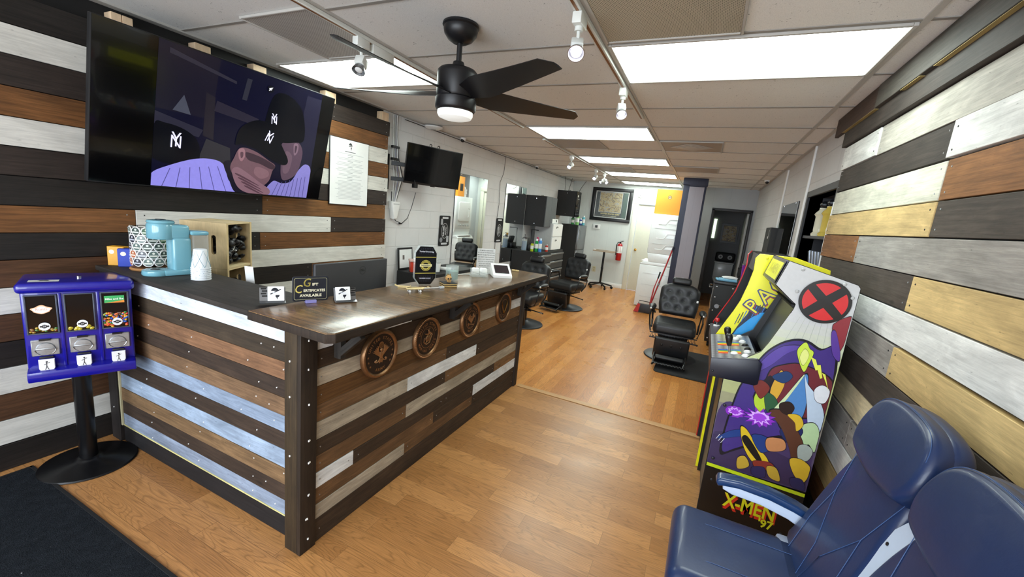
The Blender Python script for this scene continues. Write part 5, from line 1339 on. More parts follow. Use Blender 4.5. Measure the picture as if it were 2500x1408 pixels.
# ================================================================= barber chairs
def barber_chair(loc, rz, label):
    t = thing('barber_chair', label, 'barber chair', loc, rz, 'black tufted barber chairs')
    b = B(); b.lathe([(0, 0), (.285, 0), (.295, .006), (.290, .016), (.25, .030), (.10, .045), (.075, .07), (0, .07)], (0, 0, 0), DARK_STEEL, 48); b.build('base_disc', t)
    b = B(); b.cyl((0, 0, .05), (0, 0, .28), .062, BLACK_METAL, seg=24); b.bx(-.16, .16, -.18, .16, .27, .31, BLACK_METAL, bev=.008); b.build('hydraulic_column', t)
    b = B(); b.box((0, -.035, .385), (.46, .46, .145), BLACK_LEATHER, bev=.055, seg=6)
    for x in (-.13, 0, .13): b.sph((x, -.10, .458), (.010, .010, .005), BLACK_LEATHER, seg=8)
    b.build('seat_cushion', t, angle=80)
    # tufted back: a padded grid with dimples at its buttons
    bt = [(x, z) for z, xs in ((.10, (-.12, 0, .12)), (.19, (-.175, -.06, .06, .175)), (.28, (-.12, 0, .12))) for x in xs]
    nx, nz = 26, 24; b = B(); fr = []
    def half(z): return .225-.02*max(0, (.12-z)/.12)-.10*max(0, (z-.30)/.085)**2.2
    for j in range(nz+1):
        z = .385*j/nz; row = []
        for i in range(nx+1):
            u = -1+2*i/nx; x = u*half(z)
            edge = (1-abs(u)**8)*(1-abs(2*z/.385-1)**8)
            y = -.045*max(0, edge)**.4
            for bx_, bz_ in bt:
                d2 = ((x-bx_)**2+(z-bz_)**2); y += .013*math.exp(-d2/.0011)
            row.append(b.bm.verts.new((x, y, z)))
        fr.append(row)
    for j in range(nz):
        for i in range(nx): b.bm.faces.new((fr[j][i], fr[j][i+1], fr[j+1][i+1], fr[j+1][i]))
    bmesh.ops.recalc_face_normals(b.bm, faces=b.bm.faces[:]); b.fin(BLACK_LEATHER)
    out = [(-half(z), z) for z in [.385*k/16 for k in range(17)]]+[(half(z), z) for z in [.385*k/16 for k in range(16, -1, -1)]]
    b.prism(out, -.004, .05, BLACK_LEATHER, bev=.008)
    for x, z in bt: b.sph((x, -.030, z), (.009, .006, .009), BLACK_LEATHER, seg=10)
    o = b.build('backrest', t, (0, .20, .475), (-.20, 0, 0), angle=80)
    b = B(); b.box((.205, -.03, .20), (.022, .006, .026), WHITE_PL, bev=.002); b.build('white_tag', o)
    b = B(); b.box((0, -.012, .03), (.22, .075, .085), BLACK_LEATHER, bev=.032, seg=5); b.box((0, .03, .02), (.03, .012, .12), CHROME); b.build('headrest', t, (0, .30, .855), (-.2, 0, 0), angle=80)
    for s in (-1, 1):
        b = B(); b.sph((s*.275, -.01, .585), (.042, .13, .032), BLACK_LEATHER, seg=16); a = b.build('armrest', t)
        b = B(); b.tube([(s*.275, .10, .565), (s*.275, .14, .50), (s*.262, .12, .40), (s*.255, .02, .33)], .011, BLACK_METAL, 8); b.tube([(s*.275, -.12, .572), (s*.285, -.155, .50), (s*.27, -.17, .40), (s*.25, -.19, .325)], .009, BLACK_METAL, 8); b.sph((s*.283, -.135, .578), (.016, .016, .016), CHROME, seg=10); b.build('arm_bracket', a)
    # pierced apron below the seat
    b = B(); b.bx(-.25, .25, -.275, -.258, .270, .282, BLACK_METAL); b.bx(-.25, .25, -.275, -.258, .328, .338, BLACK_METAL)
    for k in range(15):
        x = -.24+.032*k; b.tube([(x, -.267, .278), (x+.016, -.267, .332), (x+.032, -.267, .278)], .0045, BLACK_METAL, 5)
    b.build('pierced_apron', t)
    b = B(); b.box((0, 0, 0), (.37, .045, .25), BLACK_LEATHER, bev=.018, seg=4)
    for x in (-.10, 0, .10): b.sph((x, -.023, .045), (.013, .006, .013), BLACK_LEATHER, seg=10)
    b.build('leg_panel', t, (0, -.30, .185), (.20, 0, 0), angle=80)
    b = B(); b.box((0, -.43, .10), (.30, .05, .085), BLACK_LEATHER, rot=(.9, 0, 0), bev=.018, seg=4); b.bx(-.17, .17, -.53, -.40, .055, .068, BLACK_METAL, bev=.004)
    for s in (-1, 1): b.tube([(s*.16, -.36, .13), (s*.165, -.45, .10), (s*.15, -.52, .06), (s*.165, -.545, .05)], .011, BLACK_METAL, 8)
    for k in range(9): b.tube([(-.15+.034*k, -.532, .075), (-.135+.034*k, -.54, .058), (-.118+.034*k, -.532, .075)], .004, BLACK_METAL, 5)
    b.build('footplate', t)
    b = B(); b.tube([(.06, .02, .22), (.18, .05, .20), (.27, .06, .19)], .008, CHROME, 8); b.sph((.275, .061, .189), .012, BLACK_PL, seg=10); b.build('pump_lever', t)
    return t
bc = barber_chair((-.165, 5.14, 0), radians(2), 'black tufted barber chair standing alone at the right on a dark mat')
dup(bc, (-2.13, 5.20, 0), radians(-4), 'black tufted barber chair partly hidden by the end of the counter')
dup(bc, (-1.98, 6.72, 0), radians(-14), 'black tufted barber chair beside the fridge, turned a little to the wall')
t = thing('floor_mat', 'dark anti-fatigue mat under the right-hand barber chair', 'mat', (.22, 5.02, 0)); b = B(); b.prism(rrect(1.0, 1.05, .05, 5, .0, 0), 0, .012, RUBBER, bev=.005, seg=1, mat=Matrix(((1, 0, 0, 0), (0, 0, 1, 0), (0, 1, 0, 0), (0, 0, 0, 1)))); b.build('rubber_sheet', t)
b = B(); b.prism(rrect(.96, 1.01, .05, 5, 0, 0), .0121, .0135, plain('mat_field', '#1a1a1d', .8, 0, .2, .3, 60), mat=Matrix(((1, 0, 0, 0), (0, 0, 1, 0), (0, 1, 0, 0), (0, 0, 0, 1)))); b.build('raised_field', t)
def carpetmat():
    m, nt, b = newmat('charcoal_carpet')
    o = coord(nt); n = noise(nt, o, 260, 3, .7); n2 = noise(nt, o, 28, 4, .6)
    r = ramp(nt, [(.35, lin('#0c0e11')), (.62, lin('#2a2e33'))]); nt.links.new(n.outputs[0], r.inputs[0])
    r2 = ramp(nt, [(.3, .7), (.7, 1.15)]); nt.links.new(n2.outputs[0], r2.inputs[0])
    n3 = noise(nt, mapping(nt, o, (1, 2.4, 1)), 46, 2, .5); r3 = ramp(nt, [(.775, 0.0), (.795, .35)]); nt.links.new(n3.outputs[0], r3.inputs[0])
    c = mult(nt, r.outputs[0], r2.outputs[0]); c = mult(nt, c, r3.outputs[0], 1, 'ADD')
    nt.links.new(c, b.inputs['Base Color']); b.inputs['Roughness'].default_value = .95; b.inputs['Specular IOR Level'].default_value = .1
    bp = nt.nodes.new('ShaderNodeBump'); bp.inputs['Strength'].default_value = .8; bp.inputs['Distance'].default_value = .006; nt.links.new(n.outputs[0], bp.inputs['Height']); nt.links.new(bp.outputs[0], b.inputs['Normal'])
    return m
t = thing('door_mat', 'charcoal ribbed entrance mat in the lower left corner', 'mat', (-2.1, .2, 0)); b = B(); b.bx(-.81, .75, -.9, .548, 0, .007, carpetmat(), bev=.003, seg=1); b.build('pile', t)
b = B(); b.bx(-.816, -.80, -.9, .552, 0, .008, RUBBER, bev=.002, seg=1); b.bx(-.816, .75, .54, .556, 0, .008, RUBBER, bev=.002, seg=1); b.build('rubber_border', t)

# ================================================================= left wall: mirrors, mats, screen, cabinets
def wall_mirror(y0, y1, z0, z1, label, x=-3.058, side=1):
    t = thing('wall_mirror', label, 'mirror', (x, (y0+y1)/2, z0), FX if side > 0 else FXN, 'tall frameless mirrors at the barber stations')
    w = y1-y0; h = z1-z0
    b = B(); b.bx(-w/2, w/2, -.008, -.001, 0, h, DARK_STEEL, bev=.0015, seg=1); b.build('backing', t)
    b = B(); b.bx(-w/2+.003, w/2-.003, -.010, -.0081, .003, h-.003, MIRROR); b.build('mirror_pane', t)
    b = B()
    for sx in (-1, 1):
        for zz in (.05, h-.012): b.box((sx*w*.36, -.011, zz), (.03, .004, .018), CHROME, bev=.001, seg=1)
    b.build('clip', t)
    return t
wall_mirror(4.70, 5.55, .62, 1.945, 'tall wall mirror beside the swivel screen, reflecting a barber chair')
wall_mirror(6.19, 7.03, .66, 1.955, 'tall wall mirror next to the black wall cabinets, reflecting red extinguisher')
wall_mirror(4.98, 5.95, .95, 1.90, 'wall mirror on the right-hand block wall, dark with reflections', .772, -1)
def station_mat(y, z, label, stick):
    t = thing('station_mat', label, 'barber mat', (-3.056, y, z), FX, 'black rubber barber mats hung on the wall')
    b = B(); b.prism(rrect(.235, .385, .018, 4), -.008, 0, RUBBER, bev=.002, seg=1); b.build('mat_sheet', t)
    b = B()
    for zz in (-.165, .165):
        b.poly(rrect(.135, .024, .011, 4, 0, zz), -.0086, PRINT, '#cfcfd2')
    b.poly(circ(.075, 36, 0, 0, .098), -.0084, PRINT, '#d4d4d6'); b.poly(circ(.070, 36, 0, 0, .093), -.0087, PRINT, '#111113')
    b.text('REUZEL', -.026, 0, -.009, .043, PRINT, '#e2e2e4', ang=pi/2, bold=.03, sx=.9); b.text('BEARD', .024, 0, -.009, .036, PRINT, '#d4d4d6', ang=pi/2, bold=.02, sx=.9)
    b.build('printed_logo', t)
    if stick:
        b = B(); b.poly(rrect(.045, .075, .01, 3, -.075, .115), -.0089, PRINT, '#a9a9ad'); b.poly(circ(.032, 18, -.072, -.115), -.0089, PRINT, '#8f8f94'); b.poly(rrect(.05, .08, .012, 3, .07, -.105), -.0089, PRINT, '#b4b4b8'); b.text('ABC', -.075, .115, -.0092, .018, PRINT, '#1a1a1c', bold=.02) if False else None
        b.build('sticker', t)
station_mat(4.515, 1.19, 'black barber mat with an oval white logo and stickers, left of the first mirror', True)
station_mat(6.065, 1.20, 'black barber mat with an oval white logo between the two mirrors', False)
# swivel screen
t = thing('wall_screen', 'black flat screen on a swivel arm, angled out from the block wall', 'television', (-2.765, 3.79, 1.71), rot=(radians(7), 0, radians(70)))
b = B(); b.bx(-.35, .35, -.014, 0, -.01, .39, BLACK_PL, bev=.004, seg=2); b.bx(-.28, .28, 0, .035, .02, .33, BLACK_PL, bev=.01); b.build('body', t)
b = B(); b.bx(-.343, .343, -.0152, -.0138, .012, .383, _m.get('dark_screen') or BLACK_PL); b.build('screen', t)
b = B(); b.bx(-.03, .03, -.018, -.012, -.016, -.006, BLACK_PL, bev=.002, seg=1)
for x in (-.06, .04): b.tube([(x-.012, .02, .385), (x-.012, .02, .405), (x, .02, .413), (x+.012, .02, .405), (x+.012, .02, .385)], .005, BLACK_METAL, 6)
b.build('hook', t)
t = thing('screen_bracket', 'black swivel bracket holding the small wall screen', 'bracket', (-3.058, 3.40, 1.78), FX)
b = B(); b.bx(-.015, .03, -.02, 0, -.16, .19, BLACK_METAL, bev=.003, seg=1); b.build('wall_plate', t)
b = B(); b.box((.10, -.14, .10), (.24, .022, .04), DARK_STEEL, rot=(0, 0, -.75), bev=.003, seg=1); b.box((.10, -.14, -.05), (.24, .022, .04), DARK_STEEL, rot=(0, 0, -.75), bev=.003, seg=1); b.bx(.17, .23, -.235, -.20, -.12, .16, BLACK_METAL, bev=.003, seg=1); b.build('arm', t)
t = thing('cable_bundle', 'bundle of pale cables running down beside the board wall end', 'cables', (-3.052, 3.485, 0))
for k in range(5):
    b = B(); x = .002+.007*(k % 2); y0 = -.01+.014*k
    b.tube([(x, y0, 2.36), (x, y0+.01, 2.15), (x+.01, y0+.02*k*.4, 1.95), (x+.015, y0+.03+.02*k, 1.75), (x+.01, y0+.02, 1.5)], .0045, (WHITE_PL, GREY_PAINT, plain('lilac_cable', '#8f8fae', .5), WHITE_PL, BLACK_PL)[k], 6); b.build('cable', t)
for z in (2.05, 1.93): b = B(); b.bx(-.002, .03, -.03, .07, z-.012, z+.012, BLACK_PL, bev=.002, seg=1); b.build('cable_clip', t)
t = thing('drooping_cable', 'black cable looping below the swivel screen on the block wall', 'cable', (-3.048, 3.6, 0)); b = B(); b.tube([(0, -.11, 1.60), (.002, -.10, 1.42), (.006, -.04, 1.30), (.01, .06, 1.27), (.01, .15, 1.33), (.02, .20, 1.45), (.06, .21, 1.62)], .004, BLACK_PL, 6); b.build('cord', t); b = B(); b.bx(0, .012, .02, .06, 1.262, 1.278, BLACK_PL); b.build('ferrite', t)
t = thing('white_junction_cover', 'white angled cover on the wall under the screen', 'cover', (-3.058, 3.52, 1.42), FX); b = B(); b.prism([(-.07, .08), (.06, .08), (.02, -.10), (-.03, -.10)], -.06, 0, WHITE_PL, bev=.01); b.build('shell', t); b = B(); b.bx(-.05, .04, -.062, -.058, .05, .06, GREY_PAINT); b.build('vent_slot', t)
# thin dark cord along the ceiling and down the wall
t = thing('thin_cable', 'thin black cord running along the top of the block wall and down it', 'cord', (-3.05, 3.45, 0)); b = B(); b.tube([(0, .2, 2.352), (0, 1.3, 2.350), (0, 3.0, 2.352), (0, 6.30, 2.352)], .004, BLACK_PL, 5); b.build('run', t)
b = B(); b.tube([(0, 2.62, 2.35), (.001, 2.60, 2.1), (.001, 2.50, 1.95), (.001, 2.53, 1.6), (.001, 2.50, 1.35), (.001, 2.52, .9)], .0035, BLACK_PL, 5); b.build('drop', t)
# wall cabinets
BCAB = plain('black_cabinet', '#141416', .6, 0, .1); GCAB = plain('cabinet_grey', '#55575a', .5, .2, .06)
def wall_cab(x1, y0, y1, z0, z1, label, glass):
    t = thing('wall_cabinet', label, 'cabinet', (-3.058, (y0+y1)/2, z0), FX, 'black wall cabinets')
    w = y1-y0; d = x1+3.058; h = z1-z0
    b = B(); b.bx(-w/2, w/2, -d+.016, 0, 0, h, BCAB, bev=.003, seg=1); b.cyl((-w/2-.002, -d*.5, h-.05), (-w/2, -d*.5, h-.05), .008, CHROME, seg=10); b.cyl((-w/2-.002, -d*.5, .05), (-w/2, -d*.5, .05), .006, CHROME, seg=10); b.build('carcass', t)
    for k in range(2):
        b = B(); x0 = -w/2+.002+k*w/2; b.bx(x0, x0+w/2-.004, -d, -d+.015, .004, h-.004, SMOKE if glass else GCAB, bev=.002, seg=1); dd = b.build('door', t)
        b = B(); xx = x0+(w/2-.03 if k == 0 else .02); b.cyl((xx, -d-.012, .12), (xx, -d, .12), .007, CHROME, seg=10); b.build('knob', dd)
    if glass:
        b = B(); b.bx(-w*.3, -w*.1, -d-.002, -d-.0005, h*.78, h*.86, WHITE_PL); b.bx(-w*.3, w*.1, -d-.002, -d-.0005, h*.70, h*.72, GREY_PAINT); b.cyl((-w*.2, -d-.012, h*.45), (-w*.2, -d, h*.45), .03, DARK_STEEL, seg=18); b.build('control_face', t)
    b = B(); b.tube([(-.05, -d*.5, h), (-.05, -d*.5, h+.02), (.05, -d*.5, h+.02), (.05, -d*.5, h)], .005, BLACK_METAL, 6); b.build('top_handle', t)
    return t
wall_cab(-2.655, 7.06, 7.62, 1.30, 1.845, 'black wall cabinet with grey doors, right of the second mirror', False)
wall_cab(-2.62, 8.74, 9.06, 1.535, 2.075, 'black wall cabinet with a glossy front near the back corner', True)
# wires above the cabinet
t = thing('cabinet_wires', 'dark wires rising from the corner cabinet to the ceiling', 'wires', (-2.95, 8.9, 0))
for dy, dx in ((-.1, 0), (.25, .05), (.7, .25)): b = B(); b.tube([(dx, dy*.3, 2.08), (dx+.01, dy*.5, 2.2), (dx, dy, 2.37)], .005, BLACK_PL, 5); b.build('wire', t)
# fridge
t = thing('refrigerator', 'black refrigerator with a stainless door in the back corner', 'refrigerator', (-3.03, 9.46, 0), FX)
b = B(); b.bx(-.30, .32, -.38, 0, .02, 1.365, BCAB, bev=.004, seg=1); b.build('cabinet', t)
for z0, z1 in ((.05, .80), (.81, 1.36)):
    b = B(); b.bx(-.30, .32, -.425, -.385, z0, z1, STEEL, bev=.006); d = b.build('door', t)
    b = B(); b.tube([(-.26, -.43, z1-.10), (-.26, -.455, z1-.12), (-.26, -.455, z1-.30), (-.26, -.43, z1-.32)], .007, CHROME, 6); b.build('handle', d)
def spray(loc, r, h, col, capc, label, group, pump=False):
    t = thing('spray_bottle' if pump else 'aerosol_can', label, 'bottle', loc, random.uniform(0, 3), group)
    c = plain('can_'+col[1:], col, .3, 0, .05)
    b = B(); b.lathe([(0, 0), (r*.96, 0), (r, .004), (r, h*.80), (r*.55, h*.86), (0, h*.86)], (0, 0, 0), c, 18); b.build('body', t)
    k = plain('cap_'+capc[1:], capc, .35, 0, .05); b = B()
    if pump: b.cyl((0, 0, h*.86), (0, 0, h*.93), r*.35, k, seg=12); b.box((r*.35, 0, h*.96), (r*1.3, r*.5, h*.06), k, bev=.003, seg=1)
    else: b.lathe([(r*.6, h*.85), (r*.62, h*.97), (r*.5, h), (0, h)], (0, 0, 0), k, 14)
    b.build('cap', t)
    b = B(); b.lathe([(r*1.01, h*.25), (r*1.015, h*.27), (r*1.015, h*.6), (r*1.01, h*.62)], (0, 0, 0), WHITE_PAPER, 18); b.build('label_band', t)
G1 = 'bottles on the refrigerator'
spray((-2.80, 9.24, 1.367), .035, .17, '#3a8a4a', '#1c1c1e', 'dark green bottle on the refrigerator, nearest the wall', G1)
spray((-2.70, 9.26, 1.367), .04, .24, '#8fd07a', '#e6e6e4', 'light green pump bottle on the refrigerator', G1, True)
spray((-2.66, 9.40, 1.367), .03, .15, '#2a3f8a', '#dfe2ea', 'short navy bottle on the refrigerator', G1)
spray((-2.64, 9.55, 1.367), .035, .22, '#5fb4c4', '#dfe6e8', 'tall aqua bottle on the refrigerator', G1)
# tool chests
def chest(x0, x1, y0, y1, h, label, nd, grp='black tool chests at the barber stations'):
    t = thing('tool_chest', label, 'tool chest', (x0, (y0+y1)/2, 0), FX, grp)
    w = y1-y0; d = x1-x0
    b = B(); b.bx(-w/2, w/2, -d+.02, 0, .05, h, BCAB, bev=.004, seg=1); b.build('case', t)
    for s in (-1, 1):
        for q in (-.06, -d+.07): b = B(); b.cyl((s*w*.4-.012, q, .027), (s*w*.4+.012, q, .027), .027, RUBBER, seg=14); b.build('caster', t)
    hz = (h-.10)/nd
    for k in range(nd):
        b = B(); z0 = .07+hz*k; b.bx(-w/2+.012, w/2-.012, -d, -d+.025, z0, z0+hz-.012, plain('drawer_black', '#1f2023', .35, .2, .06), bev=.003, seg=1); dr = b.build('drawer', t)
        b = B(); b.bx(-w/2+.03, w/2-.03, -d-.016, -d, z0+hz-.045, z0+hz-.018, STEEL, bev=.003, seg=1); b.build('handle', dr)
    return t
chest(-3.04, -2.60, 3.62, 4.62, .755, 'low black tool chest behind the award, under the block wall', 3)
chest(-3.04, -2.50, 6.62, 7.18, .87, 'black tool chest with steel drawer pulls between the two left barber chairs', 5)
chest(-3.04, -2.55, 7.24, 8.05, .87, 'black tool chest under the white drawer unit', 5)
# items on the first chest
t = thing('sharps_box', 'red plastic sharps box with a pale lid on the low chest', 'sharps box', (-2.86, 3.70, .757), radians(50)); b = B(); b.prism([(-.05, 0), (.05, 0), (.06, .115), (-.06, .115)], -.045, .045, plain('sharps_red', '#c23a26', .35, 0, .05), bev=.006); b.build('bin', t)
b = B(); b.bx(-.064, .064, -.052, .052, .115, .14, plain('sharps_lid', '#d9b9b2', .4, 0, .04), bev=.006); b.cyl((0, 0, .14), (0, 0, .155), .02, WHITE_PL, seg=14); b.build('lid', t); b = B(); b.bx(.0, .04, -.0495, -.0462, .03, .10, WHITE_PAPER); b.build('label_panel', t)
def jar(loc, label):
    t = thing('disinfectant_jar', label, 'jar', loc, 0, 'blue disinfectant jars')
    b = B(); b.lathe([(0, 0), (.045, 0), (.047, .005), (.047, .20), (.044, .20), (.044, .008), (0, .008)], (0, 0, 0), GLASS, 26); b.build('glass_cylinder', t)
    b = B(); b.cyl((0, 0, .01), (0, 0, .165), .0435, BLUE_LIQ, seg=26); b.build('blue_fluid', t)
    b = B(); b.lathe([(.048, .198), (.048, .212), (.02, .235), (0, .236)], (0, 0, 0), STEEL, 26); b.cyl((0, 0, .23), (0, 0, .265), .003, STEEL, seg=8); b.sph((0, 0, .268), .009, BLACK_PL, seg=10); b.build('lid', t)
    return t
jar((-2.80, 3.83, .757), 'tall jar of blue disinfectant behind the award')
jar((-2.86, 6.72, .872), 'tall jar of blue disinfectant on the chest between the barber chairs')
t = thing('licence_frame', 'small black frame with a certificate leaning on the wall behind the sharps box', 'frame', (-3.03, 3.74, .757), FX)
b = B(); b.box((0, 0, .125), (.25, .012, .245), BLACK_PL, rot=(-.08, 0, 0), bev=.003, seg=1); b.build('frame', t)
b = B(); b.box((0, -.008, .125), (.21, .002, .205), WHITE_PAPER, rot=(-.08, 0, 0)); b.box((-.04, -.0095, .14), (.03, .001, .05), plain('licence_ink', '#6b5f5a', .7), rot=(-.08, 0, 0)); b.build('certificate', t)
t = thing('hair_clipper', 'white and purple hair clipper lying on the low chest', 'clipper', (-2.72, 4.10, .757), .5); b = B(); b.box((0, 0, .022), (.15, .045, .04), WHITE_PL, bev=.015, seg=3); b.build('body', t); b = B(); b.box((.08, 0, .022), (.03, .046, .03), plain('clipper_purple', '#3a2a6a', .3), bev=.005); b.build('blade_head', t)
t = thing('white_cup', 'white round tub on the low chest beside the award', 'tub', (-2.74, 3.95, .757)); b = B(); b.lathe([(0, 0), (.035, 0), (.042, .07), (.042, .10), (0, .105)], (0, 0, 0), WHITE_PL, 22); b.build('tub', t); b = B(); b.cyl((0, 0, .10), (0, 0, .112), .044, GREY_PAINT, seg=22); b.build('lid', t)
G2 = 'spray cans on the middle tool chest'
for x, y, h, r, c, k, lb in ((-2.72, 6.75, .16, .028, '#b8c62a', '#1c1c1e', 'lime yellow spray can on the middle tool chest'), (-2.66, 6.80, .22, .03, '#2a9a4a', '#f0f0f0', 'green spray can on the middle tool chest'), (-2.60, 6.82, .235, .03, '#4a8fd8', '#cfe0f0', 'tall light blue spray can on the middle tool chest'), (-2.68, 6.88, .25, .03, '#b02a5a', '#b02a5a', 'tall crimson spray can behind the green one'), (-2.56, 7.05, .13, .028, '#c0392b', '#b0b0b0', 'short red spray can at the chest edge')):
    spray((x, y, .872), r, h, c, k, lb, G2)
t = thing('clipper_stand', 'black clipper charging stand cluttered with cords on the middle chest', 'clipper stand', (-2.93, 6.92, .872), FX)
b = B(); b.bx(-.10, .10, -.12, .02, 0, .10, BLACK_PL, bev=.01); b.build('base', t)
for k in range(4): b = B(); b.box((-.07+.045*k, -.05, .15), (.035, .045, .13), BLACK_PL, rot=(-.25, 0, 0), bev=.01); b.build('clipper', t)
b = B(); b.tube([(.05, -.12, .05), (.06, -.2, -.02), (.02, -.22, -.10), (-.04, -.2, -.2), (-.06, -.19, -.30)], .005, BLACK_PL, 6) if False else b.tube([(.05, -.12, .05), (.10, -.16, .03), (.06, -.22, .008), (-.06, -.2, .008)], .005, BLACK_PL, 6); b.build('cord', t)
t = thing('dark_arm_lamp', 'black jointed arm rising behind the jar on the middle chest', 'arm', (-2.90, 7.10, .872)); b = B(); b.tube([(0, 0, 0), (0, 0, .36), (.14, -.02, .36)], .008, BLACK_METAL, 8); b.build('rod', t); b = B(); b.cyl((0, 0, 0), (0, 0, .012), .04, BLACK_METAL, seg=18); b.build('foot', t)
# white drawer unit, box and wooden holder on the third chest
t = thing('drawer_unit', 'white two-drawer unit on the tool chest beside the refrigerator', 'drawer unit', (-2.95, 7.66, .872), FX)
b = B(); b.bx(-.28, .28, -.34, 0, 0, .50, GREY_PAINT, bev=.004, seg=1); b.build('case', t)
for k in range(2):
    b = B(); b.bx(-.275, .275, -.36, -.338, .01+.245*k, .245+.245*k, WHITE_PL, bev=.004, seg=1); d = b.build('drawer', t)
    b = B(); b.tube([(-.05+.04*cos(a)-.02, -.366, .18+.245*k+.02*sin(a)) for a in [2*pi*q/14 for q in range(9)]], .006, DARK_STEEL, 6); b.build('pull', d)
t = thing('tissue_box', 'white carton lying on top of the white drawer unit', 'box', (-2.74, 7.62, 1.374), FX); b = B(); b.bx(-.16, .16, -.09, .09, 0, .085, WHITE_PAPER, bev=.003, seg=1); b.build('carton', t); b = B(); b.cyl((.06, -.092, .045), (.06, -.09, .045), .024, BLACK_PL, seg=16); b.build('round_print', t)
t = thing('wooden_holder', 'orange-brown wooden holder with a dark print standing on the carton', 'holder', (-2.74, 7.60, 1.461), FX); b = B(); b.box((0, 0, .095), (.13, .07, .19), WOOD_RAW, '#d29a4a', bev=.003, grain=2); b.build('block', t); b = B(); b.bx(-.035, .03, -.037, -.0352, .03, .11, BLACK_PL); b.build('dark_print', t)
t = thing('glass_bottle', 'small grey-green glass bottle on the wooden holder', 'bottle', (-2.74, 7.60, 1.653)); b = B(); b.lathe([(0, 0), (.032, 0), (.032, .10), (.015, .12), (.015, .14), (0, .14)], (0, 0, 0), plain('grey_green_glass', '#8fa39a', .15, 0, .04), 18); b.build('bottle', t); b = B(); b.cyl((0, 0, .138), (0, 0, .155), .017, WHITE_PL, seg=14); b.build('cap', t)

# ================================================================= back wall
t = thing('framed_print', 'large black framed print with a white mat line and pale lettering', 'picture', (-2.10, YB-.001, 1.515)); W2, H2 = .93, .755
b = B()
for (x0, x1, z0, z1) in ((-W2/2, W2/2, 0, .075), (-W2/2, W2/2, H2-.075, H2), (-W2/2, -W2/2+.075, .07, H2-.07), (W2/2-.075, W2/2, .07, H2-.07)): b.bx(x0, x1, -.035, 0, z0, z1, BLACK_PL, bev=.006)
b.build('frame', t)
b = B(); b.bx(-.40, .40, -.012, -.003, .06, H2-.06, plain('print_mat', '#16202a', .5, 0, .05)); b.bx(.26, .37, -.0125, -.0118, .09, H2-.09, plain('print_green', '#1f4038', .5)); b.build('mat_board', t)
b = B()
o_, i_ = rrect(.755, .60, .004, 1, 0, H2/2), rrect(.725, .57, .004, 1, 0, H2/2)
for k in range(len(o_)): b.poly([o_[k], o_[(k+1) % len(o_)], i_[(k+1) % len(o_)], i_[k]], -.0135, PRINT, '#dcdcd8')
b.poly([(-.28, .20), (.24, .20), (.24, .655), (-.28, .655)], -.0130, PRINT, '#b9bcbc'); b.build('border_line', t)
def collage():
    m, nt, bs = newmat('battle_collage')
    o = coord(nt); n = noise(nt, o, 14, 6, .7, 1.2); r = ramp(nt, [(.30, lin('#14141c')), (.42, lin('#6b5b52')), (.52, lin('#b09a62')), (.60, lin('#8f939a')), (.72, lin('#3a3a44'))]); nt.links.new(n.outputs[0], r.inputs[0])
    nt.links.new(r.outputs[0], bs.inputs['Base Color']); bs.inputs['Roughness'].default_value = .5; return m
b = B(); b.bx(-.272, .232, -.0145, -.0136, .208, .647, collage()); b.build('picture_area', t)
b = B(); b.text('UNITED STATES ARMY', -.0, .165, -.014, .046, PRINT, '#d8c88a', bold=.02, sx=.95); b.text('OPERATION IRAQI FREEDOM', 0, .118, -.014, .026, PRINT, '#c8bc8e', bold=.02) if False else b.poly([(-.17, .112), (.15, .112), (.15, .124), (-.17, .124)], -.014, PRINT, '#a89e78'); b.build('lettering', t)
b = B(); b.bx(-.375, .375, -.020, -.018, .075, H2-.075, glassmat('picture_glass', '#dfe6e4', .03, .06)); b.build('glazing', t)
t = thing('thermostat', 'small white thermostat under the framed print', 'thermostat', (-2.375, YB-.001, 1.37)); b = B(); b.bx(-.085, .085, -.02, 0, -.055, .055, WHITE_PL, bev=.006); b.build('housing', t); b = B(); b.bx(-.03, .03, -.022, -.019, -.03, .03, DARKGREY); b.build('display', t)
t = thing('round_alarm', 'round white alarm on the back wall above the door', 'alarm', (-1.475, YB-.001, 2.175)); b = B(); b.lathe([(0, .03), (.055, .03), (.075, .02), (.078, 0)], (0, 0, 0), WHITE_PL, 28, mat=Matrix.Rotation(pi/2, 4, 'X')); b.build('housing', t); b = B(); b.cyl((0, -.032, -.03), (0, -.028, -.03), .008, DARKGREY, seg=10); b.cyl((0, -.032, .03), (0, -.03, .03), .005, RED, seg=8); b.build('test_button', t)
t = thing('wall_outlet', 'cream wall outlet beside the tray stand', 'outlet', (-2.30, YB-.001, .37)); b = B(); b.bx(-.04, .04, -.007, 0, -.065, .065, plain('outlet_cream', '#d8d2b4', .4), bev=.002, seg=1); b.build('cover_plate', t)
b = B()
for z in (-.028, .028): b.bx(-.018, .018, -.009, -.006, z-.017, z+.017, plain('outlet_tan', '#b9b08c', .4), bev=.003, seg=1)
b.build('socket', t)
t = thing('tray_stand', 'instrument tray on a black five-wheel pole stand', 'tray stand', (-2.03, 9.42, 0))
b = B(); b.cyl((0, 0, .10), (0, 0, .84), .024, BLACK_METAL, seg=16); b.cyl((0, 0, .45), (0, 0, .47), .03, BLACK_PL, seg=14); b.build('pole', t)
for k in range(5):
    a = radians(20+72*k); b = B(); b.tube([(0, 0, .12), (.12*cos(a), .12*sin(a), .10), (.27*cos(a), .27*sin(a), .07)], .017, BLACK_METAL, 8); lg = b.build('leg', t)
    b = B(); b.cyl((.27*cos(a)-.012*sin(a), .27*sin(a)+.012*cos(a), .03), (.27*cos(a)+.012*sin(a), .27*sin(a)-.012*cos(a), .03), .030, RUBBER, seg=14); b.build('caster', lg)
b = B(); b.bx(-.22, .22, -.16, .16, .835, .845, STEEL, bev=.002, seg=1)
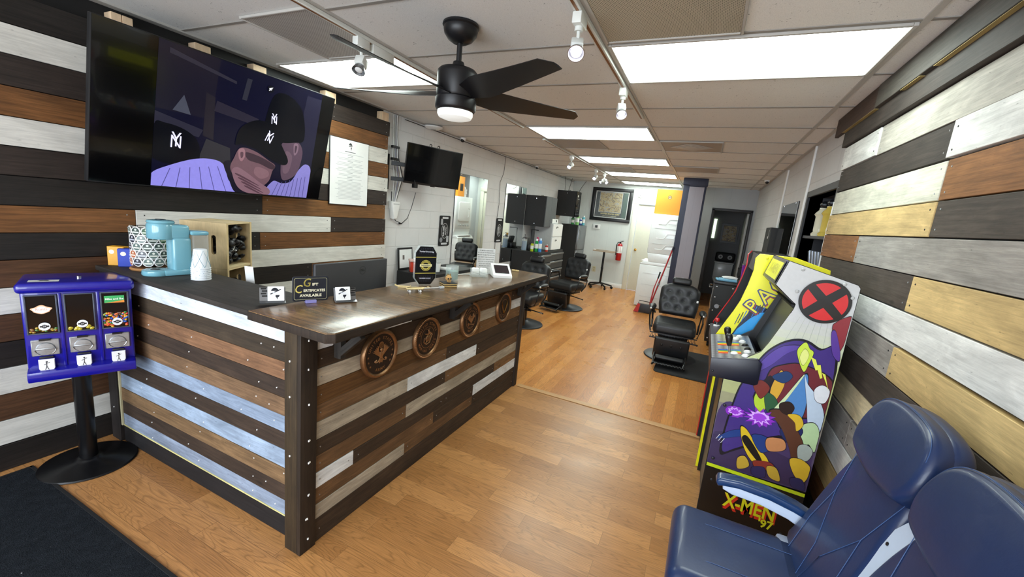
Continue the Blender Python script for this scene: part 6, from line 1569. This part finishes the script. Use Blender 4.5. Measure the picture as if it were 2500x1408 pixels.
for (x0, x1, y0, y1) in ((-.225, .225, -.165, -.158), (-.225, .225, .158, .165), (-.225, -.218, -.165, .165), (.218, .225, -.165, .165)): b.bx(x0, x1, y0, y1, .835, .86, plain('tray_rim', '#b9a58c', .4, .4), bev=.002, seg=1)
b.sph((-.19, -.15, .868), (.03, .015, .012), WHITE_PL, seg=10); b.build('tray', t)
t = thing('fire_extinguisher', 'red fire extinguisher with a white label hung on the back wall', 'fire extinguisher', (-1.755, YB-.075, .655))
b = B(); b.lathe([(0, 0), (.055, 0), (.062, .012), (.062, .33), (.045, .375), (.025, .39), (0, .39)], (0, 0, 0), RED, 28); b.build('cylinder', t)
b = B(); b.lathe([(.0627, .17), (.0632, .172), (.0632, .325), (.0627, .328)], (0, 0, 0), WHITE_PAPER, 28); b.build('label_band', t); b = B(); b.poly([(-.03, .20), (.0, .20), (.0, .31), (-.03, .31)], -.058, PRINT, '#3a3a3e'); b.poly([(.01, .19), (.035, .19), (.035, .32), (.01, .32)], -.0565, PRINT, '#b8262a'); b.build('label_print', t)
b = B(); b.cyl((0, 0, .385), (0, 0, .425), .018, BLACK_METAL, seg=12); b.box((.025, -.01, .435), (.09, .018, .012), BLACK_METAL, rot=(0, -.35, 0), bev=.002, seg=1); b.box((.03, -.01, .452), (.08, .018, .008), STEEL, rot=(0, -.1, 0)); b.build('valve_handle', t)
b = B(); b.tube([(-.01, 0, .42), (-.055, -.01, .41), (-.075, -.01, .35), (-.072, -.01, .22), (-.068, -.01, .12)], .011, BLACK_PL, 8); b.build('hose', t); b = B(); b.bx(-.02, .02, .05, .075, .15, .36, BLACK_METAL); b.build('wall_hook', t)
# stacked washer and dryer
t = thing('laundry_tower', 'white stacked washer and dryer standing by the blue column', 'washer dryer', (-.70, 8.37, 0))
b = B(); b.bx(-.34, .34, -.34, .34, .015, .80, WHITE_ENAMEL, bev=.01); b.prism([(-.34, .80), (.34, .80), (.34, .86), (-.28, .86), (-.34, .815)], -.34, .34, WHITE_ENAMEL, bev=.008); b.build('washer_body', t)
b = B(); b.prism([(-.20, .86), (.34, .86), (.34, 1.02), (-.235, 1.02)], -.34, .34, WHITE_ENAMEL, bev=.004); b.bx(-.245, .34, -.34, .34, 1.02, 1.738, WHITE_ENAMEL, bev=.012); dy = b.build('dryer_body', t)
b = B()
for z in (.20, .43, .64): b.bx(-.26, .30, -.344, -.339, z, z+.004, GREY_PAINT)
b.build('embossed_panel', t); b = B()
for z in (1.20, 1.48): b.bx(-.18, .30, -.344, -.339, z, z+.004, GREY_PAINT)
for x, z in ((.06, 1.10), (.06, 1.30), (.06, 1.56)):
    b.tube([(x-.18, -.341, z), (x-.06, -.341, z), (x, -.341, z+.09), (x+.16, -.341, z+.10)], .006, WHITE_ENAMEL, 6); b.prism([(x-.02, z+.01), (x+.12, z+.01), (x+.13, z+.055), (x+.02, z+.055)], -.344, -.338, WHITE_ENAMEL, bev=.003, seg=1)
b.build('embossed_panel', dy)
SD = Matrix(((0, 1, 0, 0), (-1, 0, 0, 0), (0, 0, 1, 0), (0, 0, 0, 1)))
b = B(); b.prism(rrect(.50, .44, .06, 5, 0, 1.40), -.262, -.243, WHITE_PL, bev=.008, mat=SD); b.build('dryer_door', dy)
b = B(); b.tube([(-.268, .15, 1.50), (-.285, .16, 1.45), (-.285, .16, 1.32), (-.268, .15, 1.28)], .010, WHITE_PL, 8); b.build('door_handle', dy)
b = B()
for y in (-.2, -.12, .0, .1, .2): b.cyl((-.262, y, 1.09), (-.243, y, 1.09), .022, GREY_PAINT, seg=16)
b.build('control_knob', t)
b = B(); b.tube([(-.20, -.33, .98), (-.10, -.345, .86), (.05, -.345, .62)], .002, GREY_PAINT, 5) if False else b.bx(-.33, .30, -.30, .30, .858, .868, WHITE_PL, bev=.004); b.build('washer_lid', t)
t = thing('detergent_carton', 'orange carton with a small round emblem on the dryer', 'box', (-.735, 8.20, 1.742))
b = B(); b.bx(-.20, .235, -.13, .13, 0, .435, plain('carton_orange', '#ef9a2c', .5, 0, .03), bev=.003, seg=1); b.build('carton', t)
b = B(); b.poly(circ(.032, 24, .03, .30), -.1306, PRINT, '#3a3a34'); b.poly(circ(.024, 20, .03, .30), -.131, PRINT, '#d8c08a'); b.poly([(.01, .29), (.05, .305), (.04, .315), (.015, .305)], -.1314, PRINT, '#3a3a34'); b.build('round_emblem', t); b = B(); b.bx(-.2035, -.1995, -.06, .06, .12, .28, BLACK_PL); b.build('side_print', t)
t = thing('detergent_jug', 'white detergent jug beside the orange carton on the dryer', 'jug', (-.78, 8.52, 1.742)); b = B(); b.lathe([(0, 0), (.075, 0), (.08, .01), (.08, .16), (.05, .22), (.022, .25), (.022, .27), (0, .27)], (0, 0, 0), WHITE_PL, 22); b.tube([(-.06, 0, .18), (-.10, 0, .16), (-.10, 0, .08), (-.078, 0, .06)], .012, WHITE_PL, 8); b.build('jug', t); b = B(); b.cyl((0, 0, .265), (0, 0, .30), .026, GREY_PAINT, seg=16); b.build('cap', t)
# dustpan and broom against the washer
RODR = plain('red_rod', '#a82a30', .35, 0, .06)
t = thing('broom', 'red-handled broom leaning toward the blue column', 'broom', (-.715, 7.72, 0)); b = B(); b.tube([(0, 0, .10), (.10, .08, .60), (.215, .11, 1.14)], .0125, RODR, 8); b.build('handle', t); b = B(); b.tube([(.212, .11, 1.125), (.226, .112, 1.19)], .014, plain('grip_navy', '#2a2a3a', .5), 8); b.cyl((.075, .065, .47), (.085, .070, .52), .018, STEEL, seg=10); b.build('grip', t)
b = B(); b.prism([(-.14, 0), (.12, 0), (.06, .11), (-.05, .11)], -.03, .03, plain('bristle_black', '#141416', .8, 0, .3), bev=.004); b.build('bristles', t)
t = thing('dustpan', 'red and black upright dustpan on a thin red handle', 'dustpan', (-.80, 7.50, 0)); b = B(); b.prism([(-.15, .01), (.15, .01), (.13, .16), (-.09, .16)], -.05, .01, BLACK_PL, bev=.006); b.prism([(-.155, .005), (-.07, .005), (-.05, .155), (-.095, .16)], -.056, -.046, RED, bev=.003, seg=1); b.build('pan', t)
b = B(); b.tube([(.10, .0, .16), (.12, .06, .45), (.155, .12, .62)], .011, RODR, 8); b.tube([(.155, .12, .62), (.175, .145, .74)], .013, BLACK_PL, 8); b.build('handle', t); b = B(); b.tube([(-.09, -.02, .15), (-.08, -.01, .21), (.09, .0, .20), (.11, 0, .15)], .007, BLACK_PL, 6); b.build('bail', t)

# ================================================================= right wall
b = B(); y0, y1, z0, z1 = NY0, NY1, NZ0, NZ1
NG = plain('niche_grey', '#3d3e44', .6, 0, .06)
t = thing('wall_shelf', 'dark grey recessed wall shelf beside the weathered boards', 'shelf', (XR, (y0+y1)/2, z0), FXN)
hw = (y1-y0)/2; hh = z1-z0
b.bm.free(); b = B(); b.bx(-hw, hw, .215, .225, 0, hh, NG); b.bx(-hw-.012, -hw, 0, .225, 0, hh, NG); b.bx(hw, hw+.012, 0, .225, 0, hh, NG); b.bx(-hw, hw, 0, .225, hh, hh+.012, NG); b.bx(-hw, hw, 0, .225, -.012, 0, NG); b.build('case', t)
b = B()
for (a0, a1, c0, c1) in ((-hw-.05, -hw+.005, -.03, hh+.05), (hw-.005, hw+.05, -.03, hh+.05), (-hw, hw, hh-.005, hh+.05), (-hw, hw, -.05, .005)): b.bx(a0, a1, -.016, .004, c0, c1, CHARCOAL, bev=.003, seg=1)
b.build('face_frame', t)
for z in (1.285, 1.555): b = B(); b.bx(-hw, hw, .012, .22, z-NZ0-.012, z-NZ0+.012, NG, bev=.002, seg=1); b.build('shelf_board', t)
def decanter(loc, col, label):
    t = thing('decanter', label, 'bottle', loc, 0, 'decorative bottles on the wall shelf'); c = plain('liq_'+col[1:], col, .12, 0, .05, 0, 20, .4)
    b = B(); b.lathe([(0, 0), (.055, 0), (.058, .02), (.045, .035), (.047, .05), (.047, .16), (.060, .178), (.052, .195), (.034, .215), (.032, .235), (0, .235)], (0, 0, 0), c, 24); b.build('bottle', t)
    b = B(); b.sph((0, 0, .262), (.036, .036, .03), plain('gem_stopper', '#3a3d42', .05, .5, .5, .6, 40), seg=8); b.build('gem_stopper', t)
decanter((.85, 4.30, 1.568), '#d6d2bd', 'cream-filled bottle with a dark gem stopper on the wall shelf')
decanter((.85, 4.06, 1.568), '#c9b052', 'golden bottle with a dark gem stopper on the wall shelf')
decanter((.90, 4.17, 1.568), '#b9b48a', 'pale bottle with a dark gem stopper set farther back on the wall shelf')
for k in range(5):
    t = thing('product_tube', '%s silver tube from the far end of the lower wall shelf' % ('first', 'second', 'third', 'fourth', 'fifth')[k], 'tube', (.86, 4.40-.105*k, 1.298), rot=(radians(8), radians(-6), FXN), group='silver tubes on the lower wall shelf')
    b = B(); b.prism([(-.022, .02), (.022, .02), (.030, .145), (-.030, .145)], -.012, .012, plain('tube_silver', '#aab2bf', .25, .6, .15), bev=.004, seg=2); b.build('tube', t); b = B(); b.cyl((0, 0, 0), (0, 0, .022), .02, DARKGREY, seg=14); b.build('cap', t)
t = thing('white_power_cord', 'white cord hanging down the edge of the weathered boards', 'cord', (.752, 3.56, 0)); b = B(); b.tube([(0, .0, 1.80), (.0, .02, 1.66), (.0, .035, 1.5), (.002, .01, 1.30), (.004, .0, .9), (.004, .0, .3)], .006, WHITE_PL, 8); b.build('cord', t); b = B(); b.bx(-.008, .008, -.02, .02, .26, .31, WHITE_PL, bev=.003); b.build('plug', t)
t = thing('black_wall_box', 'black box on the right block wall with small white and gold labels', 'wall box', (.772, 6.22, 1.0), FXN); b = B(); b.bx(-.24, .24, -.075, 0, 0, .64, BCAB, bev=.004, seg=1); b.build('case', t)
b = B(); b.poly([(.03, .50), (.12, .50), (.12, .61), (.10, .61), (.10, .53), (.03, .53)], -.0757, PRINT, '#cfd0d2'); b.poly([(.10, .12), (.2, .12), (.2, .25), (.10, .25)], -.0757, PRINT, '#b99a4a'); b.build('label_print', t)
# cart
t = thing('rolling_cart', 'black studded tool cart behind the arcade cabinets', 'cart', (.42, 6.28, 0))
b = B(); b.bx(-.22, .22, -.26, .26, .07, .88, BCAB, bev=.006); b.bx(-.235, .235, -.275, .275, .855, .895, BLACK_PL, bev=.01); b.build('case', t)
b = B()
for x in (-.19, .0, .19):
    for z in (.12, .30, .50, .68, .82): b.sph((x, -.262, z), (.010, .004, .010), CHROME, seg=8)
for x in (-.12, .10): b.bx(x-.03, x+.03, -.275, -.262, .55, .58, CHROME, bev=.004, seg=1); b.cyl((x-.03, -.28, .565), (x-.03, -.262, .565), .028, STEEL, seg=16)
b.build('hardware', t)
for sx in (-1, 1):
    for sy in (-1, 1): b = B(); b.cyl((sx*.17-.012, sy*.2, .035), (sx*.17+.012, sy*.2, .035), .035, RUBBER, seg=14); b.build('caster', t)
b = B(); b.tube([(-.235, -.2, .80), (-.27, -.22, .80), (-.27, .1, .80), (-.235, .1, .80)], .009, CHROME, 8); b.tube([(-.23, -.26, .80), (-.24, -.27, .62), (-.225, -.26, .52)], .006, CHROME, 6); b.build('side_rail', t)
t = thing('blue_towel', 'folded light blue cloth on the black cart', 'towel', (.33, 6.16, .897), .1); b = B(); b.box((0, 0, .012), (.24, .17, .024), plain('sky_cloth', '#7fb8d8', .85, 0, .06, .4, 40), bev=.010, seg=3); b.build('cloth', t); b = B(); b.box((.02, .01, .026), (.2, .14, .008), plain('sky_cloth2', '#93c6e0', .85, 0, .06), bev=.003); b.build('top_fold', t)
t = thing('white_towel', 'rolled white cloth lying on the blue one', 'towel', (.37, 6.17, .928), .1); b = B(); b.sph((0, 0, .018), (.10, .05, .019), WHITE_PAPER, seg=18); b.build('roll', t); b = B(); b.box((.0, -.03, .012), (.17, .03, .018), WHITE_PAPER, bev=.006); b.build('loose_edge', t)
t = thing('tumbler', 'tall purple travel tumbler with a straw on the black cart', 'tumbler', (.535, 6.22, .897)); b = B(); b.lathe([(0, 0), (.034, 0), (.037, .02), (.046, .14), (.050, .22), (.050, .235), (0, .235)], (0, 0, 0), plain('purple_gloss', '#7a2a9a', .15, .3, .1, 0, 20, .4), 26); b.build('body', t)
b = B(); b.lathe([(.051, .232), (.052, .250), (.04, .258), (0, .258)], (0, 0, 0), CHROME, 26); b.cyl((.01, 0, .25), (.014, 0, .33), .004, CLEAR, seg=8); b.build('lid', t); b = B(); b.tube([(-.048, 0, .20), (-.085, 0, .19), (-.085, 0, .09), (-.045, 0, .07)], .007, BLACK_PL, 8); b.build('handle', t)
# restroom
t = thing('restroom_picture', 'small dark framed picture seen through the open restroom door', 'picture', (.485, 11.295, 1.28)); b = B()
for (a0, a1, c0, c1) in ((-.19, .19, 0, .05), (-.19, .19, .41, .46), (-.19, -.14, .04, .42), (.14, .19, .04, .42)): b.bx(a0, a1, -.025, 0, c0, c1, BLACK_PL, bev=.003, seg=1)
b.build('frame', t); b = B(); b.bx(-.15, .15, -.01, -.003, .04, .42, collage()); b.build('picture_area', t)
t = thing('toilet', 'white toilet in the dark restroom', 'toilet', (.48, 11.0, 0)); b = B(); b.bx(-.20, .20, .08, .27, .40, .80, WHITE_ENAMEL, bev=.02); b.bx(-.21, .21, .07, .28, .80, .83, WHITE_ENAMEL, bev=.01); b.build('tank', t)
b = B(); b.lathe([(.10, 0), (.11, .02), (.09, .20), (.17, .36), (.19, .40), (0, .40)], (0, -.12, 0), WHITE_ENAMEL, 24); b.bx(-.10, .10, 0, .15, .0, .40, WHITE_ENAMEL, bev=.02); b.build('bowl', t); b = B(); b.lathe([(0, .40), (.19, .40), (.195, .41), (.19, .425), (0, .43)], (0, -.12, 0), WHITE_PL, 24); b.build('seat_lid', t)
t = thing('patterned_pillow', 'dark pillow with two round white motifs on the toilet tank', 'pillow', (.48, 11.15, .832)); b = B(); b.box((0, 0, .12), (.42, .10, .22), BLACK_MATTE, bev=.045, seg=4); b.build('pillow_body', t)
b = B()
b.bm.free()
for x in (-.1, .1): b = B(); b.poly(circ(.05, 20, x, .12), -.0515, PRINT, '#8f8f8c'); b.poly(circ(.022, 16, x, .12), -.0519, PRINT, '#17171a'); b.build('round_motif', t)
# cameras and detector
def dome_cam(loc, label):
    t = thing('security_camera', label, 'camera', loc, 0, 'small dome cameras')
    b = B(); b.lathe([(0, 0), (.036, 0), (.038, -.012), (.032, -.030), (.028, -.034), (0, -.034)], (0, 0, 0), WHITE_PL, 24); b.build('collar', t)
    b = B(); b.sph((0, -.012, -.030), (.026, .026, .026), BLACK_PL, seg=16); b.build('lens_dome', t)
dome_cam((-3.0, 4.72, ZC-.004), 'small round black-lensed camera on the left wall above the first mirror')
dome_cam((-3.0, 7.28, ZC-.004), 'small round black-lensed camera on the left wall above the wall cabinets')
dome_cam((.70, 7.60, ZC-.004), 'small round black-lensed camera in the far right ceiling corner')
t = thing('ceiling_vent_disc', 'flat white oval disc at the ceiling edge above the swivel screen', 'disc', (-2.98, 4.05, ZC-.012)); b = B(); b.lathe([(0, -.028), (.07, -.026), (.10, -.012), (.105, 0)], (0, 0, 0), WHITE_PL, 32); b.build('shell', t); b = B(); b.cyl((0, 0, -.031), (0, 0, -.026), .03, GREY_PAINT, seg=20); b.build('centre_ring', t)
# poster on the boards
t = thing('wall_poster', 'tall white poster with a dark emblem and rows of small print', 'poster', (-2.968, 2.832, 1.432), FX); PW, PH = .435, .560
b = B(); b.bx(-PW/2-.004, PW/2+.004, -.010, 0, -.004, PH+.004, BLACK_PL, bev=.002, seg=1); b.build('frame', t)
b = B(); b.bx(-PW/2+.002, PW/2-.002, -.012, -.0101, .002, PH-.002, WHITE_PAPER); b.build('sheet', t)
b = B(); y = -.0124; random.seed(11)
b.poly([(.018*cos(a), .515+.02*sin(a)) for a in [pi*k/10 for k in range(11)]], y, PRINT, '#25282c'); b.poly([(-.02, .507), (.022, .512), (.018, .506), (-.018, .502)], y, PRINT, '#25282c'); b.poly([(.002, .500), (.016, .500), (.012, .488), (.008, .470), (.004, .488)], y, PRINT, '#25282c')
b.poly([(-.06, .455), (.06, .455), (.06, .460), (-.06, .460)], y, PRINT, '#4a4d52')
z = .437
while z > .05:
    head = random.random() < .25
    w = .03 if head else random.uniform(.12, .165)
    b.poly([(-w, z), (w, z), (w, z+.0035), (-w, z+.0035)], y, PRINT, '#8a8d91' if head else '#bcbec0'); z -= .0115 if not head else .014
b.build('printed_lines', t)
# ================================================================= light and camera
w = bpy.data.worlds.new('daylight'); SC.world = w; w.use_nodes = True
nt = w.node_tree; bg = nt.nodes['Background']
tc = nt.nodes.new('ShaderNodeTexCoord'); sp = nt.nodes.new('ShaderNodeSeparateXYZ'); nt.links.new(tc.outputs['Generated'], sp.inputs[0])
rp = nt.nodes.new('ShaderNodeValToRGB'); rp.color_ramp.elements[0].position = .42; rp.color_ramp.elements[0].color = (.22, .23, .24, 1)
rp.color_ramp.elements[1].position = .58; rp.color_ramp.elements[1].color = (.62, .74, .92, 1)
mr = nt.nodes.new('ShaderNodeMapRange'); mr.inputs[1].default_value = -1; mr.inputs[2].default_value = 1; nt.links.new(sp.outputs[2], mr.inputs[0]); nt.links.new(mr.outputs[0], rp.inputs[0])
nt.links.new(rp.outputs[0], bg.inputs['Color']); bg.inputs['Strength'].default_value = 1.6
def area(name, loc, rot, sx, sy, power, col):
    l = bpy.data.lights.new(name, 'AREA'); l.shape = 'RECTANGLE'; l.size = sx; l.size_y = sy; l.energy = power; l.color = col
    o = bpy.data.objects.new(name, l); COL.objects.link(o); o.location = loc; o.rotation_euler = rot; return o
area('shopfront_daylight', (-1.1, -1.8, 1.4), (radians(90), 0, 0), 3.4, 1.7, 150, (.86, .93, 1.0))
def fill(name, loc, power, col, r=.5):
    l = bpy.data.lights.new(name, 'POINT'); l.energy = power; l.shadow_soft_size = r; l.color = col
    o = bpy.data.objects.new(name, l); COL.objects.link(o); o.location = loc
cam = bpy.data.cameras.new('camera'); cam.sensor_fit = 'HORIZONTAL'; cam.sensor_width = 36; cam.lens = 1012.1/2500*36; cam.clip_start = .02
co = bpy.data.objects.new('camera', cam); COL.objects.link(co)
Rm = Matrix(((0.9006447, 0.4232920, 0.0983002), (0.1651847, -0.1242532, -0.9784044), (-0.4019366, 0.8974325, -0.1818293)))  # rows: image right, image down, forward, in room axes
r, d, f = Rm[0], Rm[1], Rm[2]
M = Matrix(((r[0], -d[0], -f[0], 0), (r[1], -d[1], -f[1], 0), (r[2], -d[2], -f[2], 1.52), (0, 0, 0, 1)))
co.matrix_world = M
SC.camera = co
SC.view_settings.view_transform = 'Standard'; SC.view_settings.look = 'None'; SC.view_settings.exposure = .35; SC.view_settings.gamma = 1.0
SC.cycles.use_denoising = True; SC.cycles.max_bounces = 8; SC.cycles.sample_clamp_indirect = 6
